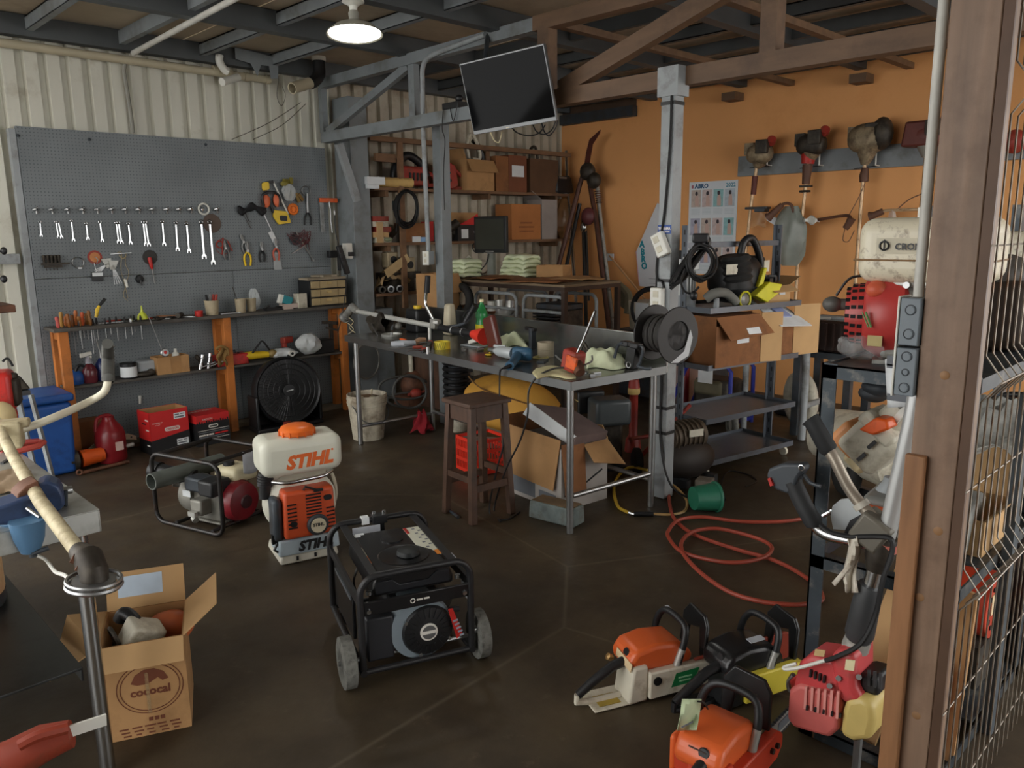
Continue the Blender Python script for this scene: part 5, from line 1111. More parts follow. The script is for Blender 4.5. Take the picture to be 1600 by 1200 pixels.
for i, (x0, y0, x1, y1, lb) in enumerate(((660, 545, 606, 547, 'long red handled screwdriver along the front edge of the steel table'), (668, 548, 637, 551, 'shorter red handled screwdriver along the front edge of the steel table'), (676, 537, 650, 538, 'red pliers lying behind the pale grey glove'))):
    t = thing('screwdriver' if i < 2 else 'pliers', lb, 'screwdriver' if i < 2 else 'pliers', tz((x0+x1)/2, (y0+y1)/2))
    m_ = tz(x0*.72+x1*.28, y0*.72+y1*.28, .014)
    part('handle', B().tube([tz(x0, y0, .014), tz(x0*.9+x1*.1, y0*.9+y1*.1, .014), m_], [.01, .014, .01], 8), OLDR, t, True)
    part('blade', B().cyl(m_, tz(x1, y1, .012), .004, n=6), STL, t, True)
one('black_ratchet', B().bar(tz(668, 548, .022), tz(672, 540, .02), .03, .03).cyl(tz(665, 551, .015), tz(660, 553, .015), .012, n=10), BLACK, 'small black ratchet near the yellow tape roll', 'ratchet', bev=.004)
one('silver_stub', B().cyl(tz(669, 553, .0), tz(669, 553, .05), .014, n=12), CHR, 'short silver tube standing beside the black ratchet', 'tube')
t = thing('tape_roll', 'roll of yellow and black caution tape on the steel table', 'tape', tz(691, 545))
part('roll', B().lathe([(.045, 0), (.06, 0), (.06, .055), (.045, .055), (.045, 0)], (0, 0, 0), (0, 0, 1), 28), M('tape_yellow', (226, 204, 60), .4), t)
for i in range(9):
    a = math.pi+R_(-50+i*14); part('dark_stripe', B().bar((.0602*math.cos(a), .0602*math.sin(a), .004), (.0602*math.cos(a+.25), .0602*math.sin(a+.25), .051), .008, .002), M('stripe_dark', (80, 76, 40), .5), t)
one('socket', B().lathe([(.008, 0), (.019, 0), (.019, .04), (.011, .04), (.009, .008)], tz(724, 549, .02), (-.6, -.8, .05), 16), CHR, 'chrome socket lying on its side on the steel table', 'socket')
one('clear_tray', B().box(tz(741, 541, .006), (.1, .2, .01), TA+.2), M('milky', (166, 172, 176), .5), 'small milky tray under the red collar', 'tray', bev=.004)
one('short_bolt', B().cyl(tz(746, 549, .012), tz(755, 548, .012), .011, n=10), STL, 'short steel bolt right of the milky tray', 'bolt')
one('yellow_key', B().ell(tz(763, 556, .008), (.04, .06, .012)).bar(tz(765, 553, .008), tz(775, 547, .012), .01, .008), YEL, 'yellow key fob next to the drill tip', 'key')
# drill
t = thing('electric_drill', 'blue and grey corded drill lying on the steel table', 'drill', tz(800, 560))
DB = M('drill_blue', (48, 88, 116), .45, 0, .08); DG = M('drill_grey', (176, 182, 184), .4, .2, .06)
D_ = lambda x, y, h=.05: PZ(x, y, TZ+h)
part('gear_case', B().tube([D_(774, 548), D_(780, 549), D_(794, 551), D_(802, 552)], [.02, .034, .04, .04], 14), DG, t, True)
part('chuck', B().tube([D_(764, 546), D_(768, 547), D_(775, 548)], [.012, .018, .02], 12), STL, t, True)
part('motor_case', B().tube([D_(801, 552), D_(806, 552), D_(827, 554), D_(830, 554)], [.04, .046, .046, .036], 14), DB, t, True)
part('handle', B().tube([D_(808, 556, .045), D_(802, 565, .03), D_(796, 572, .022)], [.032, .026, .03], 12), DB, t, True)
part('cord_sleeve', B().tube([D_(797, 572, .022), D_(788, 575, .02)], [.014, .01], 8), BLACK, t, True)
q0 = D_(788, 575, .02); q1 = PTu(781, 585, -.03)
part('cord', B().sp([q0, D_(784, 577, .015), q1, PTu(781, 640, -.05), PTu(787, 690, -.06), PTu(776, 735, -.1), PZ(765, 800, .01), PZ(790, 812, .008), PZ(812, 800, .008)], .0055, 7), CAB, t, True)
part('hammer_bar', B().cyl(D_(772, 541, .06), D_(790, 542, .06), .012, n=8), DG, t, True)
def clothq(x, y, w, h, amp, seed=0, hz=.03):
    def Q(a, v):
        q = PZ(x+(a-.5)*w+3*math.sin(v*6+seed), y+(v-.5)*h+2*math.sin(a*7+seed), TZ+.004)
        e = math.sin(math.pi*a)**.5*math.sin(math.pi*v)**.5
        q.z += e*(hz+amp*math.sin(a*11+seed)*math.cos(v*8+seed*2)); return q
    return B().grid(Q, 18, 12)
one('rag', clothq(802, 533, 44, 17, .02, 1, .06), RAG, 'pale green rag bunched behind the drill', 'rag', solid=.004)
one('rag', clothq(866, 582, 62, 16, .006, 2, .016), M('cream_rag', (196, 188, 146), .9, 0, .1, 14, ((150, 140, 100), .3, 6), .2), 'flat cream rag under the red pruner on the steel table', 'rag', solid=.004)
one('rag', clothq(945, 567, 62, 18, .03, 3, .09), RAG, 'big pale green rag heap near the right end of the steel table', 'rag', solid=.004)
t = thing('clear_tape', 'two clear tape rolls stacked on the steel table', 'tape', tz(853, 557))
part('roll', B().lathe([(.04, 0), (.058, 0), (.058, .05), (.04, .05), (.04, 0)], (0, 0, 0), (0, 0, 1), 26), M('tape_clear', (188, 176, 152), .15, 0, .05, 8, None, 0, None, .8), t)
part('roll', B().lathe([(.04, .051), (.058, .051), (.058, .1), (.04, .1), (.04, .051)], (0, 0, 0), (0, 0, 1), 26), M('tape_clear', (188, 176, 152), .15, 0, .05, 8, None, 0, None, .8), t)
one('tape_loop', B().ring(tz(845, 560, .008), (0, 0, 1), .05, .006, 22, 5), M('loop_yellow', (178, 168, 110), .5), 'flat yellowish band beside the clear tape rolls', 'band')
t = thing('clamp_stand', 'small upright black clamp standing behind the drill', 'clamp', tz(832, 545))
part('post', B().bar((0, 0, 0), (.0, 0, .15), .03, .05), DKST, t, bev=.004); part('arm', B().bar((.0, .06, .15), (0, -.03, .14), .04, .025), BLACK, t, bev=.004)
# bottle
p = tc(753, .68)
t = thing('soda_bottle', 'green soda bottle with a yellow label on the steel table', 'bottle', p)
GR = M('bottle_green', (52, 150, 84), .12, 0, .05, 8, None, 0, None, .75)
part('bottle', B().lathe([(.04, 0), (.05, .012), (.052, .14), (.045, .16), (.05, .185), (.046, .22), (.025, .27), (.016, .29), (.016, .305)], (0, 0, 0), (0, 0, 1), 24), GR, t)
part('label', B().lathe([(.0525, .05), (.0528, .052), (.0528, .125), (.0525, .127)], (0, 0, 0), (0, 0, 1), 24), M('label_yellow', (228, 208, 40), .5), t)
part('cap', B().lathe([(.018, .303), (.018, .325), (0, .326)], (0, 0, 0), (0, 0, 1), 16), M('cap_pale', (226, 214, 170), .4), t)
# red pruner with silver rod
t = thing('starter_housing', 'worn red and orange starter housing with a silver rod standing up from it', 'housing', tz(896, 582))
part('housing', B().box(PTu(896, 563, .14), (.1, .12, .13), TR @ Matrix.Rotation(.2, 3, 'X')), OLDR, t, True, bev=.02, seg=3)
part('orange_face', B().box(PTu(893, 567, .085), (.02, .09, .08), TR @ Matrix.Rotation(.2, 3, 'X')), ORA, t, True, bev=.008)
part('foot', B().tube([PTu(901, 570, .12), PTu(907, 583, .1)], [.04, .03], 10), RUST, t, True)
part('rod', B().tube([PTu(900, 556, .12), PTu(912, 530, .14), PTu(930, 486, .15)], [.008, .008, .009], 10), CHR, t, True)
part('rod_end', B().ell(PTu(900, 556, .12), (.03, .03, .03), None, 10, 6), STL, t, True)
part('cord', B().sp([PTu(885, 574, .1), PTu(862, 577, .05), PTu(838, 590, -.02), PTu(826, 612, -.05), PTu(824, 650, -.06), PTu(812, 690, -.06), PTu(790, 735, -.08), PZ(772, 795, .01), PZ(782, 815, .008)], .006, 7), CAB, t, True)
part('tail_loops', B().sp([PTu(908, 572, .15), PTu(924, 565, .15), PTu(925, 556, .18)], .005, 6).sp([PTu(886, 566, .15), PTu(873, 560, .2), PTu(868, 555, .2), PTu(878, 565, .2)], .005, 6), STL, t, True)
one('clutch_coil', B().ring(tz(915, 558, .05), (.8, -.5, .3), .05, .012, 22, 6).ring(tz(915, 558, .05), (.6, -.6, .5), .03, .012, 18, 6).ell(tz(915, 558, .05), (.04, .06, .06)).box(tz(915, 558, .008), (.06, .06, .014)), GRIME, 'greasy clutch coil behind the red housing', 'clutch')
one('metal_chips', B().box(tz(887, 589, .008), (.03, .02, .014), .3).box(tz(915, 583, .006), (.05, .03, .01), .4).box(tz(932, 584, .006), (.06, .02, .01), -.2).box(tz(925, 587, .006), (.03, .03, .012), 1), STL, 'loose metal bits on the front corner of the steel table', 'metal bits')
one('flat_plate', B().box(tz(848, 565, .006), (.12, .05, .01), .5), DKST, 'flat dark tool behind the cream rag', 'tool')
t = thing('angle_stand', 'black bent stand with curved side bars at the right end of the steel table', 'stand', tz(985, 572))
part('plate', B().prism([(-.03, 0), (.05, 0), (.07, .16), (.0, .16)], (tz(984, 575)), TR @ VV((0, -1, 0)), (0, 0, 1), .05), BLACK, t, True, bev=.004)
part('top_lump', B().box(PTu(979, 537, .22), (.05, .06, .03), TA).box(PTu(994, 540, .2), (.05, .06, .03), TA), BLACK, t, True, bev=.006)
for pts in (((960, 559), (966, 540), (974, 536)), ((998, 541), (1005, 545), (1000, 566), (997, 572), (1008, 576), (1017, 576))): part('side_bar', B().sp([PTu(x, y, .2) for x, y in pts], .009, 8), DKST, t, True)
part('emblem', B().ring(PTu(982, 570, .19), TR @ VV((-1, 0, 0)), .016, .003, 14, 5), STL, t, True)
# =============== UNDER AND IN FRONT OF THE TABLE ===============
p = VV((3.86, 5.72, 0))
t = thing('plaster_bucket', 'dirty white plastic bucket on the floor under the left end of the steel table', 'bucket', PZ(576, 684))
BK = M('bucket_white', (204, 196, 176), .5, 0, .1, 8, ((104, 84, 58), .6, 9))
part('body', B().lathe([(.135, 0), (.165, .3), (.172, .305), (.172, .33), (.168, .335), (.174, .34), (.174, .4), (.166, .4), (.158, .3), (.13, .012), (0, .012)], (0, 0, .002), (0, 0, 1), 36), BK, t)
part('rim_band', B().ring((0, 0, .365), (0, 0, 1), .174, .005, 36, 6).ring((0, 0, .33), (0, 0, 1), .173, .005, 36, 6), BK, t)
part('bail_handle', B().sp([(-.17, -.03, .32), (-.14, -.15, .2), (0, -.2, .17), (.12, -.15, .24), (.17, .0, .34)], .004, 6), DKST, t)
part('sludge', B().lathe([(.155, .355), (.1, .375), (0, .37)], (0, 0, 0), (0, 0, 1), 24), M('sludge', (122, 92, 62), .9, 0, .4, 20, None, .5), t)
part('scraps', B().ell((.04, -.03, .37), (.08, .05, .03), .5).ell((-.05, .02, .37), (.06, .05, .03)).cyl((.07, .03, .37), (.1, .06, .42), .008, n=6), CUP, t)
rc = PY(573, 564, 6.8)
t = thing('steel_drum_lid', 'round steel lid hung on the grey sheet below the column', 'lid', rc)
part('rim', B().ring((0, 0, 0), (.25, -1, 0), .185, .014, 40, 8), M('worn_grey', (128, 126, 120), .5, .4), t)
part('lid_plate', B().lathe([(0, 0), (.185, 0), (.185, .008), (0, .008)], (0, 0, 0), (.25, -1, 0), 40), M('lid_dull', (112, 116, 116), .45, .4, .1, 4), t)
t = thing('hose_loops', 'loops of grey hose lying on the floor behind the table leg', 'hose', PZ(640, 640))
b = B()
for k, (cx_, cy_, rx, ry) in enumerate(((640, 612, 26, 26), (632, 606, 40, 18), (645, 625, 40, 12))):
    b.sp([PY(cx_+rx*math.cos(a*.785), cy_+ry*math.sin(a*.785), 6.3+.06*k) for a in range(8)], .012, 8, 4, 0, True)
part('hose', b, M('hose_dark', (82, 82, 80), .6), t, True)
t = thing('old_motor', 'rusty old pump motor with a white pipe on the floor behind the grey hose loops', 'motor', PZ(648, 628))
q = PZ(648, 632)
part('body', B().ell(q+VV((0, 0, .22)), (.3, .26, .3)).box(q+VV((0, 0, .06)), (.34, .26, .12)), RUST, t, True)
part('pipe', B().cyl(q+VV((-.03, 0, .3)), q+VV((-.03, 0, .62)), .025, n=12), DWHT, t, True)
part('red_valve', B().ell(q+VV((-.1, -.16, .16)), (.14, .1, .1)).cyl(q+VV((-.2, -.16, .16)), q+VV((.12, -.18, .17)), .014, n=8), OLDR, t, True)
q = TB(TWd-.16, TL-.12, .16)
t = thing('red_cloth', 'crumpled red cloth hung over the low stretcher of the steel table', 'cloth', (q.x, q.y, .06))
def Q(a, v):
    th = a*2*math.pi; r = .03+.055*v*(1+.35*math.sin(5*th+v*6)); return q+VV((r*math.cos(th)*1.2, r*math.sin(th), .035-.17*v+.02*math.sin(4*th)))
part('cloth', B().grid(Q, 30, 8), M('cloth_red', (150, 28, 40), .9, 0, .15, 14), t, True)
sp_ = PZ(712, 655)
t = thing('shock_absorber', 'black coil shaped shock absorber standing behind the wooden stool', 'shock absorber', (4.85, 5.4, 0))
q = VV((PY(712, 590, 5.4).x, 5.4, 0))
b = B()
for i in range(7): b.ring(q+VV((0, 0, .3+.055*i)), (0, 0, 1), .1, .022, 20, 6)
part('coils', b, BLACK, t, True)
part('core', B().cyl(q+VV((0, 0, .08)), q+VV((0, 0, .7)), .07, n=16), DKST, t, True)
part('base', B().lathe([(.1, 0), (.11, .02), (.1, .16), (.07, .2)], q+VV((0, 0, .001)), (0, 0, 1), 20), DWHT, t, True)
for i in range(6): part('fin', B().box(q+VV((.12, -.02, .28+.065*i)), (.1, .05, .03)), BLACK, t, True)
# stool
t = thing('wooden_stool', 'dark wooden stool standing at the front of the steel table', 'stool', (3.245, 3.64, 0), R_(-5))
sh = .765
part('seat', B().bx(-.165, .165, -.15, .15, sh-.028, sh), DWOOD, t, bev=.006)
for sx_ in (-1, 1):
    for sy_ in (-1, 1): part('leg', B().bar((sx_*.155, sy_*.145, .002), (sx_*.125, sy_*.115, sh-.028), .042, .042, (0, 1, 0)), DWOOD, t, bev=.003)
    part('apron', B().bx(-.1, .1, sx_*.118-.012, sx_*.118+.012, sh-.125, sh-.03), DWOOD, t)
    part('apron', B().bx(sx_*.128-.012, sx_*.128+.012, -.09, .09, sh-.125, sh-.03), DWOOD, t)
    part('rung', B().bx(-.13, .13, sx_*.136-.012, sx_*.136+.012, .2, .245), DWOOD, t)
    part('rung', B().bx(sx_*.146-.012, sx_*.146+.012, -.12, .12, .26, .3), DWOOD, t)
# red crate
cq = VV((3.9, 4.32, 0))
t = thing('red_crate', 'bright red plastic crate on the floor behind the stool', 'crate', cq, R_(-10))
RCR = M('crate_red', (226, 54, 34), .45, 0, .05)
part('floor_plate', B().bx(-.14, .14, -.13, .13, .002, .012), RCR, t)
for z in (.02, .1, .18, .26): part('rim_band', B().bx(-.15, .15, -.14, -.132, z-.012, z+.012).bx(-.15, .15, .132, .14, z-.012, z+.012).bx(-.15, -.142, -.14, .14, z-.012, z+.012).bx(.142, .15, -.14, .14, z-.012, z+.012), RCR, t)
for i in range(13):
    part('slat', B().bx(-.15+i*.0248, -.15+i*.0248+.01, -.138, -.132, .01, .27), RCR, t)
    part('slat', B().bx(-.149, -.143, -.14+i*.0228, -.13+i*.0228, .01, .27), RCR, t)
# yellow sack
q = VV((4.62, 4.72, 0))
t = thing('sack', 'big mustard yellow sack slumped under the steel table', 'sack', q, R_(-62))
def Q(a, v):
    th = a*2*math.pi; r = math.sin(math.pi*(.03+.94*v))**.45
    return (-.42+.84*v, .24*r*math.cos(th)*(1+.05*math.sin(5*th+6*v)), .36+.27*r*math.sin(th)*(1+.05*math.sin(4*th+9*v))-.1*v)
part('cloth', B().grid(Q, 26, 16), M('sack_yellow', (206, 152, 60), .75, 0, .1, 4, ((150, 106, 52), .35, 4), .2), t)
part('seam', B().sp([(-.36, -.1, .58), (-.2, -.2, .5), (.1, -.21, .42), (.36, -.12, .33)], .006, 6), M('seam_brown', (120, 84, 40), .8), t)
one('low_crate', B().box(q+VV((-.02, -.02, .05)), (.8, .42, .098), R_(-62)), DWOOD, 'dark low wooden block under the yellow sack', 'crate', bev=.008)
# big open carton
t = opencarton('carton', 'big open carton with torn flaps under the right end of the steel table', (3.86, 3.5, 0), (.42, .52, .42), R_(-6), M('carton_greyed', (178, 172, 166), .8, 0, .1, 4))
x, y, z = .42, .52, .42
part('flap', B().slab((-x/2-.002, -y/2, z+.06), (-x/2-.002, y/2, z+.07), (-x/2-.03, y/2+.03, z-.26), (-x/2-.03, -y/2+.04, z-.28), .005), CARD, t, flat=True)
part('flap', B().slab((-x/2, -y/2-.004, z+.03), (-x/2+.2, -y/2-.004, z+.03), (-x/2+.2, -y/2-.03, z-.31), (-x/2+.02, -y/2-.03, z-.33), .005), CARDD, t, flat=True)
part('flap', B().slab((-x/2+.2, -y/2, z), (x/2, -y/2, z), (x/2+.03, -y/2-.14, z-.15), (-x/2+.2, -y/2-.1, z-.1), .005), CARD, t, flat=True)
part('flap', B().slab((x/2, -y/2, z), (x/2, y/2, z), (x/2-.08, y/2, z+.07), (x/2-.05, -y/2, z+.1), .005), CARD2, t, flat=True)
part('flap', B().slab((-x/2, y/2, z), (x/2, y/2, z), (x/2, y/2+.05, z+.13), (-x/2, y/2+.05, z+.13), .005), CARDD, t, flat=True)
part('printed_base', B().bx(-x/2-.002, -x/2-.0005, -y/2+.05, y/2-.3, .02, .1).bx(-x/2-.002, -x/2-.0005, y/2-.26, y/2-.02, .03, .16), PRN, t)
part('black_line', B().bar((-.05, -y/2-.002, .13), (.16, -y/2-.002, .22), .012, .002, (0, 1, 0)).bar((-x/2+.03, -y/2-.002, .1), (-.05, -y/2-.002, .13), .006, .002, (0, 1, 0)), BLACK, t)
Rt = Matrix.Rotation(R_(-6), 4, 'Z')
t = thing('inner_carton', 'flat white topped carton sticking out of the big open carton', 'box', VV((3.86, 3.5, .25)), R_(-6))
part('body', B().slab(PX(828, 630, 3.74), PX(900, 683, 3.72), PX(950, 674, 3.95), PX(892, 638, 4.0), -.06), M('mauve_brown', (112, 94, 90), .8), t, True, flat=True)
part('white_face', B().slab(PX(817, 647, 3.73), PX(828, 629, 3.735), PX(900, 682, 3.715), PX(884, 692, 3.71), .006), PAP, t, True, flat=True)
# stone block
t = thing('stone_block', 'chipped grey green stone block on the floor at the corner of the steel table', 'block', (3.5, 3.19, 0), R_(8))
part('stone', B().box((0, 0, .06), (.14, .34, .116), 0, tp=.96), M('stone', (108, 118, 116), .9, 0, .3, 12, ((84, 72, 56), .5, 9), .5), t, bev=.012)
part('dirt_top', B().box((0.0, 0.0, .121), (.12, .3, .008)), M('earth', (104, 84, 60), .95, 0, .2, 14), t, bev=.004)
one('loose_rod', B().cyl(PZ(702, 797, .012), PZ(716, 808, .012), .011, n=8), DKST, 'short dark rod lying on the floor by the stool leg', 'rod')
# pump engines right under the table
t = thing('pump_engine', 'black engine with ten on its filter under the right end of the table', 'engine', (4.62, 3.78, 0), R_(-30))
part('skid', B().bx(-.2, .2, -.22, .22, .003, .03), DKST, t)
part('block', B().box((0, 0, .2), (.3, .34, .34)), GRIME, t, bev=.03)
part('filter_case', B().box((-.06, .06, .5), (.22, .17, .18)), BLACK, t, bev=.02, seg=3)
txt('10', INK, t, (-.171, .1, .5), (0, -1, 0), (0, 0, 1), .055, bold=.002)
part('stripe', B().bx(-.172, -.1705, -.03, .05, .512, .52), M('gold_line', (196, 184, 120), .5), t)
part('fuel_tank', B().box((.03, -.16, .46), (.28, .22, .2)), M('tank_grey', (66, 72, 74), .4), t, bev=.03, seg=3)
part('muffler', B().box((-.1, -.14, .3), (.1, .16, .12)), ALU, t, bev=.02)
part('carburettor', B().ell((-.15, .04, .33), (.09, .12, .1)), M('rosy_metal', (112, 78, 74), .5, .4), t)
q = PZ(1008, 745)
t = thing('hand_cart', 'red tube frame with a small black wheel under the right end of the table', 'cart', (4.8, 3.35, 0))
part('wheel', B().lathe([(.03, -.03), (.07, -.035), (.1, -.02), (.1, .02), (.07, .035), (.03, .03), (.03, -.03)], VV((4.62, 3.4, .101)), (.75, -.66, 0), 24), RUB, t, True)
part('wheel_hub', B().lathe([(.0, -.025), (.035, -.03), (.035, .03), (0, .025)], VV((4.62, 3.4, .101)), (.75, -.66, 0), 16), M('hub_tan', (120, 98, 66), .6), t, True)
part('frame', B().tube([(4.65, 3.42, .1), (4.85, 3.3, .32), (5.0, 3.2, .5)], .016, 8).tube([(4.65, 3.42, .12), (4.8, 3.6, .2), (5.1, 3.5, .2)], .016, 8), OLDR, t, True)
t = thing('red_jack', 'red bottle jack shaped tool with a yellow collar under the right end of the table', 'jack', VV((PX(990, 640, 5.1).x, PX(990, 640, 5.1).y, 0)))
part('column', B().lathe([(.07, 0), (.06, .1), (.035, .14), (.035, .5), (.05, .52), (.04, .6)], (0, 0, .002), (0, 0, 1), 16), M('jack_red', (150, 48, 38), .5, 0, .2, 9), t)
part('collar', B().lathe([(.045, .48), (.05, .49), (.05, .53), (.04, .54)], (0, 0, .002), (0, 0, 1), 16), M('collar_tan', (206, 176, 110), .5), t)
# compressor behind post
q = VV((4.72, 2.6, 0))
q = PZ(1072, 765); q = VV((q.x+.15, q.y+.12, 0))
t = thing('air_compressor', 'dark greasy air compressor motor on the floor behind the pale post', 'compressor', q)
part('tank', B().ell(q+VV((0, 0, .17)), (.5, .3, .3), R_(-20), 18, 10), M('compressor_dark', (52, 46, 42), .6, .2), t, True)
part('motor', B().cyl(q+VV((-.12, .06, .34)), q+VV((.14, -.03, .34)), .1, n=20), M('motor_brown', (90, 78, 64), .6, .3), t, True)
for i in range(6): part('fin', B().lathe([(.1, 0), (.115, 0), (.115, .008), (.1, .008)], q+VV((-.1+.04*i, .055-.014*i, .34)), (.945, -.33, 0), 20), M('motor_brown', (90, 78, 64), .6, .3), t, True)
part('label', B().box(q+VV((-.01, -.1, .38)), (.12, .006, .05), R_(-20)), DWHT, t, True)
part('foot', B().box(q+VV((-.12, -.04, .03)), (.05, .16, .056)).box(q+VV((.14, -.1, .03)), (.05, .16, .056)), DKST, t, True)
q2 = q+VV((-.14, -.26, 0)); one('concrete_cube', B().box(q2+VV((0, 0, .055)), (.11, .11, .108), .3), M('concrete_cube_grey', (112, 104, 92), .9, 0, .2, 14), 'small concrete cube on the floor beside the green bucket', 'block', bev=.006)
q = PZ(1085, 800)
t = thing('green_bucket', 'small green plastic bucket tipped on its side by the pale post', 'bucket', q)
GBK = M('bucket_green', (38, 108, 84), .4, 0, .06)
part('body', B().lathe([(.0, 0), (.075, 0), (.092, .15), (.1, .152), (.1, .165), (.092, .165), (.07, .006)], q+VV((-.02, .0, .098)), (.85, -.5, -.03), 32), GBK, t, True)
# hoses
def fl(pts, h=.014): return [PZ(x, y, h) for x, y in pts]
t = thing('red_hose', 'long red air hose coiled in loops on the floor', 'hose', PZ(1130, 860))
part('hose', B().sp(fl([(1044, 760), (1047, 790), (1055, 812), (1085, 835), (1150, 858), (1200, 872), (1240, 890), (1275, 915), (1285, 935)])+[PZ(1270, 942, .02)]+fl([(1240, 945), (1190, 940), (1140, 925), (1095, 895), (1068, 865), (1066, 845), (1085, 830), (1120, 826), (1160, 834), (1195, 846), (1206, 858), (1190, 872), (1150, 879), (1110, 875), (1065, 862), (1045, 840), (1045, 828), (1062, 812), (1100, 808), (1160, 815), (1230, 814), (1290, 803)], .03)+[PZ(1300, 801, .06)], .0115, 9, 7), M('hose_red', (158, 66, 48), .5, 0, .08), t, True)
part('fitting', B().cyl(PZ(1292, 803, .05), PZ(1303, 800, .07), .013, n=10), CHR, t, True)
t = thing('yellow_hose', 'yellow and pale hose looping around the foot of the pale post', 'hose', PZ(985, 795))
part('hose', B().sp([PZ(1012, 735, .1), PZ(985, 730, .06), PZ(965, 745, .014), PZ(959, 765, .013), PZ(965, 790, .013), PZ(978, 799, .013), PZ(990, 803, .013)], .011, 8), M('hose_yellow', (206, 170, 54), .5), t, True)
part('hose', B().sp([PZ(1020, 803, .013), PZ(1050, 804, .013), PZ(1070, 798, .013), PZ(1073, 782, .02), PZ(1060, 765, .04), PZ(1047, 755, .06)], .009, 8), M('hose_tan', (176, 142, 90), .5), t, True)
part('coupler', B().cyl(PZ(990, 803, .015), PZ(1021, 803, .015), .016, n=10), BLACK, t, True)
part('end', B().cyl(PZ(983, 801, .013), PZ(992, 804, .013), .012, n=8), CHR, t, True)
part('power_cord', B().sp([VV((P1[0]-.058, P1[1]-.03, 2.6)), VV((P1[0]-.062, P1[1]-.03, 2.3)), VV((P1[0]-.06, P1[1]+.0, 1.9)), VV((P1[0]-.06, P1[1]+.045, 1.6)), VV((P1[0]-.06, P1[1]+.04, 1.48)), VV((P1[0]-.06, P1[1]-.01, 1.4)), VV((P1[0]-.062, P1[1]-.01, .8)), VV((P1[0]-.064, P1[1]-.02, .4)), VV((P1[0]-.07, P1[1]-.12, .12)), VV((P1[0]+.05, P1[1]-.26, .012))], .0075, 6), CAB, p1, True, label='black cord running down the post')
t = thing('floor_plug', 'black plug and thin cord lying on the floor under the grey trolley', 'cord', PZ(1125, 775))
part('plug', B().tube([PZ(1128, 780, .03), PZ(1128, 772, .03)], [.026, .02], 8), BLACK, t, True)
part('cord', B().sp([PZ(1128, 770, .02), PZ(1129, 750, .006), PZ(1140, 736, .006), PZ(1170, 742, .006), PZ(1182, 752, .006), PZ(1165, 760, .006)], .005, 6), CAB, t, True)
# =============== OVERHEAD ===============
t = thing('television', 'black flat television tilted down, hung from the truss', 'television', (4.105, 4.205, 2.764), 0, None, Matrix(((.188, -.251, -.94), (-.97, .012, -.198), (.061, .968, -.241))))
part('bezel', B().box((0, 0, 0), (.73, .5, .03)), M('bezel_silver', (128, 130, 132), .35, .5, 0), t, bev=.004)
part('screen', B().box((0, .008, .016), (.712, .462, .003)), M('screen_black', (9, 10, 12), .06, 0, 0), t)
MT['screen_black'].node_tree.nodes['Principled BSDF'].inputs['Specular IOR Level'].default_value = .06
part('back_shell', B().box((0, -.02, -.035), (.5, .34, .045), None, tp=.9), BLACK, t, bev=.008)
part('brand_mark', B().box((-.05, -.238, .0165), (.03, .008, .002)), M('ivory', (206, 200, 180), .5), t)
part('mount_pole', B().cyl(PX(758, 100, 4.2), PX(762, 54, 4.375), .018, n=12), DKST, t, True)
part('mount_plate', B().box((.02, .03, -.06), (.16, .2, .012)), DKST, t)
b = B()
for pts in (((795, 192), (806, 206), (825, 212), (842, 208), (852, 195)), ((832, 193), (838, 205), (850, 210), (862, 203), (868, 190)), ((846, 190), (850, 205), (858, 212), (868, 200), (872, 186))): b.sp([PX(x, y, 4.3) for x, y in pts], .005, 6)
part('hanging_cable', b, CAB, t, True)
part('pale_loop', B().sp([PX(766, 205, 4.3), PX(772, 219, 4.3), PX(780, 222, 4.3), PX(784, 206, 4.3)], .004, 6), M('cream_line', (214, 200, 160), .6), t, True)
q = PX(712, 180, 4.4)
t = thing('set_top_box', 'small black receiver box lying on the truss left of the television', 'receiver', (4.4, q.y, 2.771))
part('case', B().box((0, .0, .025), (.12, .2, .05)), BLACK, t, bev=.005); part('knob', B().ell((-.02, -.07, .075), (.06, .07, .06)), BLACK, t)
part('cable', B().sp([(-.06, .08, .02), (-.07, .09, -.15), (-.07, .06, -.25), (-.06, .1, -.5), (-.06, .1, -.8)], .0045, 6).sp([(-.06, .0, .01), (-.07, -.05, -.1), (-.07, -.1, .0)], .0045, 6), CAB, t)
# ceiling lamp
p = VV((3.105, 4.6, 3.262))
t = thing('pendant_lamp', 'lit white enamel pendant lamp under the roof', 'lamp', p)
part('ceiling_rose', B().lathe([(.0, 0.006), (.07, 0.004), (.072, -.012), (.05, -.022), (.028, -.035), (.024, -.06)], (0, 0, 0), (0, 0, 1), 28), WHT, t)
part('socket', B().lathe([(.026, -.06), (.034, -.075), (.03, -.12), (.036, -.14)], (0, 0, 0), (0, 0, 1), 20), M('socket_grey', (150, 148, 138), .5), t)
ax = VV((.06, .1, 1)).normalized()
part('shade', B().lathe([(.036, -.125), (.06, -.135), (.12, -.16), (.178, -.205), (.182, -.213), (.178, -.213), (.12, -.17), (.04, -.14)], (0, 0, 0), ax, 40), M('enamel', (170, 166, 150), .4, 0, .05), t)
part('glowing_disc', B().lathe([(0, -.198), (.17, -.206)], (0, 0, 0), ax, 36), M('lamp_glow', (255, 252, 244), .5, 0, 0, emit=7.), t)
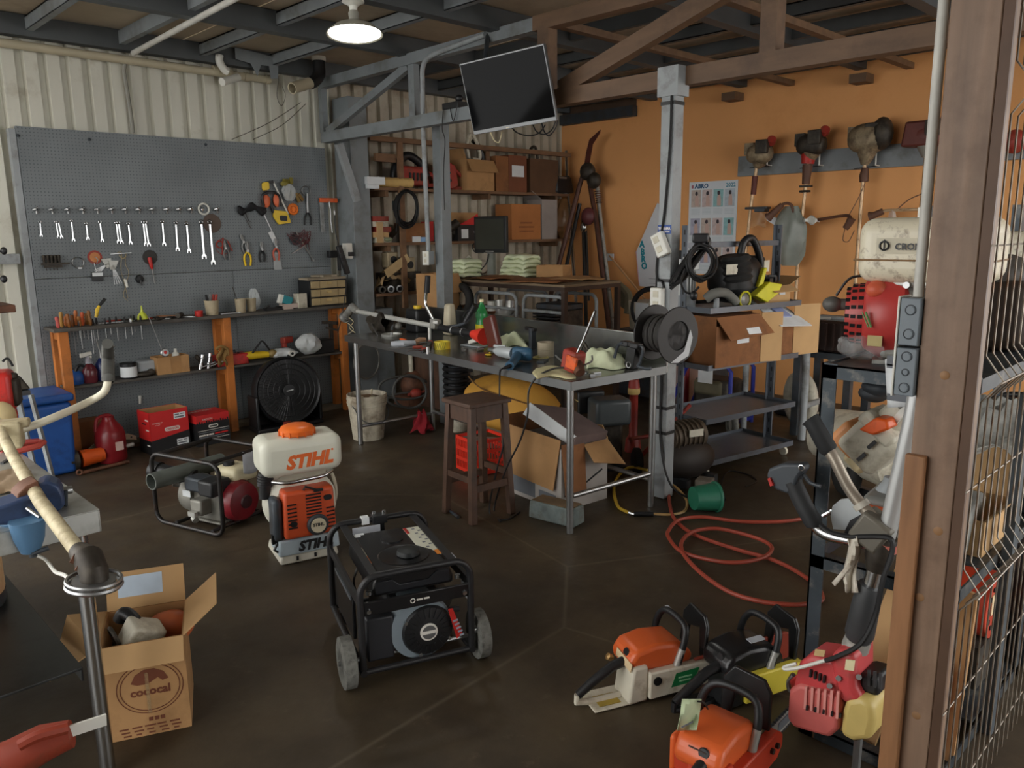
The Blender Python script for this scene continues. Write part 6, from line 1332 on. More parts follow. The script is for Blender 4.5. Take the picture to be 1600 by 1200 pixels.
# pipes
CP = M('pvc_cream', (186, 176, 150), .45, 0, .08, 4)
t = thing('pvc_pipe', 'long cream plastic pipe running along the top of the metal wall', 'pipe', PY(200, 85, 7.13))
a, c = PY(-30, 62, 7.13), PY(422, 125, 7.13)
part('pipe', B().cyl(a, c, .034, n=16), CP, t, True)
for x, y in ((336, 110), (358, 115), (384, 120), (418, 124)): q = PY(x, y, 7.13); part('coupling', B().cyl(q-VV((.02, 0, 0)), q+VV((.02, 0, 0)), .042, n=16), CP, t, True)
one('ceiling_conduit', B().cyl(PZ(208, 83, 3.255), PZ(400, -20, 3.255), .021, n=12), M('conduit_pale', (196, 194, 186), .45), 'straight pale conduit crossing under the roof toward the camera', 'conduit')
one('wall_conduit', B().sp([PY(196, 96, 7.13), PY(194, 110, 7.16), PY(196, 125, 7.16), PY(203, 170, 7.16), PY(208, 207, 7.16)], .016, 8), M('conduit_dull', (140, 138, 128), .5), 'curved dull conduit running down the metal wall to the tool board', 'conduit')
t = thing('broken_elbow', 'white plastic elbow and stub crossing behind the cream pipe', 'pipe', PY(360, 115, 7.05))
part('elbow', B().sp([PY(343, 86, 7.03), PY(343, 96, 7.03), PY(350, 108, 7.03), PY(356, 112, 7.03)], .034, 12), WHT, t, True)
part('stub', B().cyl(PY(347, 128, 6.95), PY(372, 121, 7.04), .034, n=14), WHT, t, True)
one('torn_sheet', B().prism([(0, 0), (.14, -.02), (.2, -.12), (.24, -.02), (.32, -.02), (.33, -.13), (.4, -.12), (.42, .06), (0, .1)], PY(368, 92, 7.0), (1, 0, 0), (0, 0, 1), .004), GST, 'torn grey sheet hanging behind the cream pipe joints', 'sheet')
t = thing('vent_elbow', 'short cream pipe with a black elbow rising into the roof', 'pipe', PY(480, 130, 6.9))
part('stub', B().lathe([(.052, 0), (.052, .3), (.042, .3), (.042, .02), (0, .02)], PY(490, 128, 6.9), (-.9, -.25, -.32), 20), CP, t, True)
q = PY(490, 128, 6.9)
part('elbow', B().sp([q+VV((-.05, -.02, -.02)), q+VV((.02, 0, .02)), q+VV((.07, .01, .08)), q+VV((.08, .02, .16)), q+VV((.08, .02, .26))], .058, 16), BLACK, t, True)
part('collar', B().cyl(q+VV((.08, .02, .2)), q+VV((.08, .02, .245)), .066, n=20), WHT, t, True)
one('thin_wires', B().sp([PY(362, 218, 7.12), PY(420, 192, 7.0), PY(470, 160, 6.9)], .003, 4).sp([PY(395, 218, 7.12), PY(440, 196, 7.0), PY(478, 162, 6.9)], .003, 4).sp([PY(436, 118, 7.1), PY(433, 150, 7.1), PY(440, 165, 7.1), PY(446, 150, 7.1), PY(441, 135, 7.1)], .003, 4), GRIME, 'thin slack wires hanging by the cream vent pipe', 'wire')
for i, (y, lb) in enumerate(((4.66, 'brown timber bracket at the top of the orange wall, farther one'), (3.3, 'brown timber bracket at the top of the orange wall, nearer one'))): one('timber_bracket', B().box((7.9, y, 3.17), (.18, .16, .08)), BRN, lb, 'bracket')
# =============== BACK SHELVES ===============
SW = M('shelf_wood', (122, 90, 64), .75, 0, .2, 5, ((86, 62, 46), .4, 3), .1, (.6, 3, 3))
t = thing('back_shelves', 'wooden wall shelves of three boards on the metal wall behind the table', 'shelves', (6.3, 7.0, 1.1))
ZA, ZB, ZC = 2.245, 1.685, 1.165
part('board', B().bx(4.78, 7.75, 6.85, 7.17, ZA-.03, ZA), SW, t, True)
part('board', B().bx(4.76, 7.75, 6.85, 7.17, ZB-.03, ZB), SW, t, True)
part('board', B().bx(4.76, 5.45, 6.85, 7.17, ZC-.03, ZC), SW, t, True)
part('top_rail', B().bx(4.76, 7.8, 6.86, 6.92, 2.7, 2.75), SW, t, True)
q = PY(627, 300, 6.83)
part('upright', B().bx(q.x-.03, q.x+.03, 6.815, 6.848, 1.0, 2.7), SW, t, True)
for x in (4.95, 6.4, 7.55):
    for z in (ZA, ZB): part('bracket', B().bx(x-.02, x+.02, 6.88, 7.16, z-.09, z-.031), SW, t, True)
part('arm', B().bx(q.x-.28, q.x-.03, 6.86, 6.9, 2.5, 2.58), SW, t, True)
q = PY(772, 260, 6.83); part('upright', B().bx(q.x-.03, q.x+.03, 6.93, 6.98, ZA, 2.7), SW, t, True)
def SA(x, y=6.98): p = PY(x, 290, y); return VV((p.x, y, ZA+.001))
def SB(x, y=6.98): p = PY(x, 370, y); return VV((p.x, y, ZB+.001))
def crt(name, lab, c, d, m, rz=0., cat='box', fl=None): return opencarton(name, lab, c, d, rz, m, cat, fl)
# chainsaw powerhead on the top shelf
t = thing('chainsaw', 'old red chainsaw with a big black cover on the top shelf, left of the post', 'chainsaw', SA(640))
p = SA(640)
part('body', B().box(p+VV((.0, -.02, .13)), (.4, .2, .2), 0, tp=.8), OLDR, t, True, bev=.03, seg=3)
part('top_cover', B().sp([p+VV((-.22, -.02, .02)), p+VV((-.2, -.02, .2)), p+VV((-.05, -.02, .34)), p+VV((.12, -.02, .28)), p+VV((.22, -.02, .14))], .045, 10), BLACK, t, True)
part('rear_handle', B().sp([p+VV((.18, -.02, .18)), p+VV((.3, -.02, .15)), p+VV((.34, -.02, .06)), p+VV((.2, -.02, .04))], .022, 8), OLDR, t, True)
for i in range(4): part('vent_slot', B().box(p+VV((-.08+.05*i, -.125, .12)), (.02, .01, .08)), BLACK, t, True)
p = SA(700, 6.95)
t = thing('chainsaw', 'old red chainsaw with a triangular rear handle on the top shelf, right of the post', 'chainsaw', p)
part('body', B().prism([(-.16, .01), (.02, .01), (.1, .05), (.06, .26), (-.05, .31), (-.16, .26)], p, (1, 0, 0), (0, 0, 1), .14), OLDR, t, True, bev=.012)
part('rear_handle', B().sp([p+VV((.04, 0, .24)), p+VV((.14, 0, .2)), p+VV((.27, 0, .08)), p+VV((.27, 0, .03)), p+VV((.1, 0, .025)), p+VV((0, 0, .03))], .022, 8), OLDR, t, True)
part('bolts', B().cyl(p+VV((-.03, -.07, .1)), p+VV((-.03, -.08, .1)), .02, n=10).cyl(p+VV((-.03, -.07, .18)), p+VV((-.03, -.08, .18)), .012, n=10), BLACK, t, True)
p = SA(610, 6.88)
t = thing('paper_tube', 'tan cardboard tube with white taped end at the left of the top shelf', 'tube', p)
part('tube', B().lathe([(.05, 0), (.05, .42), (.04, .42), (.04, .02), (0, .02)], p+VV((-.18, 0, .052)), (1, -.12, 0), 20), M('tube_tan', (190, 156, 96), .7), t, True)
part('white_end', B().box(p+VV((-.22, -.035, .06)), (.22, .06, .075)).box(p+VV((-.26, -.05, -.0)), (.14, .04, .04)), PAP, t, True)
crt('carton', 'open light carton with a belt loop on the top shelf', SA(738, 6.99), (.44, .28, .34), CARD, .05, fl=[('f', 150, .16), ('l', 25, .12)])
p = SA(738, 6.93); one('saw_handle', B().sp([p+VV((-.04, 0, .36)), p+VV((-.07, 0, .5)), p+VV((.0, 0, .62)), p+VV((.1, 0, .5)), p+VV((.12, 0, .36)), p+VV((0, 0, .35))], .02, 8), DWHT, 'pale loop handle sticking out of the light carton on the top shelf', 'handle')
one('black_hose_piece', B().sp([p+VV((.06, .04, .56)), p+VV((.14, .04, .5)), p+VV((.2, .04, .38)), p+VV((.16, .02, .2))], .03, 8), BLACK, 'black hose hanging out of the light carton on the top shelf', 'hose')
crt('carton', 'brown carton right of the light carton on the top shelf', SA(775, 7.0), (.26, .28, .4), CARDD, 0)
t = crt('carton', 'dark carton with a white label in the middle of the top shelf', SA(797, 6.99), (.3, .27, .42), M('carton_reddish', (120, 72, 48), .85, 0, .12, 5), 0)
part('white_label', B().box((-.0, -.138, .24), (.2, .003, .13)), PAP, t)
crt('carton', 'broad dark brown carton at the right of the top shelf', SA(838, 6.99), (.5, .28, .4), M('carton_dark', (94, 66, 44), .85, 0, .15, 5), 0)
p = SA(828, 6.93); one('dark_handle', B().sp([p+VV((0, 0, .41)), p+VV((.02, 0, .52)), p+VV((.1, 0, .54)), p+VV((.14, 0, .41))], .018, 8), GRIME, 'dark looped handle poking out of the broad brown carton', 'tool')  # dark loop handle above the carton rim
p = SA(873, 6.95); t = thing('black_machine', 'black machine cover at the right end of the top shelf', 'machine', p)
part('body', B().box(p+VV((0, 0, .11)), (.36, .24, .21), 0, tp=.8), BLACK, t, True, bev=.03); part('shiny_strip', B().box(p+VV((-.06, -.12, .19)), (.14, .02, .02)), STL, t, True)
# middle shelf
for i in range(5):
    p = SB(592, 6.93); rr = random.Random(i)
    one('small_box', B().box(p+VV((rr.uniform(-.02, .02), 0, .028+.054*i)), (.2, .12, .05)), (DWHT, CARD2, OLDR, DWHT, OLDR)[i], ('lowest', 'second', 'third', 'fourth', 'topmost')[i]+' small box in the stack at the left end of the middle shelf', 'box', 'small boxes stacked on the middle shelf')
p = SB(594, 6.86); one('long_box', B().box(p+VV((0, .0, .105)), (.07, .02, .21)), M('box_tan', (190, 156, 112), .8), 'tan upright carton strip in front of the small box stack', 'box')
p = SB(602, 6.92); one('green_parts', B().ell(p+VV((0, -.02, .03)), (.14, .1, .058)), M('parts_green', (132, 140, 112), .6), 'greenish parts bag beside the small box stack', 'parts')
p = SB(625, 6.95); one('dark_wedge', B().prism([(-.2, 0), (.12, 0), (.12, .16), (.04, .2)], p, (1, 0, 0), (0, 0, 1), .14), GRIME, 'dark wedge shaped cover behind the wooden upright on the middle shelf', 'cover')
p = SB(643, 6.97); crt('carton', 'brown carton on the middle shelf left of the post', p, (.3, .2, .2), CARDD, 0)
p = SB(655, 6.9); t = thing('flat_box', 'white and blue flat box on the middle shelf left of the post', 'box', p)
part('white_half', B().box(p+VV((-.07, 0, .03)), (.1, .1, .058)), PAP, t, True); part('blue_half', B().box(p+VV((.03, 0, .026)), (.1, .1, .05)), M('pale_blue', (128, 166, 206), .5), t, True)
p = SB(668, 7.0); one('red_box', B().box(p+VV((0, 0, .11)), (.08, .12, .21)), REDP, 'upright red box on the middle shelf beside the post', 'box')
p = SB(691, 6.93); t = thing('belt_coil', 'black drive belt coil standing on the middle shelf right of the post', 'coil', p)
part('coil', B().ring(p+VV((-.02, 0, .14)), (1, -.5, 0), .12, .014, 24, 6).ring(p+VV((.01, .02, .13)), (1, -.3, 0), .11, .012, 24, 6), CAB, t, True)
p = SB(700, 6.98); one('winch', B().ell(p+VV((0, 0, .1)), (.22, .2, .2)).cyl(p+VV((-.06, -.1, .14)), p+VV((.04, -.12, .2)), .05, n=14), GRIME, 'greasy round winch on the middle shelf beside the belt coil', 'winch')
t = thing('printed_box', 'black box with an open red flap on the middle shelf left of the monitor', 'box', SB(728, 6.97))
part('body', B().box((0, 0, .1), (.46, .26, .2)), OBLK, t, flat=True); part('brown_back', B().box((.03, .1, .26), (.5, .01, .12)), CARD, t, flat=True)
part('red_flap', B().prism([(-.22, .18), (.02, .18), (.1, .2), (.06, .3), (-.06, .24)], (0, -.135, 0), (1, 0, 0), (0, 0, 1), .006), ORED, t, flat=True)
part('white_label', B().box((-.13, -.132, .08), (.1, .003, .1)).box((.05, -.132, .1), (.08, .003, .025)), PAP, t)
t = crt('carton', 'orange brown carton with faded print on the middle shelf right of the monitor', SB(810, 6.98), (.5, .28, .42), M('carton_orange', (182, 118, 66), .85, 0, .1, 5), 0)
part('faded_print', B().box((0, -.142, .2), (.2, .002, .02)).box((0, -.142, .15), (.26, .002, .02)).box((0, -.142, .1), (.24, .002, .02)), M('print_faded', (150, 92, 54), .8), t)
crt('carton', 'pale grey carton standing on the middle shelf beside the orange brown one', SB(847, 6.97), (.28, .26, .48), M('carton_pale', (158, 148, 142), .8, 0, .1, 5), 0, fl=[('l', 60, .2)])
p = SB(880, 6.96); bagm((p.x, p.y, p.z), (.4, .26, .5), 'shiny brown bag at the right end of the middle shelf', M('bag_brown', (148, 108, 70), .3, 0, .1, 4), 12)
# cable coil on upright
t = thing('cable_coil', 'big coil of black cable hung on the wooden upright of the shelves', 'cable', PY(636, 325, 6.78))
b = B(); rr = random.Random(3)
for i in range(7):
    cx_, rx, ry = 636+rr.uniform(-3, 3), 15+rr.uniform(-2, 4), 27+rr.uniform(-3, 4)
    b.sp([PY(cx_+rx*math.sin(a*.785), 323+i*.8-ry*math.cos(a*.785), 6.79-.012*i) for a in range(8)], .0085, 6, 4, 0, True)
part('loops', b, CAB, t, True)
part('plug', B().box(PY(619, 321, 6.78), (.06, .05, .09)), M('plug_dark', (52, 60, 60), .5), t, True)
part('tail', B().sp([PY(621, 325, 6.78), PY(620, 345, 6.78), PY(619, 362, 6.8)], .006, 6), CAB, t, True)
# lower left board
def SCd(x, y=6.98): p = PY(x, 455, y); return VV((p.x, y, ZC+.001))
p = SCd(612); t = thing('engine_cylinders', 'two pale cast cylinders stacked on the lowest shelf board', 'cylinder', p)
for dx, dz in ((-.02, .34), (.2, .28)):
    part('cylinder', B().box(p+VV((dx, -.02, dz)), (.14, .12, .16)), M('cast_tan', (176, 160, 130), .6, .2, .15, 12), t, True, bev=.012)
    part('bore', B().cyl(p+VV((dx, -.082, dz)), p+VV((dx, -.09, dz)), .04, n=16), BLACK, t, True)
part('tray', B().box(p+VV((.1, 0, .17)), (.46, .2, .07)), GRIME, t, True)
part('tray_foot', B().box(p+VV((.1, 0, .07)), (.3, .16, .14)), GRIME, t, True)
def Q(a, v): q = SCd(592+a*46, 6.92); return VV((q.x, 6.86+.14*v+.02*math.sin(a*9), q.z+.07+.16*a*(1-a)*3+.05*math.sin(a*8+v*5)))
one('kraft_paper', B().grid(Q, 10, 5), M('kraft_pale', (176, 146, 106), .85), 'crumpled kraft paper on the lowest shelf board', 'paper', solid=.006)
one('board_strip', B().bar(PY(603, 428, 6.84), PY(638, 402, 6.82), .09, .015, (0, 1, 0)), M('strip_tan', (188, 160, 116), .8), 'tan slanting board leaning on the lowest shelf', 'board')
for i, x in enumerate((590, 603, 617)):
    p = SCd(x, 6.9); one('pipe_fitting', B().lathe([(.022, 0), (.03, .002), (.034, .1), (.038, .104), (.038, .14), (.024, .142), (.02, .02)], p+VV((.05, .05, .04)), (-.3, -.9, 0), 16), STL if i else GRIME, ('left', 'middle', 'right')[i]+' round pipe fitting lying on the lowest shelf board', 'fitting')
# =============== DESK BEHIND THE TABLE ===============
DZ = 1.3
t = thing('steel_desk', 'tall rusty framed counter behind the steel table carrying a monitor', 'desk', (5.85, 5.8, 0))
x0, x1, y0, y1 = 5.42, 6.25, 4.84, 6.72
FR = M('frame_brown', (62, 48, 40), .5, .3, .25, 8)
part('top', B().bx(x0, x1, y0, y1, DZ-.02, DZ), M('desk_board', (126, 108, 84), .75, 0, .15, 4), t, True)
part('frame', B().bx(x0, x1, y0, y0+.03, DZ-.06, DZ-.021).bx(x0, x0+.03, y0+.031, y1, DZ-.06, DZ-.021).bx(x1-.03, x1, y0+.031, y1, DZ-.06, DZ-.021), FR, t, True)
for x, y in ((x0, y0), (x1-.045, y0), (x0, y1-.045), (x1-.045, y1-.045)): part('leg', B().bx(x, x+.045, y, y+.045, .002, DZ-.061), FR, t, True)
part('lower_shelf', B().bx(x0+.01, x1-.01, y0+.01, y1-.01, .7, .73), SW, t, True)
def Dk(x, y): v = PZ(x, y, DZ+.001); return v
t = thing('monitor', 'dusty square monitor on a grey stand on the tall counter', 'monitor', (5.9, 6.33, DZ+.001))
RM = rotz(R_(4))
part('bezel', B().box((0, 0, .455), (.045, .47, .385), RM), M('monitor_black', (34, 35, 36), .45), t, bev=.008)
part('screen', B().box((-.0235, 0, .46), (.004, .41, .32), RM), M('screen_dusty', (64, 66, 58), .3, 0, .15, 3), t)
part('neck', B().box((.0, -.0, .14), (.04, .09, .28), RM), M('stand_grey', (132, 134, 128), .5), t)
part('foot', B().box((0, 0, .008), (.2, .26, .015), RM), M('stand_grey', (132, 134, 128), .5), t, bev=.004)
part('led_strip', B().box((-.025, 0, .278), (.004, .12, .006), RM), WHT, t)
part('cable', B().sp([(.03, .1, .4), (-.03, .26, .35), (-.06, .2, .27), (-.02, .1, .26)], .006, 6).sp([(-.04, 0.0, .25), (-.05, .06, .12), (-.2, .14, .0), (-.52, .3, -.1)], .006, 6), CAB, t)
def rags(y0, y1, lab, n, xx=5.78):
    t = thing('rag_stack', lab, 'rags', (xx, (y0+y1)/2, DZ+.001))
    for i in range(n):
        def Q(a, v, i=i):
            e = (abs(2*a-1)**4+abs(2*v-1)**4); w = 1-.15*e
            return (.17*(2*v-1)*w+.01*i, (y1-y0)/2*(2*a-1)*w*(1-.06*i), .046*i+.046*(1-.5*e)+.008*math.sin(a*13+i*2)*math.sin(v*7+i))
        part('rag', B().grid(Q, 16, 10), RAG, t, solid=.03)
rags(6.36, 6.68, 'pale green rags heaped flat left of the monitor stand', 4, 5.68)
rags(5.8, 6.3, 'tall stack of folded pale green rags right of the monitor stand', 5, 6.05)
for i, (x, y, w, h, a, lb) in enumerate(((5.62, 5.35, .5, .6, .3, 'flattened brown carton draped over the near end of the counter'), (5.7, 6.05, .45, .5, -.2, 'flattened brown carton lying in front of the rags on the counter'), (6.0, 5.25, .4, .5, .1, 'flattened brown carton lying at the right end of the counter'))):
    RR = rotz(a)
    def Q(u, v): q = RR @ VV(((u-.5)*w, (v-.5)*h, 0)); return VV((x+q.x, y+q.y, DZ+.012+.004*i+.012*math.sin(u*6+v*4)*(.5+u)))
    one('flat_carton', B().grid(Q, 8, 6), CARDD if i < 2 else CARD, lb, 'cardboard', solid=.006)
crt('carton', 'tilted brown carton flap box behind the rag stack at the far side', (6.1, 5.6, DZ+.02), (.2, .3, .12), CARD, .3)
one('black_bag', B().ell((5.62, 6.6, DZ+.05), (.16, .2, .1)), BLACK, 'black bag at the left end of the counter', 'bag')
p = VV((6.5, 6.86, 0))
one('fan_frame', B().ring((5.9, 6.69, DZ+.12), (1, -.3, 0), .1, .012, 20, 6).ring((6.0, 6.6, DZ+.1), (.7, .6, 0), .08, .01, 20, 6), DWHT, 'small pale ring frames behind the rags at the far end of the counter', 'frame')
# tall brown box and tyre left of the desk
crt('carton', 'tall narrow brown carton standing behind the steel table left of the counter', (5.2, 6.4, .75), (.28, .34, .62), CARD, .2, fl=[('f', 160, .2)])
one('wood_stand', B().bx(4.98, 5.4, 6.14, 6.66, .001, .748), DWOOD, 'dark wooden stand under the tall narrow carton', 'stand', bev=.01)
t = thing('small_tyre', 'small black tyre hung at the left end of the counter', 'ring', (5.36, 6.2, .95))
part('tyre', B().ring((5.36, 6.2, 1.1), (1, -.1, 0), .13, .045, 28, 10), RUB, t, True)
# engines with grey tube frames on the lower shelf
for k, (ya, yb, lb) in enumerate(((5.55, 6.15, 'motor pump with pale pipes in a grey tube frame under the counter, farther one'), (4.9, 5.45, 'black finned engine in a grey tube frame under the counter, nearer one'))):
    ym = (ya+yb)/2; t = thing('framed_engine', lb, 'engine', (5.7, ym, .731))
    for x in (5.5, 5.95):
        part('frame_hoop', B().tube([(x, ya, .75)]+arc((x, ya+.08, 1.1), .08, 180, 90, 5, (0, 1, 0))+arc((x, yb-.08, 1.1), .08, 90, 0, 5, (0, 1, 0))+[(x, yb, .75)], .017, 10), GST2, t, True)
        part('frame_foot', B().cyl((x, ya-.01, .748), (x, yb+.01, .748), .015, n=10), GST2, t, True)
    part('cross_tube', B().cyl((5.5, ya+.01, 1.03), (5.5, yb-.01, 1.03), .016, n=10), GST2, t, True)
    if k == 0:
        part('pump_body', B().ell((5.7, ym, .92), (.3, .34, .3)), ALU, t, True)
        part('outlet', B().sp([(5.62, ym-.1, 1.09), (5.6, ym-.1, 1.0), (5.6, ym+.02, .98), (5.6, ym+.04, 1.1)], .05, 12), M('cast_bright', (196, 196, 192), .35, .6), t, True)
        part('white_cap', B().cyl((5.6, ym+.16, .98), (5.6, ym+.16, 1.08), .05, n=16), WHT, t, True)
        part('flange', B().box((5.58, ym-.04, .93), (.1, .26, .04)), M('cast_bright', (196, 196, 192), .35, .6), t, True)
    else:
        part('engine_block', B().box((5.72, ym, .9), (.3, .36, .3)), GRIME, t, True, bev=.02)
        for i in range(7): part('fin', B().box((5.62, ym, .82+.03*i), (.24, .3, .012)), BLACK, t, True)
        part('tank', B().box((5.72, ym, 1.07), (.3, .36, .06)), DKST, t, True, bev=.015)
one('brown_carton', B().bx(5.55, 5.9, 6.2, 6.6, .731, 1.0), CARDD, 'brown carton under the counter beside the pale pump', 'box', bev=.004)
# =============== POLES IN THE CORNER ===============
def pole(lab, pts, rad, m, extra=None, name='tool_pole'):
    P = [PX(x, y, v) for x, y, v in pts]; e = P[-1]; d = (P[-1]-P[-2]).normalized()
    if e.z > .01 and d.z < 0: P.append(e+d*((e.z-.012)/-d.z))
    t = thing(name, lab, 'pole tool', (P[-1].x, P[-1].y, 0))
    part('shaft', B().tube(P, rad*1.35, 10), m, t, True)
    return t, P
BRP = M('brown_pole', (84, 52, 40), .5, .1, .25, 9)
t, P = pole('dark pole saw with a curved blade at its top, tallest in the corner', [(914, 262, 7.75), (905, 292, 7.7), (866, 440, 7.3)], .022, BRP)
part('blade', B().prism([(-.03, 0), (.05, 0), (.1, .24), (.21, .36), (.22, .4), (.05, .3), (.0, .15)], PX(916, 258, 7.75), (0, -1, 0), (0, 0, 1), .012), M('blade_rust', (92, 44, 34), .5, .3), t, True, flat=True)
part('head', B().ell(PX(918, 268, 7.72), (.16, .22, .22)).ell(PX(928, 282, 7.72), (.14, .2, .2)), GRIME, t, True)
t, P = pole('silver pole leaning at the left of the corner tools', [(885, 236, 7.85), (887, 285, 7.8), (898, 440, 7.5)], .016, CHR)
part('grip', B().cyl(PX(887, 285, 7.8), PX(886.5, 275, 7.8), .03, n=12), BLACK, t, True)
part('white_tag', B().box(PX(883, 297, 7.75), (.01, .1, .16)), PAP, t, True)
t, P = pole('brown pole with a red clutch in the middle of the corner tools', [(922, 290, 7.8), (931, 340, 7.75), (944, 450, 7.6)], .022, BRP)
part('clutch', B().ell(PX(919, 338, 7.72), (.14, .2, .22)), M('maroon', (92, 44, 46), .5), t, True)
t, P = pole('silver pole with spring rings at the right of the corner tools', [(932, 278, 7.9), (938, 340, 7.85), (951, 450, 7.7)], .02, ALU)
b = B()
for i in range(6): b.ring(PX(934+.4*i, 299+i*3.5, 7.88), (0, .1, 1), .036, .008, 12, 5)
part('spring_rings', b, RUST, t, True)
t, P = pole('thin black pole crossing behind the silver pole', [(906, 318, 7.7), (900, 345, 7.65), (880, 440, 7.3)], .018, M('black_pole', (36, 34, 34), .4))
t, P = pole('pair of thin dark tubes hanging behind the brown pole', [(911, 338, 7.85), (914, 440, 7.7)], .018, M('black_pole', (36, 34, 34), .4))
part('second_tube', B().tube([PX(915, 338, 7.86), PX(919, 440, 7.72), PX(920, 470, 7.7)], .014, 8), M('black_pole', (36, 34, 34), .4), t, True)
part('clips', B().ell(PX(912, 355, 7.8), (.08, .1, .14)), CHR, t, True)
t, P = pole('thin pale stick leaning low on the orange wall', [(948, 394, 7.95), (1010, 470, 7.75)], .009, M('stick_tan', (196, 152, 108), .7))
part('white_scrap', B().box(PX(953, 402, 7.93), (.01, .12, .09)), PAP, t, True)
one('pruner_head', B().sp([PX(965, 444, 7.7), PX(982, 462, 7.65), PX(981, 490, 7.6)], .05, 8).prism([(0, 0), (.12, -.1), (.16, -.3), (.06, -.25)], PX(963, 445, 7.68), (0, -1, 0), (0, 0, 1), .02), M('olive_grey', (112, 106, 84), .6), 'olive pruner handle leaning below the banner', 'pruner')
# equipment pile at the foot of the wall, seen between the table and post
t = thing('mower_pile', 'white and black machine housings piled on a stand below the paper banner', 'machine', (7.2, 4.9, 0))
part('stand', B().bx(6.9, 7.6, 4.4, 5.4, .002, .72), DKST, t, True)
part('white_drum', B().lathe([(.0, 0), (.2, 0), (.22, .3), (0, .31)], (7.15, 5.15, .722), (0, 0, 1), 20), DWHT, t, True)
part('black_case', B().ell((7.1, 4.75, .95), (.5, .5, .46)), BLACK, t, True)
part('ring', B().ring((7.0, 5.0, .95), (1, .2, 0), .22, .03, 24, 8), BLACK, t, True)
part('white_tag', B().box(PX(1003, 487, 6.8), (.01, .16, .18)), PAP, t, True)
# =============== ORANGE WALL ===============
t = thing('hanging_rail', 'long grey painted board on the orange wall from which trimmers hang', 'rail', (7.97, 2.6, 2.34))
part('board', B().bx(7.955, 7.998, .5, 4.595, 2.345, 2.555), GST, t, True, bev=.003)
for x in (1204, 1285, 1373):
    q = PX(x, 252, 7.93); part('hook', B().tube([(7.954, q.y, q.z-.04), (7.86, q.y, q.z-.04), (7.86, q.y, q.z+.09)], .007, 6), WHT, t, True)
    part('hook_wire', B().tube([(7.95, q.y+.02, q.z-.04), (7.86, q.y+.2, q.z-.06)], .005, 6), DKST, t, True)
def OWp(x, y, o=.012): return PX(x, y, 8-o)
# calendar
t = thing('wall_calendar', 'big white printed calendar sheet with a grid of small photos on the orange wall', 'calendar', (7.99, 4.91, 1.3))
CY = (5.222, 4.605); ztop, zbot = 2.315, 1.28
part('sheet', B().bx(7.99, 7.996, CY[1], CY[0], zbot, ztop), M('calendar_white', (222, 228, 232), .6, 0, .03), t, True)
txt('ABRO', M('abro_blue', (28, 84, 124), .6, 0, 0), t, (7.9885, 5.06, 2.245), (0, -1, 0), (0, 0, 1), .066, True, bold=.003)
txt('2022', M('abro_teal', (90, 150, 170), .6, 0, 0), t, (7.9885, 4.69, 2.245), (0, -1, 0), (0, 0, 1), .06, True, bold=.002)
part('flag_mark', B().bx(7.988, 7.9895, 5.165, 5.19, 2.245, 2.28), M('flag_red', (176, 96, 110), .6, 0, 0), t, True)
rr = random.Random(2); SKN = M('print_skin', (206, 176, 164), .7, 0, 0); HAR = M('print_hair', (62, 54, 60), .7, 0, 0)
for row in range(3):
    for k in range(4):
        ya = 5.19-k*.143; zt_ = 2.225-row*.315
        ph = part('photo_print', B().bx(7.988, 7.9895, ya-.125, ya, zt_-.19, zt_), M('print_%d' % ((row*4+k) % 5), ((196, 182, 172), (206, 190, 188), (150, 196, 198), (190, 202, 210), (178, 178, 196))[(row*4+k) % 5], .7, 0, .15, 25), t, True)
        part('figure_print', B().prism([(-.02, -.09), (.03, -.09), (.028, -.02), (.015, .04), (-.005, .04), (-.02, 0)], (7.9875, ya-.07, zt_-.09), (0, -1, 0), (0, 0, 1), .0008), SKN, ph, True, flat=True)
        part('hair_print', B().prism(rrect(.034, .044, .015), (7.9868, ya-.068, zt_-.04), (0, -1, 0), (0, 0, 1), .0006), HAR, ph, True, flat=True)
        b = B()
        for i in range(5): b.bx(7.988, 7.9895, ya-.12, ya-.005, zt_-.215-.014*i, zt_-.212-.014*i)
        part('date_print', b, M('print_pale', (176, 190, 196), .7, 0, 0), t, True)
# paper banner
t = thing('paper_banner', 'white paper banner with teal letters hung by a corner beside the pale post', 'banner', OWp(1015, 450))
q = [PX(x, y, 7.975) for x, y in ((1027, 317), (994, 393), (999, 447), (1046, 452), (1046, 328))]
part('paper', B().add([p for p in q]+[p+VV((.006, 0, 0)) for p in q], [(0, 1, 2, 3, 4), (9, 8, 7, 6, 5)]+[(i, 5+i, 5+(i+1) % 5, (i+1) % 5) for i in range(5)]), M('banner_white', (216, 218, 222), .6, 0, .04), t, True, flat=True)
for i, (ch, x, y) in enumerate((('A', 1003, 386), ('B', 1004, 398), ('R', 1005, 409), ('O', 1006.5, 420))): txt(ch, M('teal_ink', (20, 140, 156), .6, 0, 0), t, PX(x, y, 7.972), (0, -1, -.05), (0, 0, 1), .105, True, bold=.005)
part('pink_edge', B().bar(PX(994, 393, 7.972), PX(999, 447, 7.972), .012, .002, (1, 0, 0)), M('pink_print', (214, 176, 190), .6), t, True)
part('fine_print', B().box(PX(1025, 436, 7.972), (.002, .2, .004)).box(PX(1025, 443, 7.972), (.002, .2, .004)), PRN, t, True)
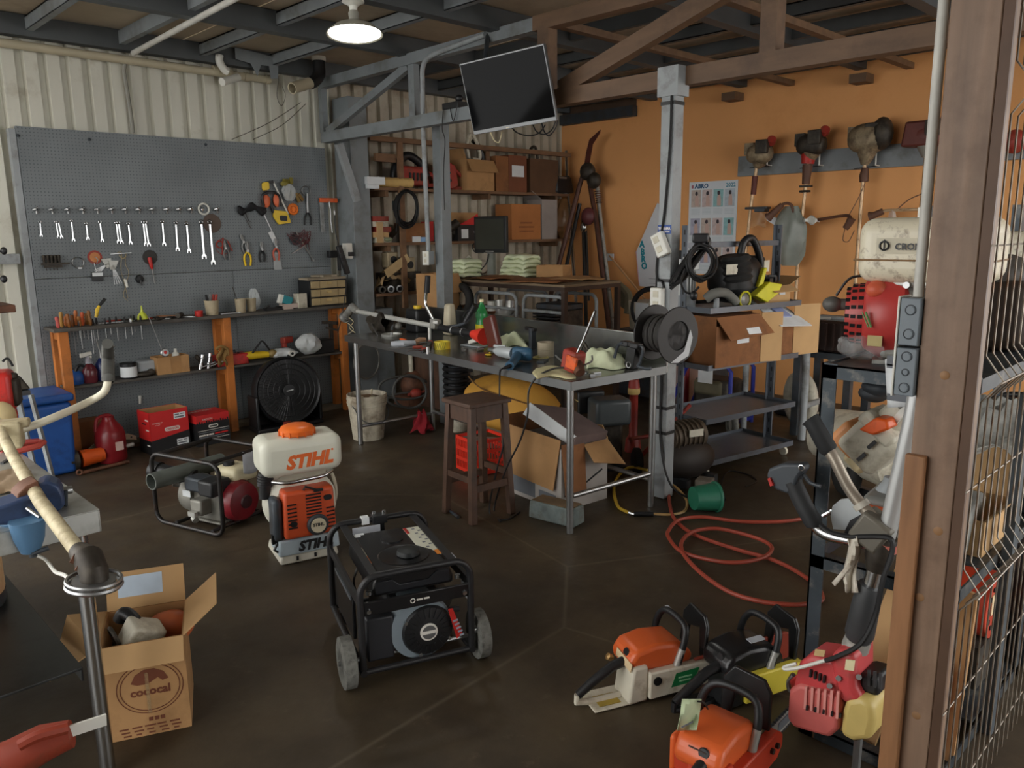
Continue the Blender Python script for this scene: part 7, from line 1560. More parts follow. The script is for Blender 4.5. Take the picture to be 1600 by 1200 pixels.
# hung trimmers
TANM = M('dusty_engine', (146, 130, 104), .6, .2, .3, 16, ((84, 66, 50), .5, 14), .2)
SH2 = M('old_shaft', (206, 176, 140), .4, .4, .12, 12, ((140, 104, 72), .4, 18))
GRP = M('brown_grip', (96, 64, 48), .6, 0, .2, 14)
def hung(lab, e, s_, eng, cap=None, big=1.):
    t = thing('hung_trimmer', lab, 'brush cutter', OWp(e[0], e[1]+60, .15), 0, 'trimmers hung on the grey rail')
    c = PX(e[0], e[1], 7.82)
    part('engine', B().ell(c, (.2*big, .3*big, .22*big), None, 16, 10, 0, .8).box(c+VV((0, .1*big, .05)), (.12, .1, .12)), eng, t, True)
    part('cylinder', B().box(c+VV((-.03, -.06, .06)), (.14, .13, .14)), GRIME, t, True, bev=.01)
    part('spool_cap', B().cyl(c+VV((0, -.12, .1)), c+VV((-.04, -.15, .13)), .045, n=14), OLDR, t, True)
    P = [PX(x, y, 7.82) for x, y in s_]
    part('cone', B().tube([c+VV((0, 0, -.08)), P[0]], [.09*big, .035], 14), cap or TANM, t, True)
    part('shaft', B().tube(P, .0175, 10), SH2, t, True)
    return t, c, P
t, c, P = hung('hung trimmer with a maroon grip, farthest left on the grey rail', (1187, 240), [(1182, 262), (1174, 318), (1165, 395), (1162, 440)], TANM, None, .95)
part('grip', B().cyl(PX(1180, 275, 7.82), PX(1177, 304, 7.82), .03, .028, 12), M('grip_maroon', (96, 44, 36), .6), t, True)
part('handle_plate', B().box(PX(1184, 325, 7.8), (.08, .26, .025)).box(PX(1190, 328, 7.8), (.1, .12, .04)), DKST, t, True, bev=.006)
part('shroud_bag', B().grid(lambda a, v: PX(1171+a*28+3*math.sin(v*6), 330+v*24+2*math.sin(a*9), 7.84-.05*math.sin(3.14*a)), 8, 6), M('amber_bag', (190, 150, 110), .3, alpha=.5), t, True)
part('white_scrap', B().box(PX(1205, 342, 7.84), (.01, .14, .07), Matrix.Rotation(.5, 3, 'X')), PAP, t, True)
t, c, P = hung('hung trimmer with a red collar and wide bar handles, second on the grey rail', (1268, 226), [(1262, 255), (1258, 300), (1252, 350), (1246, 420), (1243, 470)], GRIME, TANM)
part('red_collar', B().cyl(PX(1264, 240, 7.82), PX(1262, 256, 7.82), .075, .06, 16), REDP, t, True)
part('grip', B().cyl(PX(1262, 257, 7.82), PX(1259, 288, 7.82), .05, .038, 14), GRP, t, True)
part('band_clamp', B().ring(PX(1257.5, 299, 7.82), (0, 0, 1), .045, .012, 16, 6).box(PX(1259, 291, 7.82), (.05, .12, .02)), GRIME, t, True)
part('left_bar', B().sp([PX(1252, 340, 7.8), PX(1241, 333, 7.78), PX(1236, 320, 7.76), PX(1226, 318, 7.74), PX(1215, 325, 7.72)], .014, 8), GRP, t, True)
part('left_grip', B().tube([PX(1222, 320, 7.73), PX(1204, 337, 7.7), PX(1200, 340, 7.7)], [.028, .036, .05], 12), GRP, t, True)
part('right_bar', B().sp([PX(1250, 345, 7.8), PX(1280, 343, 7.76), PX(1310, 338, 7.74), PX(1326, 337, 7.72), PX(1330, 343, 7.72)], .014, 8), RUST, t, True)
part('right_grip', B().tube([PX(1331, 341, 7.72), PX(1326, 350, 7.72), PX(1321, 357, 7.72)], [.04, .034, .03], 12), GRP, t, True)
part('white_tape', B().grid(lambda a, v: PX(1255+a*25, 339+v*10+3*math.sin(a*9+v*3), 7.75-.02*math.sin(a*11)), 8, 4), WHT, t, True, solid=.01)
part('control_cable', B().sp([PX(1326, 337, 7.72), PX(1340, 312, 7.78), PX(1352, 285, 7.82)], .004, 5).sp([PX(1320, 358, 7.72), PX(1317, 375, 7.74), PX(1326, 377, 7.76), PX(1335, 360, 7.8)], .004, 5), GRP, t, True)
q = PX(1232, 415, 7.8); bagm((q.x, q.y, q.z), (.1, .34, .6), 'greyish clear bag hung from the second trimmer over the trolley', M('grey_bag', (150, 158, 150), .3, 0, .12, 8, None, .3, None, .75), 15)
t, c, P = hung('hung trimmer with a big beige engine, third on the grey rail', (1357, 216), [(1351, 258), (1347, 300), (1341, 380), (1336, 450)], TANM, None, 1.25)
part('dark_side', B().ell(c+VV((-.02, -.13, .03)), (.2, .2, .3)), GRIME, t, True)
part('hand_grip', B().tube([PX(1352, 262, 7.82), PX(1350, 275, 7.82), PX(1350, 284, 7.82)], [.03, .045, .04], 12), GRP, t, True)
t, c, P = hung('hung trimmer with a dark red square housing, beside the wooden post', (1450, 212), [(1447, 246), (1442, 300), (1437, 350), (1434, 400)], M('housing_maroon', (104, 50, 42), .5, 0, .2, 9), M('pale_cone', (150, 148, 140), .5))
part('square_housing', B().box(c+VV((0, .05, .02)), (.2, .3, .22), 0, tp=.85), M('housing_maroon', (104, 50, 42), .5, 0, .2, 9), t, True, bev=.02)
part('left_bar', B().sp([PX(1440, 327, 7.8), PX(1410, 328, 7.74), PX(1385, 329, 7.72), PX(1375, 332, 7.72)], .014, 8), SH2, t, True)
part('left_grip', B().tube([PX(1380, 330, 7.72), PX(1366, 336, 7.7), PX(1359, 338, 7.7)], [.03, .03, .045], 12), GRP, t, True)
part('plastic_wrap', B().grid(lambda a, v: PX(1390+a*9-v*6+v*a*10, 329+v*26, 7.74-.03*math.sin(a*3.1)), 5, 5), BAG, t, True)
part('control_cable', B().sp([PX(1402, 327, 7.74), PX(1420, 312, 7.76), PX(1440, 303, 7.8)], .005, 5), GRP, t, True)
q = OWp(1585, 225, .1); one('hung_housing', B().ell(q+VV((0, 0, .02)), (.16, .2, .2)), OLDR, 'small red housing hung on the grey rail, seen through the wire fence', 'housing')
# posts fittings
for i, (z0_, lb, o) in enumerate(((1.66, 'tilted white outlet box wired to the pale post', R_(-25)), (1.33, 'white double socket fixed on the pale post under the tape band', 0))):
    q = VV((P1[0]-.075, P1[1]+(.01 if i == 0 else .025), z0_+(.02 if i == 0 else .0)))
    t = thing('outlet_box', lb, 'outlet', q)
    RM = Matrix.Rotation(o, 3, 'X')
    part('box', B().box((0, 0, .02), (.045, .09, .15), RM), WHT, t, bev=.006)
    for dz in (-.03, .035): part('socket_face', B().box(RM @ VV((-.024, 0, .02+dz-.02*0)), (.004, .04, .04), RM), M('ivory', (206, 200, 180), .5), t)
q = VV((P1[0]-.0535, P1[1], 1.795))
t = thing('blue_sticker', 'blue and white maker sticker wrapped on the pale post', 'sticker', q)
part('blue_band', B().box((0, 0, 0), (.004, .1, .055)), M('sticker_blue', (38, 74, 148), .5), t)
txt('YAMAHA', INK, t, (-.0028, 0, -.002), (0, -1, 0), (0, 0, 1), .022, bold=.0012)
part('white_dashes', B().box((-.0025, 0, -.016), (.001, .08, .006)), INK, t)
# cable reel on the post
q = VV((4.04, 2.78, 1.165)); ax = VV((-.18, -1, .0)).normalized()
t = thing('cable_reel', 'black cable reel with two round flanges fixed to the pale post', 'reel', q)
for k, d0 in enumerate((0, .2)):
    part('flange', B().lathe([(.05 if k else .02, 0), (.17, 0), (.174, .004), (.17, .01), (.09 if k else .02, .01), (.085 if k else .02, -.006)], q+ax*(d0-.1), ax, 40), M('reel_black', (36, 34, 33), .5, 0, .1), t, True)
part('wound_cable', B().lathe([(.1, .0), (.105, .19)], q+ax*-.09, ax, 32), M('reel_cable', (62, 60, 58), .6), t, True)
for i in range(12): part('cable_turn', B().ring(q+ax*(-.082+.0158*i), ax, .105+.004*(i % 3), .008, 32, 6), M('reel_cable', (62, 60, 58), .6), t, True)
part('hub', B().cyl(q-ax*.1, q+ax*.08, .03, n=16), GRIME, t, True)
part('bracket', B().bar(q, (P1[0]-.04, P1[1]-.06, 1.165), .03, .03), DKST, t, True)
part('paper_sticker', B().prism([(-.06, -.16), (.05, -.1), (.1, .03), (.12, -.02), (.09, -.13), (.0, -.165)], q+ax*.112, frame(ax).col[0], frame(ax).col[1], .002), PAP, t, True, flat=True)
# =============== TROLLEY ===============
TYa = R_(-10); TG = VV((4.877, 2.985, 0)); TGR = rotz(TYa)
def TT(x, y, z=0.): return TG+TGR @ VV((x, y, z))
TRS = M('trolley_grey', (96, 102, 110), .35, .3, .1, 4, ((76, 72, 68), .4, 4))
t = thing('slotted_trolley', 'grey slotted angle trolley with four tray shelves beside the pale post', 'trolley', TG, TYa)
w_, d_ = 1.03, .5
for nm, z in (('bottom_tray', .12), ('middle_tray', .44), ('upper_tray', .835), ('top_tray', 1.245)):
    part(nm, B().bx(0, w_, 0, d_, z-.035, z-.025), TRS, t)
    part('tray_rim', B().bx(0, w_, -.003, 0, z-.04, z).bx(0, w_, d_, d_+.003, z-.04, z).bx(-.003, 0, 0, d_, z-.04, z).bx(w_, w_+.003, 0, d_, z-.04, z), TRS, t)
for x in (-.012, w_+.012):
    pp = part('slotted_post', B().bx(x-.006, x+.006, .22, .27, .08, 1.82).bx(x-.006 if x < 0 else x-.04, x+.04 if x < 0 else x+.006, .265, .272, .08, 1.82), TRS, t)
    for i in range(20): part('slot', B().bx(x-.0068, x-.0062, .238, .252, .14+.085*i, .175+.085*i), BLACK, pp)
part('top_bar', B().bx(-.01, w_+.01, .235, .26, 1.66, 1.7), TRS, t)
for x, y in ((.05, .04), (w_-.06, .04), (.05, d_-.04), (w_-.06, d_-.04)): part('caster', B().cyl((x-.012, y, .036), (x+.012, y, .036), .034, n=16).box((x, y, .072), (.03, .03, .02)), DWHT, t)
# top tray load
TZ1 = 1.2215
t = thing('backpack_blower', 'black backpack blower with yellow straps on the top tray of the trolley', 'blower', TT(.52, .25, TZ1), TYa); t.scale = (1.18,)*3
part('body', B().ell((.02, .0, .17), (.36, .3, .32), None, 18, 12, 0, .8), BLACK, t)
part('corrugated_hose', B().lathe([(.08, 0), (.095, .02), (.08, .04), (.095, .06), (.08, .08), (.095, .1), (.08, .12), (.095, .14), (.08, .16), (.09, .2)], (-.1, -.1, .32), (.15, -.05, -1), 20), M('hose_black', (40, 40, 40), .6), t)
part('carry_handle', B().sp([(.0, -.05, .3), (.02, -.06, .4), (.1, -.06, .42), (.17, -.06, .33), (.2, -.06, .25)], .024, 10), BLACK, t)
part('back_plate', B().box((.18, .04, .2), (.16, .2, .22)), M('plate_black', (40, 37, 35), .6), t, bev=.03)
part('yellow_lever', B().prism([(-.1, .02), (.03, .1), (.16, .08), (.12, .02), (.02, -.03)], (.1, -.16, .05), (1, 0, 0), (0, 0, 1), .06).prism([(.03, .1), (.06, .2), (.03, .2), (-.02, .08)], (.06, -.16, .04), (1, 0, 0), (0, 0, 1), .03), M('acid_yellow', (204, 200, 40), .4), t, bev=.006)
part('tag', B().box((.14, -.15, .25), (.05, .005, .07)).box((-.2, -.16, .24), (.1, .005, .06)), DWHT, t)
t = thing('goggles', 'pair of clear goggles with a yellow rim at the front of the top tray', 'goggles', TT(.4, .04, TZ1), TYa)
part('lens', B().ell((0, 0, .06), (.13, .04, .1)), M('lens_grey', (120, 120, 112), .2), t); part('rim', B().ring((0, -.015, .06), (0, 1, 0), .058, .008, 24, 6), M('acid_yellow', (204, 200, 40), .4), t)
t = thing('grey_hose', 'thick grey curved hose with a dusty end on the top tray of the trolley', 'hose', TT(.25, .1, TZ1))
part('hose', B().sp([TT(.06, .1, TZ1+.08), TT(.1, .06, TZ1+.12), TT(.2, .05, TZ1+.12), TT(.28, .05, TZ1+.08), TT(.33, .05, TZ1+.045)], .034, 12), M('hose_dusty', (112, 112, 106), .7, 0, .15, 9), t, True)
part('stand', B().cyl(TT(.13, .06, TZ1), TT(.13, .06, TZ1+.085), .02, n=12), GST2, t, True)
t = thing('electric_motor', 'grey ribbed electric motor standing on end on the top tray beside the cable bundle', 'motor', TT(.06, .33, TZ1), TYa)
part('base', B().cyl((0, 0, 0), (0, 0, .1), .1, n=24), M('motor_grey', (132, 138, 142), .5), t)
part('body', B().cyl((0, 0, .1), (0, 0, .36), .085, n=24), M('motor_silver', (164, 166, 164), .4, .3), t)
for i in range(18): part('fin', B().box((.088*math.cos(i*.349), .088*math.sin(i*.349), .19), (.02, .006, .16), i*.349), M('motor_silver', (164, 166, 164), .4, .3), t)
part('terminal_box', B().box((-.02, -.1, .33), (.12, .06, .1)), M('motor_silver', (164, 166, 164), .4, .3), t, bev=.006)
part('end_cap', B().cyl((0, 0, .36), (0, 0, .42), .09, .06, 24), BLACK, t)
t = thing('cable_bundle', 'big tied bundle of black cable draped over the left post of the trolley', 'cable', PD(1085, 430, 5.0))
b = B(); rr = random.Random(9)
for i in range(8):
    o = rr.uniform(-6, 6); o2 = rr.uniform(-5, 5); D = 5.02+.012*i
    b.sp([PD(1052+o, 442+o2, D), PD(1068+o*.6, 415+o2, D), PD(1090+o*.5, 384+o2, D), PD(1100+o*.6, 372+o2*.6, D), PD(1107+o*.3, 380, D), PD(1090+o, 405+o2, D), PD(1064+o, 436, D), PD(1050+o*.5, 448+o2, D)], .012, 7)
for i in range(6):
    cx_, rx, ry = 1096+rr.uniform(-4, 4), 20+rr.uniform(-3, 4), 24+rr.uniform(-3, 5); D = 4.95+.012*i
    b.sp([PD(cx_+rx*math.cos(a*.785), 408+i+ry*math.sin(a*.785), D) for a in range(8)], .007, 6, 4, 0, True)
b.sp([PD(1070, 420, 4.96), PD(1064, 440, 4.96), PD(1070, 455, 4.95), PD(1082, 458, 4.95), PD(1092, 448, 4.95)], .007, 6)
part('cables', b, CAB, t, True)
part('tie', B().box(PD(1095, 372, 4.98), (.1, .1, .06), R_(30)), M('tie_black', (38, 38, 40), .35), t, True, bev=.01)
part('plug', B().ell(PD(1084, 462, 4.93), (.05, .05, .06)), BLACK, t, True)
t = opencarton('carton', 'open tan carton of black parts at the right end of the top tray', TT(.86, .24, TZ1), (.3, .3, .14), TYa, CARD2, 'box', [('f', 115, .1), ('b', 12, .16), ('r', 65, .14), ('l', 140, .1)])
part('label', B().box((.05, -.152, .08), (.07, .003, .03)), PAP, t)
q = TT(.86, .24, TZ1+.06)
b = B(); rr = random.Random(21)
for i in range(14): b.box(q+VV((rr.uniform(-.11, .11), rr.uniform(-.1, .1), .05+rr.uniform(0, .09))), (rr.uniform(.04, .1), rr.uniform(.03, .06), .04), rr.uniform(0, 3))
o = one('black_parts', b, BLACK, 'heap of small black parts in the tan carton on the trolley', 'parts'); o['kind'] = 'stuff'
q = TT(.02, .46, TZ1); one('black_case', B().bx(q.x-.12, q.x+.05, q.y-.05, q.y+.02, q.z, q.z+.26), BLACK, 'black upright case at the back left of the top tray', 'case', bev=.03)
# upper tray cartons
TZ2 = .8115
t = thing('flap_carton', 'big brown carton with white labels lying on its side on the upper trolley tray', 'box', TT(.32, .18, TZ2), TYa)
part('front_wall', B().bx(-.27, .22, -.2, -.194, .001, .3), CARDD, t, flat=True)
part('bottom_wall', B().bx(-.27, .22, -.194, .2, .001, .006).bx(-.27, -.264, -.194, .2, .006, .36).bx(-.27, .22, .194, .2, .006, .36), CARDD, t, flat=True)
part('top_flap', B().slab((-.27, -.2, .36), (.2, -.2, .36), (.3, -.26, .22), (-.19, -.27, .2), .005), CARDD, t, flat=True)
part('top_wall', B().bx(-.27, .2, -.2, .2, .36, .366), CARDD, t, flat=True)
part('side_flap', B().slab((.22, -.2, .002), (.4, -.25, .0), (.4, -.25, .37), (.22, -.2, .37), .005), CARD2, t, flat=True)
part('white_label', B().slab((.0, -.243, .275), (.14, -.243, .275), (.16, -.258, .225), (.02, -.258, .225), .002), PAP, t)
part('white_label', B().box((.02, -.202, .19), (.13, .003, .06)), PAP, t)
part('shadow_gap', B().bx(-.26, .2, -.18, .19, .3, .355), M('gap_shade', (96, 66, 42), .9), t, flat=True)  # solid dark block standing in for the shade under the carton top
t = thing('white_carton', 'white topped carton with blue print and open side flaps on the upper trolley tray', 'box', TT(.82, .22, TZ2), TYa)
part('walls', B().bx(-.1, .16, -.2, -.194, .001, .32).bx(-.1, .16, .2, .206, .001, .32).bx(-.1, .16, -.194, .2, .001, .006), CARDD, t, flat=True)
part('white_top', B().slab((-.16, -.02, .43), (-.13, -.3, .26), (.22, -.32, .24), (.16, .0, .43), .006), PAP, t, flat=True)
part('side_flap', B().slab((.16, -.2, .002), (.4, -.26, .01), (.4, -.26, .4), (.16, -.2, .4), .005), CARD2, t, flat=True)
part('white_edge', B().bx(-.13, -.11, -.27, -.26, -.0+.002, .35), PAP, t, flat=True)
bl = part('blue_print', B().slab((-.03, -.12, .378), (-.02, -.22, .318), (.1, -.22, .31), (.09, -.12, .372), .009), M('print_blue', (150, 160, 200), .7), t, flat=True)
# machines behind the trolley
BLF = M('frame_blue', (44, 54, 150), .4, 0, .1)
q = PX(1112, 640, 6.3)
t = thing('blue_generator', 'blue tube framed generator with a white tag on the floor behind the trolley', 'generator', (6.35, q.y, 0))
ya, yb = q.y+.24, q.y-.24
for x in (6.2, 6.6): part('frame_hoop', B().tube([(x, ya+.2, .02), (x, ya, .5), (x, ya-.05, .58), (x, yb+.05, .6), (x, yb, .54), (x, yb, .02)], .02, 8), BLF, t, True)
part('engine', B().box((6.4, q.y, .24), (.3, .36, .4)), GRIME, t, True, bev=.04)
part('muffler', B().box((6.3, q.y+.02, .36), (.14, .3, .14)), M('olive_grey', (112, 106, 84), .6), t, True, bev=.03)
part('white_tag', B().box((6.17, q.y, .48), (.004, .15, .12)), PAP, t, True)
for y in (yb, ya+.18): part('cross_rail', B().cyl((6.2, y, .06), (6.6, y, .06), .018, n=8), BLF, t, True)
q = PX(1060, 610, 6.4)
t = thing('drum_machine', 'dark red tube framed machine with a white drum left of the blue generator', 'machine', (6.5, q.y+.1, 0))
part('frame', B().tube([(6.4, q.y-.08, .02), (6.4, q.y-.08, .62), (6.45, q.y+.1, .7), (6.5, q.y+.4, .72)], .035, 10), M('frame_red', (134, 34, 42), .4), t, True)
part('drum', B().cyl((6.65, q.y+.3, .3), (6.65, q.y-.0, .3), .26, n=24), M('drum_pinkish', (176, 156, 152), .6), t, True)
part('drum_foot', B().box((6.65, q.y+.16, .03), (.3, .3, .056)), DKST, t, True)
t = thing('wheelbarrow_wheel', 'grey rubber wheel on the floor under the trolley trays', 'wheel', PZ(1143, 684))
q = PZ(1143, 683); q.z = .115
part('tyre', B().ring(q, (.75, -.66, 0), .085, .03, 28, 10), TYR, t, True); part('hub', B().lathe([(0, -.02), (.07, -.01), (.07, .01), (0, .02)], q, (.75, -.66, 0), 20), M('hub_white', (170, 168, 160), .5), t, True)
t = thing('pipe_cradle', 'grey bent pipe stand with a brown ribbed case on top, right of the trolley', 'stand', (6.6, 3.05, 0))
fz = PX(1240, 548, 6.4)
for x in (6.35, 6.85): part('pipe_leg', B().sp([(x, 3.5, .9), (x, 3.1, .92), (x, 2.98, .86), (x, 2.95, .7), (x, 2.95, .01)], .032, 10), GST2, t, True)
for a, c in (((6.35, 2.95, .3), (6.85, 2.95, .3)), ((6.35, 3.5, .9), (6.85, 3.5, .9))): part('cross_pipe', B().cyl(a, c, .025, n=10), GST2, t, True)
for x in (6.35, 6.85): part('back_leg', B().cyl((x, 3.5, .01), (x, 3.5, .9), .028, n=10), GST2, t, True)
q = PX(1296, 545, 6.6)
t = thing('ribbed_case', 'dark brown ribbed case with a grey handle right of the trolley cartons', 'case', (6.7, q.y, 0))
part('case', B().box((6.7, q.y, .9), (.5, .5, .26)), M('case_brown', (58, 42, 36), .5, 0, .15, 6), t, True, bev=.02)
for i in range(8): part('rib', B().box((6.44, q.y-.22+.063*i, .9), (.02, .014, .22)), M('case_brown', (58, 42, 36), .5, 0, .15, 6), t, True)
part('handle', B().tube([(6.42, q.y+.24, 1.02), (6.42, q.y+.2, 1.06), (6.42, q.y-.2, 1.06), (6.42, q.y-.24, 1.02)], .022, 8), GST2, t, True)
part('white_strip', B().box((6.395, q.y, 1.06), (.004, .16, .02)), WHT, t, True)
part('table_under', B().box((6.7, q.y, .74), (.55, .56, .05)).box((6.5, q.y+.22, .36), (.06, .06, .715)).box((6.9, q.y-.22, .36), (.06, .06, .715)).box((6.5, q.y-.22, .36), (.06, .06, .715)).box((6.9, q.y+.22, .36), (.06, .06, .715)), DKST, t, True)
q = PX(1230, 630, 6.5)
t = thing('grinder_wheel', 'pale round guard wheel on the floor behind the trolley on the right', 'wheel', (6.75, q.y, 0))
part('wheel', B().ring((6.75, q.y, .27), (.8, -.6, 0), .2, .06, 28, 10), DWHT, t, True); part('hub', B().cyl((6.72, q.y+.02, .27), (6.8, q.y-.04, .27), .09, n=16), GRIME, t, True)
part('spoke', B().bar((6.75, q.y, .07), (6.75, q.y, .47), .04, .04), DWHT, t, True)
t = thing('white_mower', 'white tank on a black tyre behind the steel rack on the right', 'mower', (4.9, 2.1, 0))
c = PX(1330, 630, 5.2)
part('tyre', B().ring(VV((5.2, c.y, .17)), (.75, -.66, 0), .12, .048, 28, 10), RUB, t, True)
part('hub', B().cyl(VV((5.17, c.y+.03, .17)), VV((5.23, c.y-.03, .17)), .06, n=16), GRIME, t, True)
part('tank', B().tube([VV((5.4, c.y+.25, .36)), VV((5.3, c.y-.05, .36)), VV((5.1, c.y-.4, .34))], [.18, .22, .2], 20), DWHT, t, True)
part('frame', B().bar((5.35, c.y+.1, .03), (5.2, c.y-.4, .03), .05, .05).bar((5.35, c.y+.1, .05), (5.35, c.y+.1, .3), .05, .05).bar((5.2, c.y-.4, .05), (5.2, c.y-.4, .3), .05, .05), DKST, t, True)
t = thing('parts_tray', 'small dark grate lying on the floor behind the trolley casters', 'grate', PZ(1240, 645))
q = PZ(1240, 645); part('tray', B().box(q+VV((0, 0, .03)), (.4, .16, .05), -.2), DKST, t, True, bev=.01)
for i in range(5): part('bar', B().box(q+VV((-.15+.07*i, .03-.0*i, .06)), (.02, .14, .015), -.2), GRIME, t, True)
# =============== RIGHT SIDE: RACK, TRIMMERS, POST, FENCE ===============
RKM = M('rack_steel', (56, 64, 70), .45, .4, .25, 8, ((120, 116, 108), .35, 16))
t = thing('angle_rack', 'dark steel angle rack behind the wooden post carrying the red engine', 'rack', (3.1, .88, 0))
rx0, rx1, ry0, ry1 = 2.53, 3.5, .66, 1.12
def ang(b, x, y, z0, z1, sx_, sy_):
    b.bx(x, x+sx_*.05, y, y+sy_*.006, z0, z1); b.bx(x, x+sx_*.006, y, y+sy_*.05, z0, z1)
for x, sx_ in ((rx0, 1), (rx1, -1)):
    for y, sy_ in ((ry0, 1), (ry1, -1)):
        b = B(); ang(b, x, y, .003, 1.36, sx_, sy_); part('leg', b, RKM, t, True, flat=True)
for z in (1.355, .69, .048):
    part('side_bar', B().bx(rx0, rx0+.006, ry0, ry1, z-.045, z).bx(rx0, rx0+.045, ry0, ry1, z-.006, z), RKM, t, True, flat=True)
    part('side_bar', B().bx(rx1-.006, rx1, ry0, ry1, z-.045, z), RKM, t, True, flat=True)
    part('long_bar', B().bx(rx0, rx1, ry1-.006, ry1, z-.045, z), RKM, t, True, flat=True)
    part('long_bar', B().bx(rx0, rx1, ry0, ry0+.006, z-.045, z), RKM, t, True, flat=True)
part('top_plate', B().bx(rx0+.05, rx1-.01, ry0+.01, ry1-.01, 1.34, 1.35), RKM, t, True, flat=True)
part('mid_plate', B().bx(rx0+.3, rx1-.01, ry0+.01, ry1-.01, .675, .684), RKM, t, True, flat=True)
part('low_plate', B().bx(rx0+.4, rx1-.01, ry0+.01, ry1-.01, .055, .064), RKM, t, True, flat=True)
# big engine with white tank
E0 = VV((2.82, .93, 1.351))
t = thing('red_engine', 'big red engine with a white fuel tank standing on top of the rack', 'engine', E0)
RE = M('engine_red', (184, 60, 56), .35, 0, .1, 6, ((120, 60, 48), .3, 8)); TK = M('tank_ivory', (224, 216, 192), .35, 0, .04, 6, ((120, 98, 70), .25, 30))
ax = VV((-.35, .93, 0)).normalized(); c0 = PX(1378, 503, 2.78); c0 = VV((2.78, c0.y, 1.505))
part('crankcase', B().box(c0-ax*.1+VV((0, 0, -.02)), (.2, .2, .24), R_(20)), ALU, t, True, bev=.02)
part('foot', B().box(c0-ax*.1+VV((0, 0, -.148)), (.22, .24, .012), R_(20)), ALU, t, True)
part('fan_shroud', B().lathe([(.12, -.08), (.145, -.06), (.148, .0), (.12, .05), (.105, .06)], c0, ax, 36), RE, t, True)
rcp = part('recoil_cover', B().lathe([(.104, .05), (.1, .09), (.08, .115), (.0, .12)], c0, ax, 36), RE, t, True)
FX = frame(ax)
for rr_, zz in ((.1015, .068), (.099, .09), (.0875, .108)):
    for i in range(20):
        a = i*math.pi/10; u = FX @ VV((math.cos(a), math.sin(a), 0)); v = FX @ VV((-math.sin(a), math.cos(a), 0))
        part('vent_slot', B().bar(c0+u*(rr_+.0015)+ax*(zz-.008), c0+u*(rr_+.0015)+ax*(zz+.008), .012, .003, u), BLACK, rcp, True)
part('plate', B().box(c0+VV((-.13, -.03, -.075)), (.003, .045, .035), R_(10)), M('brass_plate', (176, 160, 110), .4, .4), t, True)
part('stripe_print', B().bar(c0+VV((-.146, .0, .02)), c0+VV((-.142, -.02, -.03)), .003, .012, (1, 0, 0)).bar(c0+VV((-.147, .01, .018)), c0+VV((-.143, -.012, -.03)), .003, .005, (1, 0, 0)), M('green_print', (96, 150, 84), .5), t, True)
part('orange_guard', B().ell(c0+VV((-.09, -.01, .09)), (.08, .07, .06)), M('guard_orange', (206, 92, 62), .5), t, True)
for z in (.11, .03, -.06, .0): part('bolt', B().cyl(c0+VV((-.1, -.11, z)), c0+VV((-.12, -.11, z)), .011, n=8), STL, t, True)
part('cylinder_fins', B().box(c0+VV((.02, -.18, .04)), (.18, .14, .18)), GRIME, t, True, bev=.01)
part('tank_bracket', B().box(c0+VV((-.02, -.12, .13)), (.12, .14, .06)), ALU, t, True, bev=.008)
tc_ = VV((2.8, .9, 1.722))
part('tank', B().box(tc_, (.26, .4, .21), R_(4)), TK, t, True, bev=.05, seg=5)
part('tank_seam', B().box(tc_+VV((0, 0, -.03)), (.268, .408, .006), R_(4)), M('seam_tan', (140, 110, 76), .5), t, True, bev=.003)
part('tank_cap', B().cyl(tc_+VV((-.03, -.02, .1)), tc_+VV((-.03, -.02, .14)), .05, n=20), M('cap_dark', (70, 66, 60), .4), t, True)
part('cap_label', B().box(tc_+VV((-.085, .01, .12)), (.004, .03, .03)), WHT, t, True)
lp = part('maker_label', B().box(tc_+VV((-.1305, -.0, .015)), (.003, .25, .05), R_(4)), M('label_plate', (206, 198, 174), .5), t, True)
txt('CRONI', BLACK, lp, tc_+VV((-.142, .022, .004)), (0, -1, 0), (0, 0, 1), .028, True, bold=.001)
part('emblem', B().ring(tc_+VV((-.1415, .1, .016)), (1, 0, 0), .014, .003, 14, 5).bar(tc_+VV((-.1415, .1, .0)), tc_+VV((-.1415, .1, .036)), .003, .004, (1, 0, 0)), BLACK, lp, True)
txt('12 V', PRN, t, tc_+VV((-.127, -.03, .068)), (0, -1, 0), (-.4, 0, 1), .026, True)
part('lever', B().ell(c0+ax*.16+VV((0, 0, .03)), (.06, .07, .055)).cyl(c0+ax*.11+VV((0, 0, .03)), c0+ax*.15+VV((0, 0, .03)), .02, n=12), M('knob_grey', (84, 82, 78), .5), t, True)
part('fuel_line', B().sp([c0+ax*.05+VV((0, 0, .13)), c0+ax*.11+VV((0, 0, .12)), c0+ax*.15+VV((0, 0, .06))], .005, 6), BLACK, t, True)
q = PX(1336, 562, 2.72); bagm((2.72, q.y-.03, 1.356), (.15, .16, .09), 'clear plastic bag on the rack top under the red engine', M('clear_bag2', (200, 204, 204), .1, alpha=.28), 31)
t = thing('rack_tag', 'dark carburettor in a clear bag hanging below the rack top', 'parts', PX(1375, 610, 2.7))
part('parts', B().ell(PX(1375, 605, 2.7), (.1, .12, .07)).ell(PX(1365, 615, 2.7), (.08, .1, .06)), DKST, t, True)
part('strap', B().bar(PX(1362, 598, 2.66), PX(1362, 580, 2.66), .012, .012), BLACK, t, True)
# paper sheet
t = thing('paper_sheet', 'white printed form hanging below the grey switch boxes', 'paper', PX(1405, 640, 2.5))
def Q(a, v): return PX(1383+a*45+v*4, 561+v*76-a*2, 2.49-.03*math.sin(a*2.6)+.02*v)
part('sheet', B().grid(Q, 6, 6), PAP, t, True, solid=.002)
b = B()
for v, h in ((.05, .03), (.16, .012), (.8, .02)): b.box(PX(1402, 561+v*76, 2.45), (.003, .06, h))
for q in range(1): part('print', b, PRN, t, True)['kind'] = 'stuff'
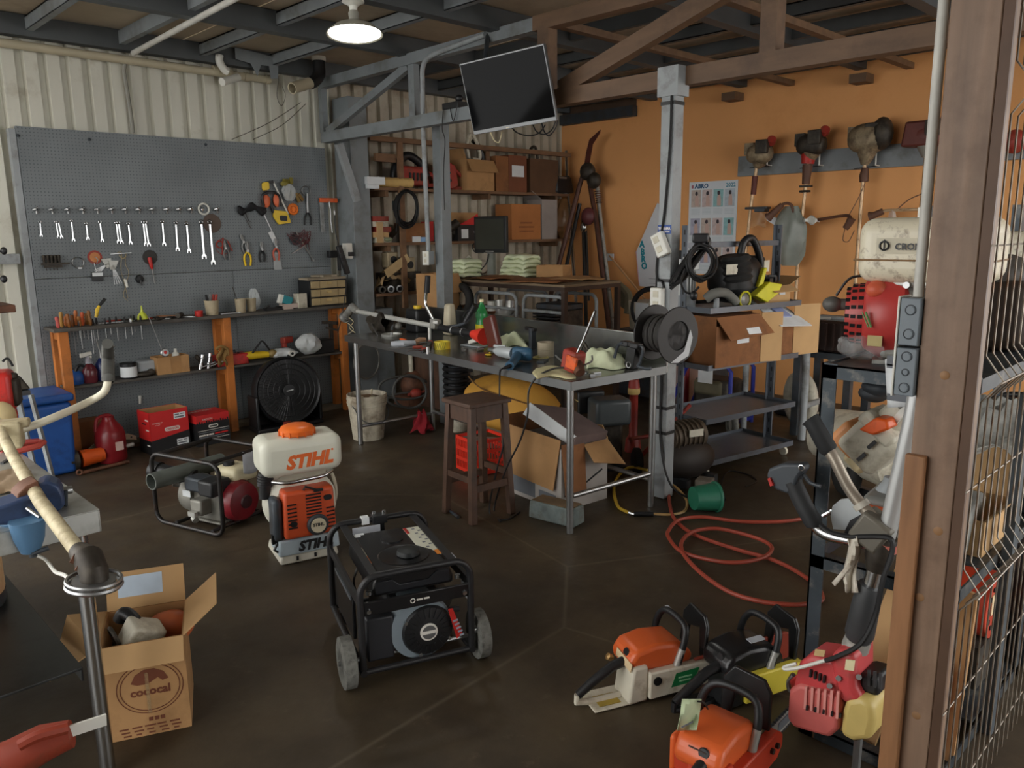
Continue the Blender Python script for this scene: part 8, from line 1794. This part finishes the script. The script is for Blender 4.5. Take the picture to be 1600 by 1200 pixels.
# hanging white / orange trimmer engine
t = thing('brush_cutter', 'dirty white trimmer engine with an orange cover hanging upside down under the rack top', 'brush cutter', PX(1370, 690, 2.72))
RW = Matrix.Rotation(R_(40), 3, 'X')
H = lambda x, y, d=2.72: PX(x, y, d)
part('engine', B().box(H(1368, 690), (.16, .16, .16), RW), DWHT, t, True, bev=.025, seg=3)
part('shroud', B().box(H(1383, 665), (.17, .14, .05), RW), DWHT, t, True, bev=.015)
part('neck', B().tube([H(1380, 668), H(1398, 650), H(1412, 636)], [.05, .045, .04], 14), DWHT, t, True)
part('starter', B().cyl(H(1408, 644), H(1416, 650), .05, n=18), WHT, t, True)
part('orange_cover', B().prism([(-.0, .0), (.05, .05), (.09, .05), (.1, .02), (.05, -.01)], H(1350, 668, 2.66), (0, -1, 0), (0, 0, 1), .1), ORA, t, True, bev=.008)
part('tan_tank', B().box(H(1338, 685), (.13, .12, .1), RW), M('tank_peach', (204, 140, 90), .5, 0, .12, 9), t, True, bev=.02)
part('bottom_cap', B().box(H(1345, 718), (.12, .08, .05), RW), M('cap_cream', (206, 190, 150), .5), t, True, bev=.015)
for x, y in ((1362, 695), (1346, 714)): part('slot', B().box(H(x, y, 2.628), (.008, .012, .035), RW), BLACK, t, True)
part('tube', B().cyl(H(1414, 634), (H(1440, 590).x, H(1440, 590).y, 1.3), .02, n=12), SHF, t, True)
part('black_hose', B().sp([H(1352, 655), H(1375, 648), H(1395, 630), H(1400, 612)], .008, 6), BLACK, t, True)
part('hanger', B().cyl((2.7, .75, 1.33), (H(1440, 590).x, H(1440, 590).y, 1.29), .008, n=6), DKST, t, True)
# red trimmer
T = lambda x, y, d=2.42: PX(x, y, d)
t = thing('brush_cutter', 'red brush cutter standing on its engine against the dark rack', 'brush cutter', T(1310, 1150)*1.0)
TRD = M('trimmer_red', (196, 70, 72), .4, 0, .08, 7, ((150, 84, 78), .3, 10)); TPK = M('trimmer_pink', (206, 104, 98), .5, 0, .1, 9)
fu = VV((0, -1, 0)); fv = VV((0, 0, 1))
def tp(pts, d, th, dx=0.): # polygon of photo pixels at depth plane d
    P = [T(x, y, d) for x, y in pts]; o = P[0]
    return B().prism([((p-o).dot(fu), (p-o).dot(fv)) for p in P], o, fu, fv, th)
mc = part('muffler_cover', tp([(1246, 1066), (1262, 1058), (1318, 1072), (1327, 1084), (1322, 1128), (1308, 1140), (1252, 1124), (1243, 1110)], 2.4, .13), TPK, t, True, bev=.014, seg=3)
for i in range(6): part('vent_rib', tp([(1258+i*10, 1072+i*1.5), (1262+i*10, 1073+i*1.5), (1260+i*10, 1108+i*3), (1256+i*10, 1107+i*3)], 2.331, .006), M('rib_pale', (222, 150, 142), .5), mc, True)
for i in range(4): part('vent_slot', tp([(1266+i*7, 1046+i*3), (1269+i*7, 1047+i*3), (1268+i*7, 1058+i*3), (1265+i*7, 1057+i*3)], 2.345, .01), BLACK, t, True)
for i in range(5): part('vent_slot', tp([(1260+i*13, 1102+i*3), (1263+i*13, 1103+i*3), (1262+i*13, 1110+i*3), (1259+i*13, 1109+i*3)], 2.328, .006), BLACK, t, True)
part('top_cover', tp([(1252, 1064), (1262, 1024), (1280, 1012), (1318, 1018), (1330, 1040), (1330, 1075), (1310, 1075)], 2.42, .14), TRD, t, True, bev=.018, seg=3)
part('fan_housing', tp([(1310, 1018), (1322, 1000), (1352, 1008), (1352, 1060), (1366, 1085), (1330, 1084)], 2.42, .16), TRD, t, True, bev=.02, seg=3)
part('side_tab', tp([(1238, 1060), (1252, 1048), (1256, 1080), (1246, 1090)], 2.42, .05), REDP, t, True, bev=.006)
part('pull_ring', B().sp([T(1240, 1055), T(1232, 1066), T(1234, 1078), T(1242, 1080)], .008, 8), STL, t, True)
part('emblem_plate', tp([(1274, 1014), (1290, 1016), (1288, 1026), (1272, 1024)], 2.345, .004), M('plate_yellow', (200, 170, 120), .5), t, True)
part('white_sticker', tp([(1322, 1030), (1336, 1032), (1334, 1048), (1320, 1046)], 2.335, .004), M('sticker_cream', (220, 210, 170), .5), t, True)
part('fuel_tank', tp([(1334, 1080), (1358, 1076), (1376, 1090), (1379, 1115), (1372, 1143), (1345, 1146), (1325, 1136), (1328, 1100)], 2.4, .13), M('tank_amber', (206, 184, 112), .4, 0, .1, 7), t, True, bev=.03, seg=4)
part('air_cover', tp([(1354, 1040), (1384, 1048), (1384, 1078), (1352, 1070)], 2.44, .12), BLACK, t, True, bev=.012)
for i in range(3): part('cover_rib', tp([(1356+i*9, 1046+i*2), (1360+i*9, 1047+i*2), (1360+i*9, 1072+i*2), (1356+i*9, 1071+i*2)], 2.375, .008), M('socket_dark', (52, 52, 54), .6), t, True)
for x, y in ((1296, 1072), (1310, 1060), (1342, 1058)): part('screw', B().cyl(T(x, y, 2.36), T(x, y, 2.33), .009, n=8), STL, t, True)
foot_z = T(1300, 1134, 2.4).z
part('stand_foot', B().cyl(T(1342, 1146, 2.42), (T(1342, 1146, 2.42).x, T(1342, 1146, 2.42).y, .02), .014, n=8).ring((T(1352, 1146).x, T(1352, 1146).y, .012), (0, 0, 1), .05, .006, 20, 6), STL, t, True)
part('collar', B().cyl(T(1336, 1012), T(1341, 998), .042, .04, 18), ALU, t, True)
part('sleeve', B().tube([T(1341, 1000), T(1343, 990), T(1358, 922), T(1361, 914)], [.036, .045, .041, .036], 16), M('sleeve_dark', (56, 58, 60), .5), t, True)
part('lower_shaft', B().cyl(T(1360, 918), T(1378, 858), .026, n=14), CHR, t, True)
part('grip_clamp', B().tube([T(1368, 890), T(1373, 872), T(1380, 852), T(1384, 838)], [.03, .042, .042, .036], 14), GRIME, t, True)
part('red_collar', B().cyl(T(1381, 858), T(1384, 846), .038, n=16), M('collar_coral', (196, 112, 96), .5), t, True)
part('upper_shaft', B().tube([T(1384, 842), T(1425, 660), T(1436, 600)], [.026, .026, .026], 14), M('shaft_silver', (196, 198, 198), .35, .5, .06), t, True)
part('bar_block', B().box(T(1366, 828), (.09, .1, .1), Matrix.Rotation(.5, 3, 'X')), M('block_olive', (104, 100, 90), .5, .2), t, True, bev=.01)
part('left_bar', B().sp([T(1378, 846), T(1358, 850), T(1335, 845), T(1300, 838), T(1280, 828), T(1270, 814)], .0185, 12), CHR, t, True)
part('left_grip', B().tube([T(1272, 822), T(1271, 816), T(1256, 790), T(1238, 752)], [.026, .03, .0295, .03], 16), M('grip_black', (40, 42, 44), .6), t, True)
th_ = part('throttle_body', tp([(1236, 770), (1216, 762), (1203, 742), (1206, 730), (1228, 722), (1258, 722), (1262, 732), (1252, 745), (1246, 764)], 2.42, .055), M('throttle_grey', (58, 64, 70), .5), t, True, bev=.01, seg=3)
part('throttle_lever', B().sp([T(1248, 738), T(1256, 742), T(1266, 754), T(1282, 760)], .007, 8), M('throttle_grey', (58, 64, 70), .5), t, True)
part('red_switch', tp([(1203, 746), (1207, 745), (1212, 757), (1207, 758)], 2.4, .035), REDP, th_, True)
part('steel_ring', B().ring(T(1252, 731, 2.388), (1, 0, 0), .009, .002, 16, 5), CHR, th_, True)
part('right_bar', B().sp([T(1366, 810), T(1345, 788), T(1325, 760), T(1305, 720), T(1296, 705)], .0185, 12), M('bar_tan', (170, 160, 146), .35, .6), t, True)
part('bar_ring', B().cyl(T(1343, 785), T(1349, 793), .026, n=14), M('ring_pale', (196, 192, 180), .4), t, True)
part('right_grip', B().tube([T(1297, 706), T(1294, 702), T(1270, 660), T(1266, 655)], [.022, .029, .027, .031], 16), M('grip_black', (40, 42, 44), .6), t, True)
part('control_cable', B().sp([T(1282, 820, 2.4), T(1300, 832, 2.39), T(1330, 838, 2.38), T(1370, 838, 2.37), T(1392, 842, 2.37), T(1394, 862, 2.37), T(1380, 905, 2.36), T(1368, 960, 2.36), T(1345, 1005, 2.34), T(1310, 1025, 2.33), T(1290, 1032, 2.33)], .008, 7), BLACK, t, True)
part('white_cable', B().sp([T(1290, 1032, 2.33), T(1250, 1043, 2.32), T(1228, 1046, 2.32), T(1226, 1042, 2.33), T(1245, 1037, 2.34)], .006, 7), WHT, t, True)
part('cloth_strip', B().grid(lambda a, v: T(1324+a*18+3*math.sin(v*7)-v*4, 838+v*88, 2.385+.015*math.sin(a*6+v*5)), 5, 12), M('strip_white', (206, 200, 186), .8, 0, .08, 9, ((140, 118, 92), .4, 12)), t, True, solid=.006)
part('cloth_strip', B().grid(lambda a, v: T(1326+a*5-v*26, 880+v*30+a*6, 2.37), 3, 6), M('strip_white', (206, 200, 186), .8, 0, .08, 9, ((140, 118, 92), .4, 12)), t, True, solid=.004)
t = thing('blade_guard', 'grey white guard plate with a dark rim standing behind the handlebars', 'guard', T(1322, 835, 2.6))
part('plate', tp([(1299, 805), (1302, 790), (1314, 780), (1330, 778), (1350, 790), (1348, 805), (1325, 828), (1303, 826)], 2.5, .012), M('guard_pale', (186, 192, 194), .5), t, True, flat=True)
part('dark_rim', tp([(1322, 828), (1330, 812), (1348, 802), (1358, 806), (1362, 832), (1335, 838)], 2.49, .02), BLACK, t, True, flat=True)
one('hose_nipple', B().cyl(T(1286, 806, 2.5), T(1299, 799, 2.5), .008, n=8), CHR, 'small chrome air nipple at the end of the red hose', 'nipple')
q = T(1385, 800, 2.8)
t = thing('tool_case', 'pale grey lidded tub with dark wires on the middle shelf of the rack', 'tub', (2.95, .9, .685))
part('tub', B().box((2.95, .9, .77), (.3, .32, .17), .1, tp=1.08), M('tub_grey', (140, 142, 138), .5), t, True, bev=.02)
part('wires', B().sp([(2.82, .98, .86), (2.8, .95, .93), (2.82, .9, .9), (2.8, .86, .95), (2.84, .84, .86)], .008, 6), GRIME, t, True)
one('orange_piece', B().box(T(1364, 804, 2.75), (.1, .08, .05), .4), ORA, 'small orange plastic piece behind the trimmer shaft', 'piece')
one('tan_board', B().slab((2.62, 1.02, .02), (2.62, .88, .02), (2.75, .77, .66), (2.75, .9, .66), .02), CARD2, 'tan board leaning inside the rack behind the red brush cutter', 'board')
one('tan_board', B().slab((2.72, .9, .02), (2.72, .66, .02), (2.8, .66, .6), (2.8, .8, .62), .02), CARD, 'wider brown board leaning inside the rack beside the wooden post', 'board')
one('orange_bin', B().slab((2.66, .84, .07), (2.66, .7, .07), (2.7, .7, .36), (2.7, .74, .4), .02), ORA, 'orange plastic panel behind the black filter of the red brush cutter', 'panel')
one('plastic_bottle', B().lathe([(.06, 0), (.07, .01), (.07, .14), (.03, .2), (.025, .22)], (2.9, 1.0, .686), (0, 0, 1), 18), M('milky', (166, 172, 176), .5), 'milky plastic bottle on the middle shelf of the rack', 'bottle')
one('floor_plank', B().bar(PZ(1262, 1140, .025), PZ(1300, 1112, .025), .05, .04), SW, 'short wooden batten on the floor at the foot of the rack', 'batten')
# wooden post, conduit, switch boxes
PW = M('post_wood', (138, 112, 92), .5, 0, .2, 5, ((106, 80, 62), .45, 4), .15, (6, 6, .5))
t = thing('wooden_post', 'big brown wooden post in the right foreground', 'post', (2.27, .658, 0))
part('shaft', B().bx(2.2, 2.34, .6, .716, .002, 3.3), PW, t, True, bev=.004)
part('edge_strip', B().bx(2.2, 2.212, .575, .599, .002, 3.3), M('strip_dark', (92, 68, 52), .5, .2, .2, 6), t, True)
part('batten', B().bx(2.176, 2.199, .672, .722, .002, 1.2), M('batten_wood', (150, 106, 70), .55, 0, .2, 6, None, .1, (6, 6, .6)), t, True, bev=.003)
for z, y in ((1.42, .65), (1.0, .63), (.8, .66), (.45, .64)): part('knot', B().lathe([(.012, 0), (.008, .002), (0, .0022)], (2.1995, y, z), (-1, 0, 0), 14), M('knot_wood', (150, 112, 76), .6), t, True)
one('post_conduit', B().cyl((2.212, .735, 1.618), (2.212, .735, 3.25), .0135, n=14), M('conduit_pale', (196, 194, 186), .45), 'pale grey conduit running up the left side of the wooden post', 'conduit')
SWB = M('switch_grey', (118, 128, 136), .45, 0, .05)
for i, (z0_, z1_, ks, lb) in enumerate(((1.49, 1.615, (.031, .094), 'upper grey switch box with two round knockouts on the wooden post'), (1.355, 1.483, (.022, .064, .106), 'lower grey switch box with three round knockouts on the wooden post'))):
    t = thing('switch_box', lb, 'switch box', (2.2, .75, z0_))
    part('box', B().bx(2.185, 2.26, .7175, .768, z0_, z1_), SWB, t, True, bev=.003)
    part('cover', B().bx(2.183, 2.262, .769, .775, z0_-.004, z1_+.004), WHT, t, True, bev=.002)
    for k, dz in enumerate(ks):
        r = .013 if not (i == 1 and k == 1) else .009
        part('knockout', B().ring((2.1845, .742, z0_+dz), (1, 0, 0), r, .0015, 22, 5), M('knockout_dark', (66, 72, 78), .5), t, True)
        part('knockout_disc', B().cyl((2.1848, .742, z0_+dz), (2.183, .742, z0_+dz), r*.75, n=18), SWB, t, True)
# mesh fence
FW = M('fence_wire', (150, 142, 130), .5, .5, .12, 20, ((128, 96, 70), .45, 25))
t = thing('mesh_fence', 'galvanised wire mesh fence panel with folded ribs right of the wooden post', 'fence', (3.3, .57, 0))
def bendpts():
    P = [(0, 0, .02)]
    for zb in (.84, 1.415, 2.12): P += [(0, 0, zb-.06), (0, -.045, zb), (0, 0, zb+.06)]
    return P+[(0, 0, 2.5)]
w0 = part('wire', B().tube([(2.235, .57+p[1], p[2]) for p in bendpts()], .0026, 6), FW, t, True)
for i in range(1, 36): share('wire', w0, t, (i*.062, 0, 0))
for z, dy in ((.12, .004), (.48, .004), (.84, -.049), (1.12, .004), (1.415, -.049), (1.75, .004), (2.12, -.049), (2.35, .004)):
    part('cross_wire', B().cyl((2.2, .57+dy, z), (4.42, .57+dy, z), .0026, n=6), FW, t, True)
# things seen through the fence, on the rack and on a second rack
t = thing('black_rack', 'black steel rack farther right behind the wire fence', 'rack', (4.15, .9, 0))
for x in (3.62, 4.75):
    for y in (.66, 1.13): part('leg', B().bx(x-.03, x+.03, y-.025, y+.025, .002, 1.9), RKM, t, True, flat=True)
part('front_leg', B().bx(2.985, 3.045, .62, .65, .002, 1.25), M('slate_leg', (66, 74, 80), .5), t, True, flat=True)
for z in (.33, .68, 1.3): part('shelf', B().bx(3.65, 4.72, .64, 1.15, z-.03, z), RKM, t, True, flat=True)
def F(x, y, Yp=.85): return PY(x, y, Yp)
def saw(name, lab, c, rz, cols, bar=0., z=0., grp=None, k=1.):
    """chainsaw: local x points forward along the bar, the clutch side is -y"""
    body, top, side, guard = cols[:4]; rear = cols[-1] if len(cols) > 4 else side
    t = thing(name, lab, 'chainsaw', c, rz, grp)
    S = lambda x, y, z_: (x*k, y*k, z_*k)
    def bx_(x0, x1, y0, y1, z0, z1): return B().bx(x0*k, x1*k, y0*k, y1*k, z0*k, z1*k)
    part('crankcase', bx_(-.1, .15, -.07, .09, .012, .13), body, t, bev=.015*k)
    part('top_cover', B().prism([(a*k, b_*k) for a, b_ in ((-.12, .115), (.13, .115), (.14, .15), (.08, .205), (-.02, .215), (-.1, .2), (-.13, .16))], S(0, .0, 0), (1, 0, 0), (0, 0, 1), .15*k), top, t, bev=.022*k, seg=3)
    part('clutch_cover', B().prism([(a*k, b_*k) for a, b_ in ((-.06, .02), (.2, .03), (.235, .06), (.235, .1), (.2, .125), (-.06, .125))], S(0, -.085, 0), (1, 0, 0), (0, 0, 1), .035*k), side, t, bev=.006*k)
    for a in (.15, .185): part('bar_nut', B().cyl(S(a, -.1, .085), S(a, -.112, .085), .009*k, n=8), GRIME, t)
    part('rear_handle', B().tube([VV(S(*p)) for p in ((-.1, -.02, .15), (-.17, -.02, .135), (-.25, -.02, .09), (-.31, -.02, .05))], [.02*k, .019*k, .018*k, .016*k], 10), BLACK, t)
    part('handle_guard', B().tube([VV(S(*p)) for p in ((-.31, -.02, .052), (-.315, -.02, .025), (-.25, -.02, .012), (-.08, -.02, .014))], .013*k, 8), rear, t)
    part('guard_plate', bx_(-.27, -.1, -.08, .05, .004, .01), rear, t, bev=.003)
    part('rear_block', B().prism([(a*k, b_*k) for a, b_ in ((-.14, .01), (-.06, .01), (-.06, .15), (-.12, .15))], S(0, -.03, 0), (1, 0, 0), (0, 0, 1), .12*k), rear, t, bev=.01*k)
    part('front_handle', B().sp([VV(S(*p)) for p in ((.06, -.075, .1), (.075, -.085, .16), (.1, -.075, .25), (.1, -.02, .275), (.09, .06, .27), (.08, .1, .2), (.07, .1, .08))], .013*k, 10), BLACK, t)
    part('handle_foot', B().cyl(S(.05, -.08, .09), S(.082, -.085, .185), .014*k, n=10), ALU, t)
    part('hand_guard', B().prism([(a*k, b_*k) for a, b_ in ((-.085, .12), (-.05, .12), (-.04, .2), (.03, .22), (.05, .12), (.08, .12), (.075, .24), (.05, .275), (-.05, .285), (-.085, .24))], S(.17, 0, 0), (0, -1, 0), (.12, 0, 1), .016*k), guard, t, bev=.005*k)
    part('starter_cover', bx_(-.08, .12, .09, .115, .02, .16), top, t, bev=.012*k)
    part('cover_knob', B().lathe([(.018*k, 0), (.015*k, .004*k), (0, .004*k)], S(-.115, -.02, .178), (-1, 0, .3), 14), BLACK, t)
    part('oil_cap', B().cyl(S(-.03, -.09, .09), S(-.03, -.106, .09), .017*k, n=14), BLACK, t)
    if bar:
        part('guide_bar', B().prism([(.16*k, -.032), (.16*k, .032), (bar-.03, .028), (bar, .0), (bar-.03, -.028)], S(0, -.062, .075), (1, 0, 0), (0, 0, 1), .006), M('bar_pale', (196, 196, 190), .35, .4), t)
        part('bar_print', bx_(.28, .42, -.067, -.066, .06, .092), PRN, t)
        b = B()
        n = int((bar-.16)/.02)
        for i in range(n): b.box((.17+i*.02, -.062*k, .075*k+.034), (.012, .008, .008)).box((.17+i*.02, -.062*k, .075*k-.034), (.012, .008, .008))
        part('chain', b, DKST, t)['kind'] = 'stuff'
    return t
GPL = M('guard_black', (30, 31, 32), .3)
t = saw('chainsaw', 'white chainsaw with an orange top cover and green label on the floor', PZ(1035, 1083)*1.0+VV((0, .06, 0)), R_(-24), (M('case_grey', (120, 114, 104), .5), M('saw_orange', (220, 100, 48), .35, 0, .06), M('saw_white', (216, 210, 192), .45, 0, .06, 9, ((140, 124, 96), .35, 9)), GPL), 0, 0, None, 1.06)
part('green_label', B().prism([(.0, .045), (.1, .05), (.125, .105), (.02, .1)], (.03, -.1085, .01), (1, 0, 0), (0, 0, 1), .003), M('label_green', (24, 120, 66), .5), t, flat=True)
part('label_print', B().box((.09, -.1105, .09), (.06, .002, .006)).box((.09, -.1105, .075), (.05, .002, .005)), M('print_mint', (150, 200, 160), .6), t, flat=True)
part('cover_label', B().prism([(-.06, 0), (.06, 0), (.06, .03), (-.06, .03)], (-.139, -.03, .15), (0, -1, -.1), (.2, 0, 1), .003), M('label_tan', (214, 190, 150), .6), t, flat=True)
part('handle_print', B().box((.106, .02, .3), (.014, .09, .004), None), M('tag_grey', (184, 188, 196), .8), t, flat=True)
part('brass_nut', B().lathe([(.01, 0), (.014, .01), (.014, .024), (0, .028)], (-.16, .02, .15), (-1, 0, .6), 12), M('brass_bright', (176, 140, 90), .35, .7), t)
part('yellow_label', B().box((-.21, -.03, .013), (.09, .07, .002)), M('label_ochre', (176, 150, 60), .6), t, flat=True)
t = saw('chainsaw', 'black chainsaw with a yellow side cover on the floor beside the rack', PZ(1150, 1085)+VV((.03, .0, 0)), R_(-20), (BLACK, M('saw_black', (26, 26, 28), .28), M('saw_yellow', (222, 204, 70), .45, 0, .06), GPL, BLACK), 0, 0, None, 1.06)
part('white_label', B().prism([(0, 0), (.07, 0), (.07, .03), (0, .03)], (.0, -.05, .232), (1, 0, 0), (0, 1, .1), .003), M('tag_grey', (184, 188, 196), .8), t, flat=True)
a, b_ = PZ(1085, 1050, .08), PZ(1222, 1008, .1)
one('bar_scabbard', B().bar(a, b_, .014, .12).cyl(b_+VV((-.004, -.007, 0)), b_+VV((.004, .007, 0)), .06, n=20), M('scabbard_red', (150, 60, 40), .5), 'red orange bar cover standing on edge behind the black chainsaw', 'bar cover', bev=.003)
t = saw('chainsaw', 'orange chainsaw with a long pale bar at the bottom edge of the picture', PZ(1112, 1232)+VV((.02, .0, 0)), R_(3), (M('saw_red', (190, 62, 36), .4), M('saw_orange', (220, 100, 48), .35, 0, .06), M('saw_red', (190, 62, 36), .4), GPL), .6, 0, None, 1.1)
part('top_print', B().prism([(0, 0), (.06, 0), (.06, .004), (0, .004)], (-.13, .03, .2), (0, -1, 0), (.2, 0, 1), .003), M('print_dark', (60, 40, 30), .6), t, flat=True)
t = thing('repair_tag', 'pale green paper tag tied to the orange chainsaw handle', 'tag', PZ(1080, 1140))
part('tag', B().grid(lambda a, v: PZ(1066+a*30-v*8, 1092+v*52+4*math.sin(v*4), .34-.1*v+.02*math.sin(a*4+v*3)), 5, 8), M('tag_green', (190, 204, 166), .8), t, True, solid=.002)
part('tag_print', B().box(PZ(1074, 1132, .29), (.05, .003, .004), R_(-10)), PRN, t, True)
part('tie', B().sp([PZ(1090, 1096, .34), PZ(1100, 1098, .33), PZ(1106, 1108, .3)], .003, 5), BLACK, t, True)
# through the fence
COLR = (M('case_grey', (120, 114, 104), .5), M('saw_orange2', (206, 84, 46), .45, 0, .1), M('saw_red', (190, 62, 36), .4), GPL)
q = F(1560, 880, .88); t = saw('chainsaw', 'orange chainsaw with a cream label on the black rack behind the fence', (3.98, .86, .332), R_(168), COLR, 0, 0, None, 1.42)
part('cream_label', B().box((-.02, -.0955, .2), (.12, .004, .07)), M('label_tan', (214, 190, 150), .6), t)
q = F(1520, 905, .8)
t = thing('red_flywheel', 'round red starter cover with a cream label behind the fence, low', 'cover', (3.3, .8, .065))
part('drum', B().cyl((3.3, .72, .36), (3.3, .9, .36), .13, n=28), M('saw_red', (190, 62, 36), .4), t, True)
part('label', B().box((3.29, .717, .38), (.12, .004, .08), .0), M('label_tan', (214, 190, 150), .6), t, True)
for i in range(12): part('vent', B().box((3.3+.09*math.cos(i*.52), .718, .36+.09*math.sin(i*.52)), (.016, .004, .016)), BLACK, t, True)
part('stand', B().box((3.3, .8, .15), (.3, .16, .17)), GRIME, t, True)
t = saw('chainsaw', 'faded orange chainsaw on the middle shelf behind the fence', (4.42, .9, .682), R_(160), COLR, 0, 0, None, 1.15)
for i, (x0_, x1_, z_, h, m_, lb) in enumerate(((2.9, 3.25, .685, .13, CARD2, 'tan carton on the middle rack shelf behind the fence, nearest the wooden post'), (3.66, 4.0, .682, .24, CARD2, 'brown carton on the middle black rack shelf behind the fence'), (2.95, 3.4, .065, .2, CARDD, 'brown carton low on the rack behind the fence'), (4.4, 4.7, .332, .2, CARD2, 'tan carton at the far end of the black rack'))):
    if i == 2: continue
    opencarton('carton', lb, ((x0_+x1_)/2, .8 if i == 0 else .86, z_), (x1_-x0_, .22 if i == 0 else .3, h), 0, m_, 'box', [('f', 40, .08), ('b', 20, .08)])
def Qn(a, v): return VV((3.2+a*.85+.02*math.sin(v*9), .68+.36*v, .96+.12*math.sin(a*3.1)*(1-.4*v)+.05*math.sin(a*13+v*7)))
one('newspaper', B().grid(Qn, 12, 8), M('newsprint', (186, 186, 180), .85, 0, .25, 30), 'crumpled newspaper piled on the rack behind the fence', 'paper', solid=.006)
def Qn(a, v): return VV((3.7+a*.9, .7+.4*v, 1.31+.14*math.sin(3.14*a)**.5*math.sin(3.14*v)**.5*(1+.3*math.sin(a*11+v*6))))
one('grey_sheet', B().grid(Qn, 14, 8), M('sheet_grey', (150, 156, 154), .5, 0, .1, 5), 'crumpled grey plastic sheet on the top shelf of the black rack', 'sheet', solid=.006)
t = thing('dark_engine', 'dark brown ribbed engine on the rack top behind the fence', 'engine', (3.36, .8, 1.351))
part('body', B().box((3.33, .85, 1.48), (.28, .3, .25)), M('engine_brown', (70, 58, 50), .6, .2, .2, 8), t, True, bev=.04)
for i in range(6): part('fin', B().box((3.33, .69, 1.39+.036*i), (.22, .03, .012)), M('engine_brown', (70, 58, 50), .6, .2, .2, 8), t, True)
part('dome', B().ell((3.33, .85, 1.62), (.26, .28, .16)), M('dome_grey', (84, 80, 76), .5), t, True)
t = thing('white_tank_machine', 'white tank machine on the top shelf of the black rack behind the fence', 'machine', (4.3, 1.0, 1.301))
part('tank', B().box((4.5, .98, 1.62), (.36, .3, .3)), TK, t, True, bev=.05, seg=4)
part('engine', B().box((4.5, .98, 1.385), (.4, .3, .168)), OLDR, t, True, bev=.02)
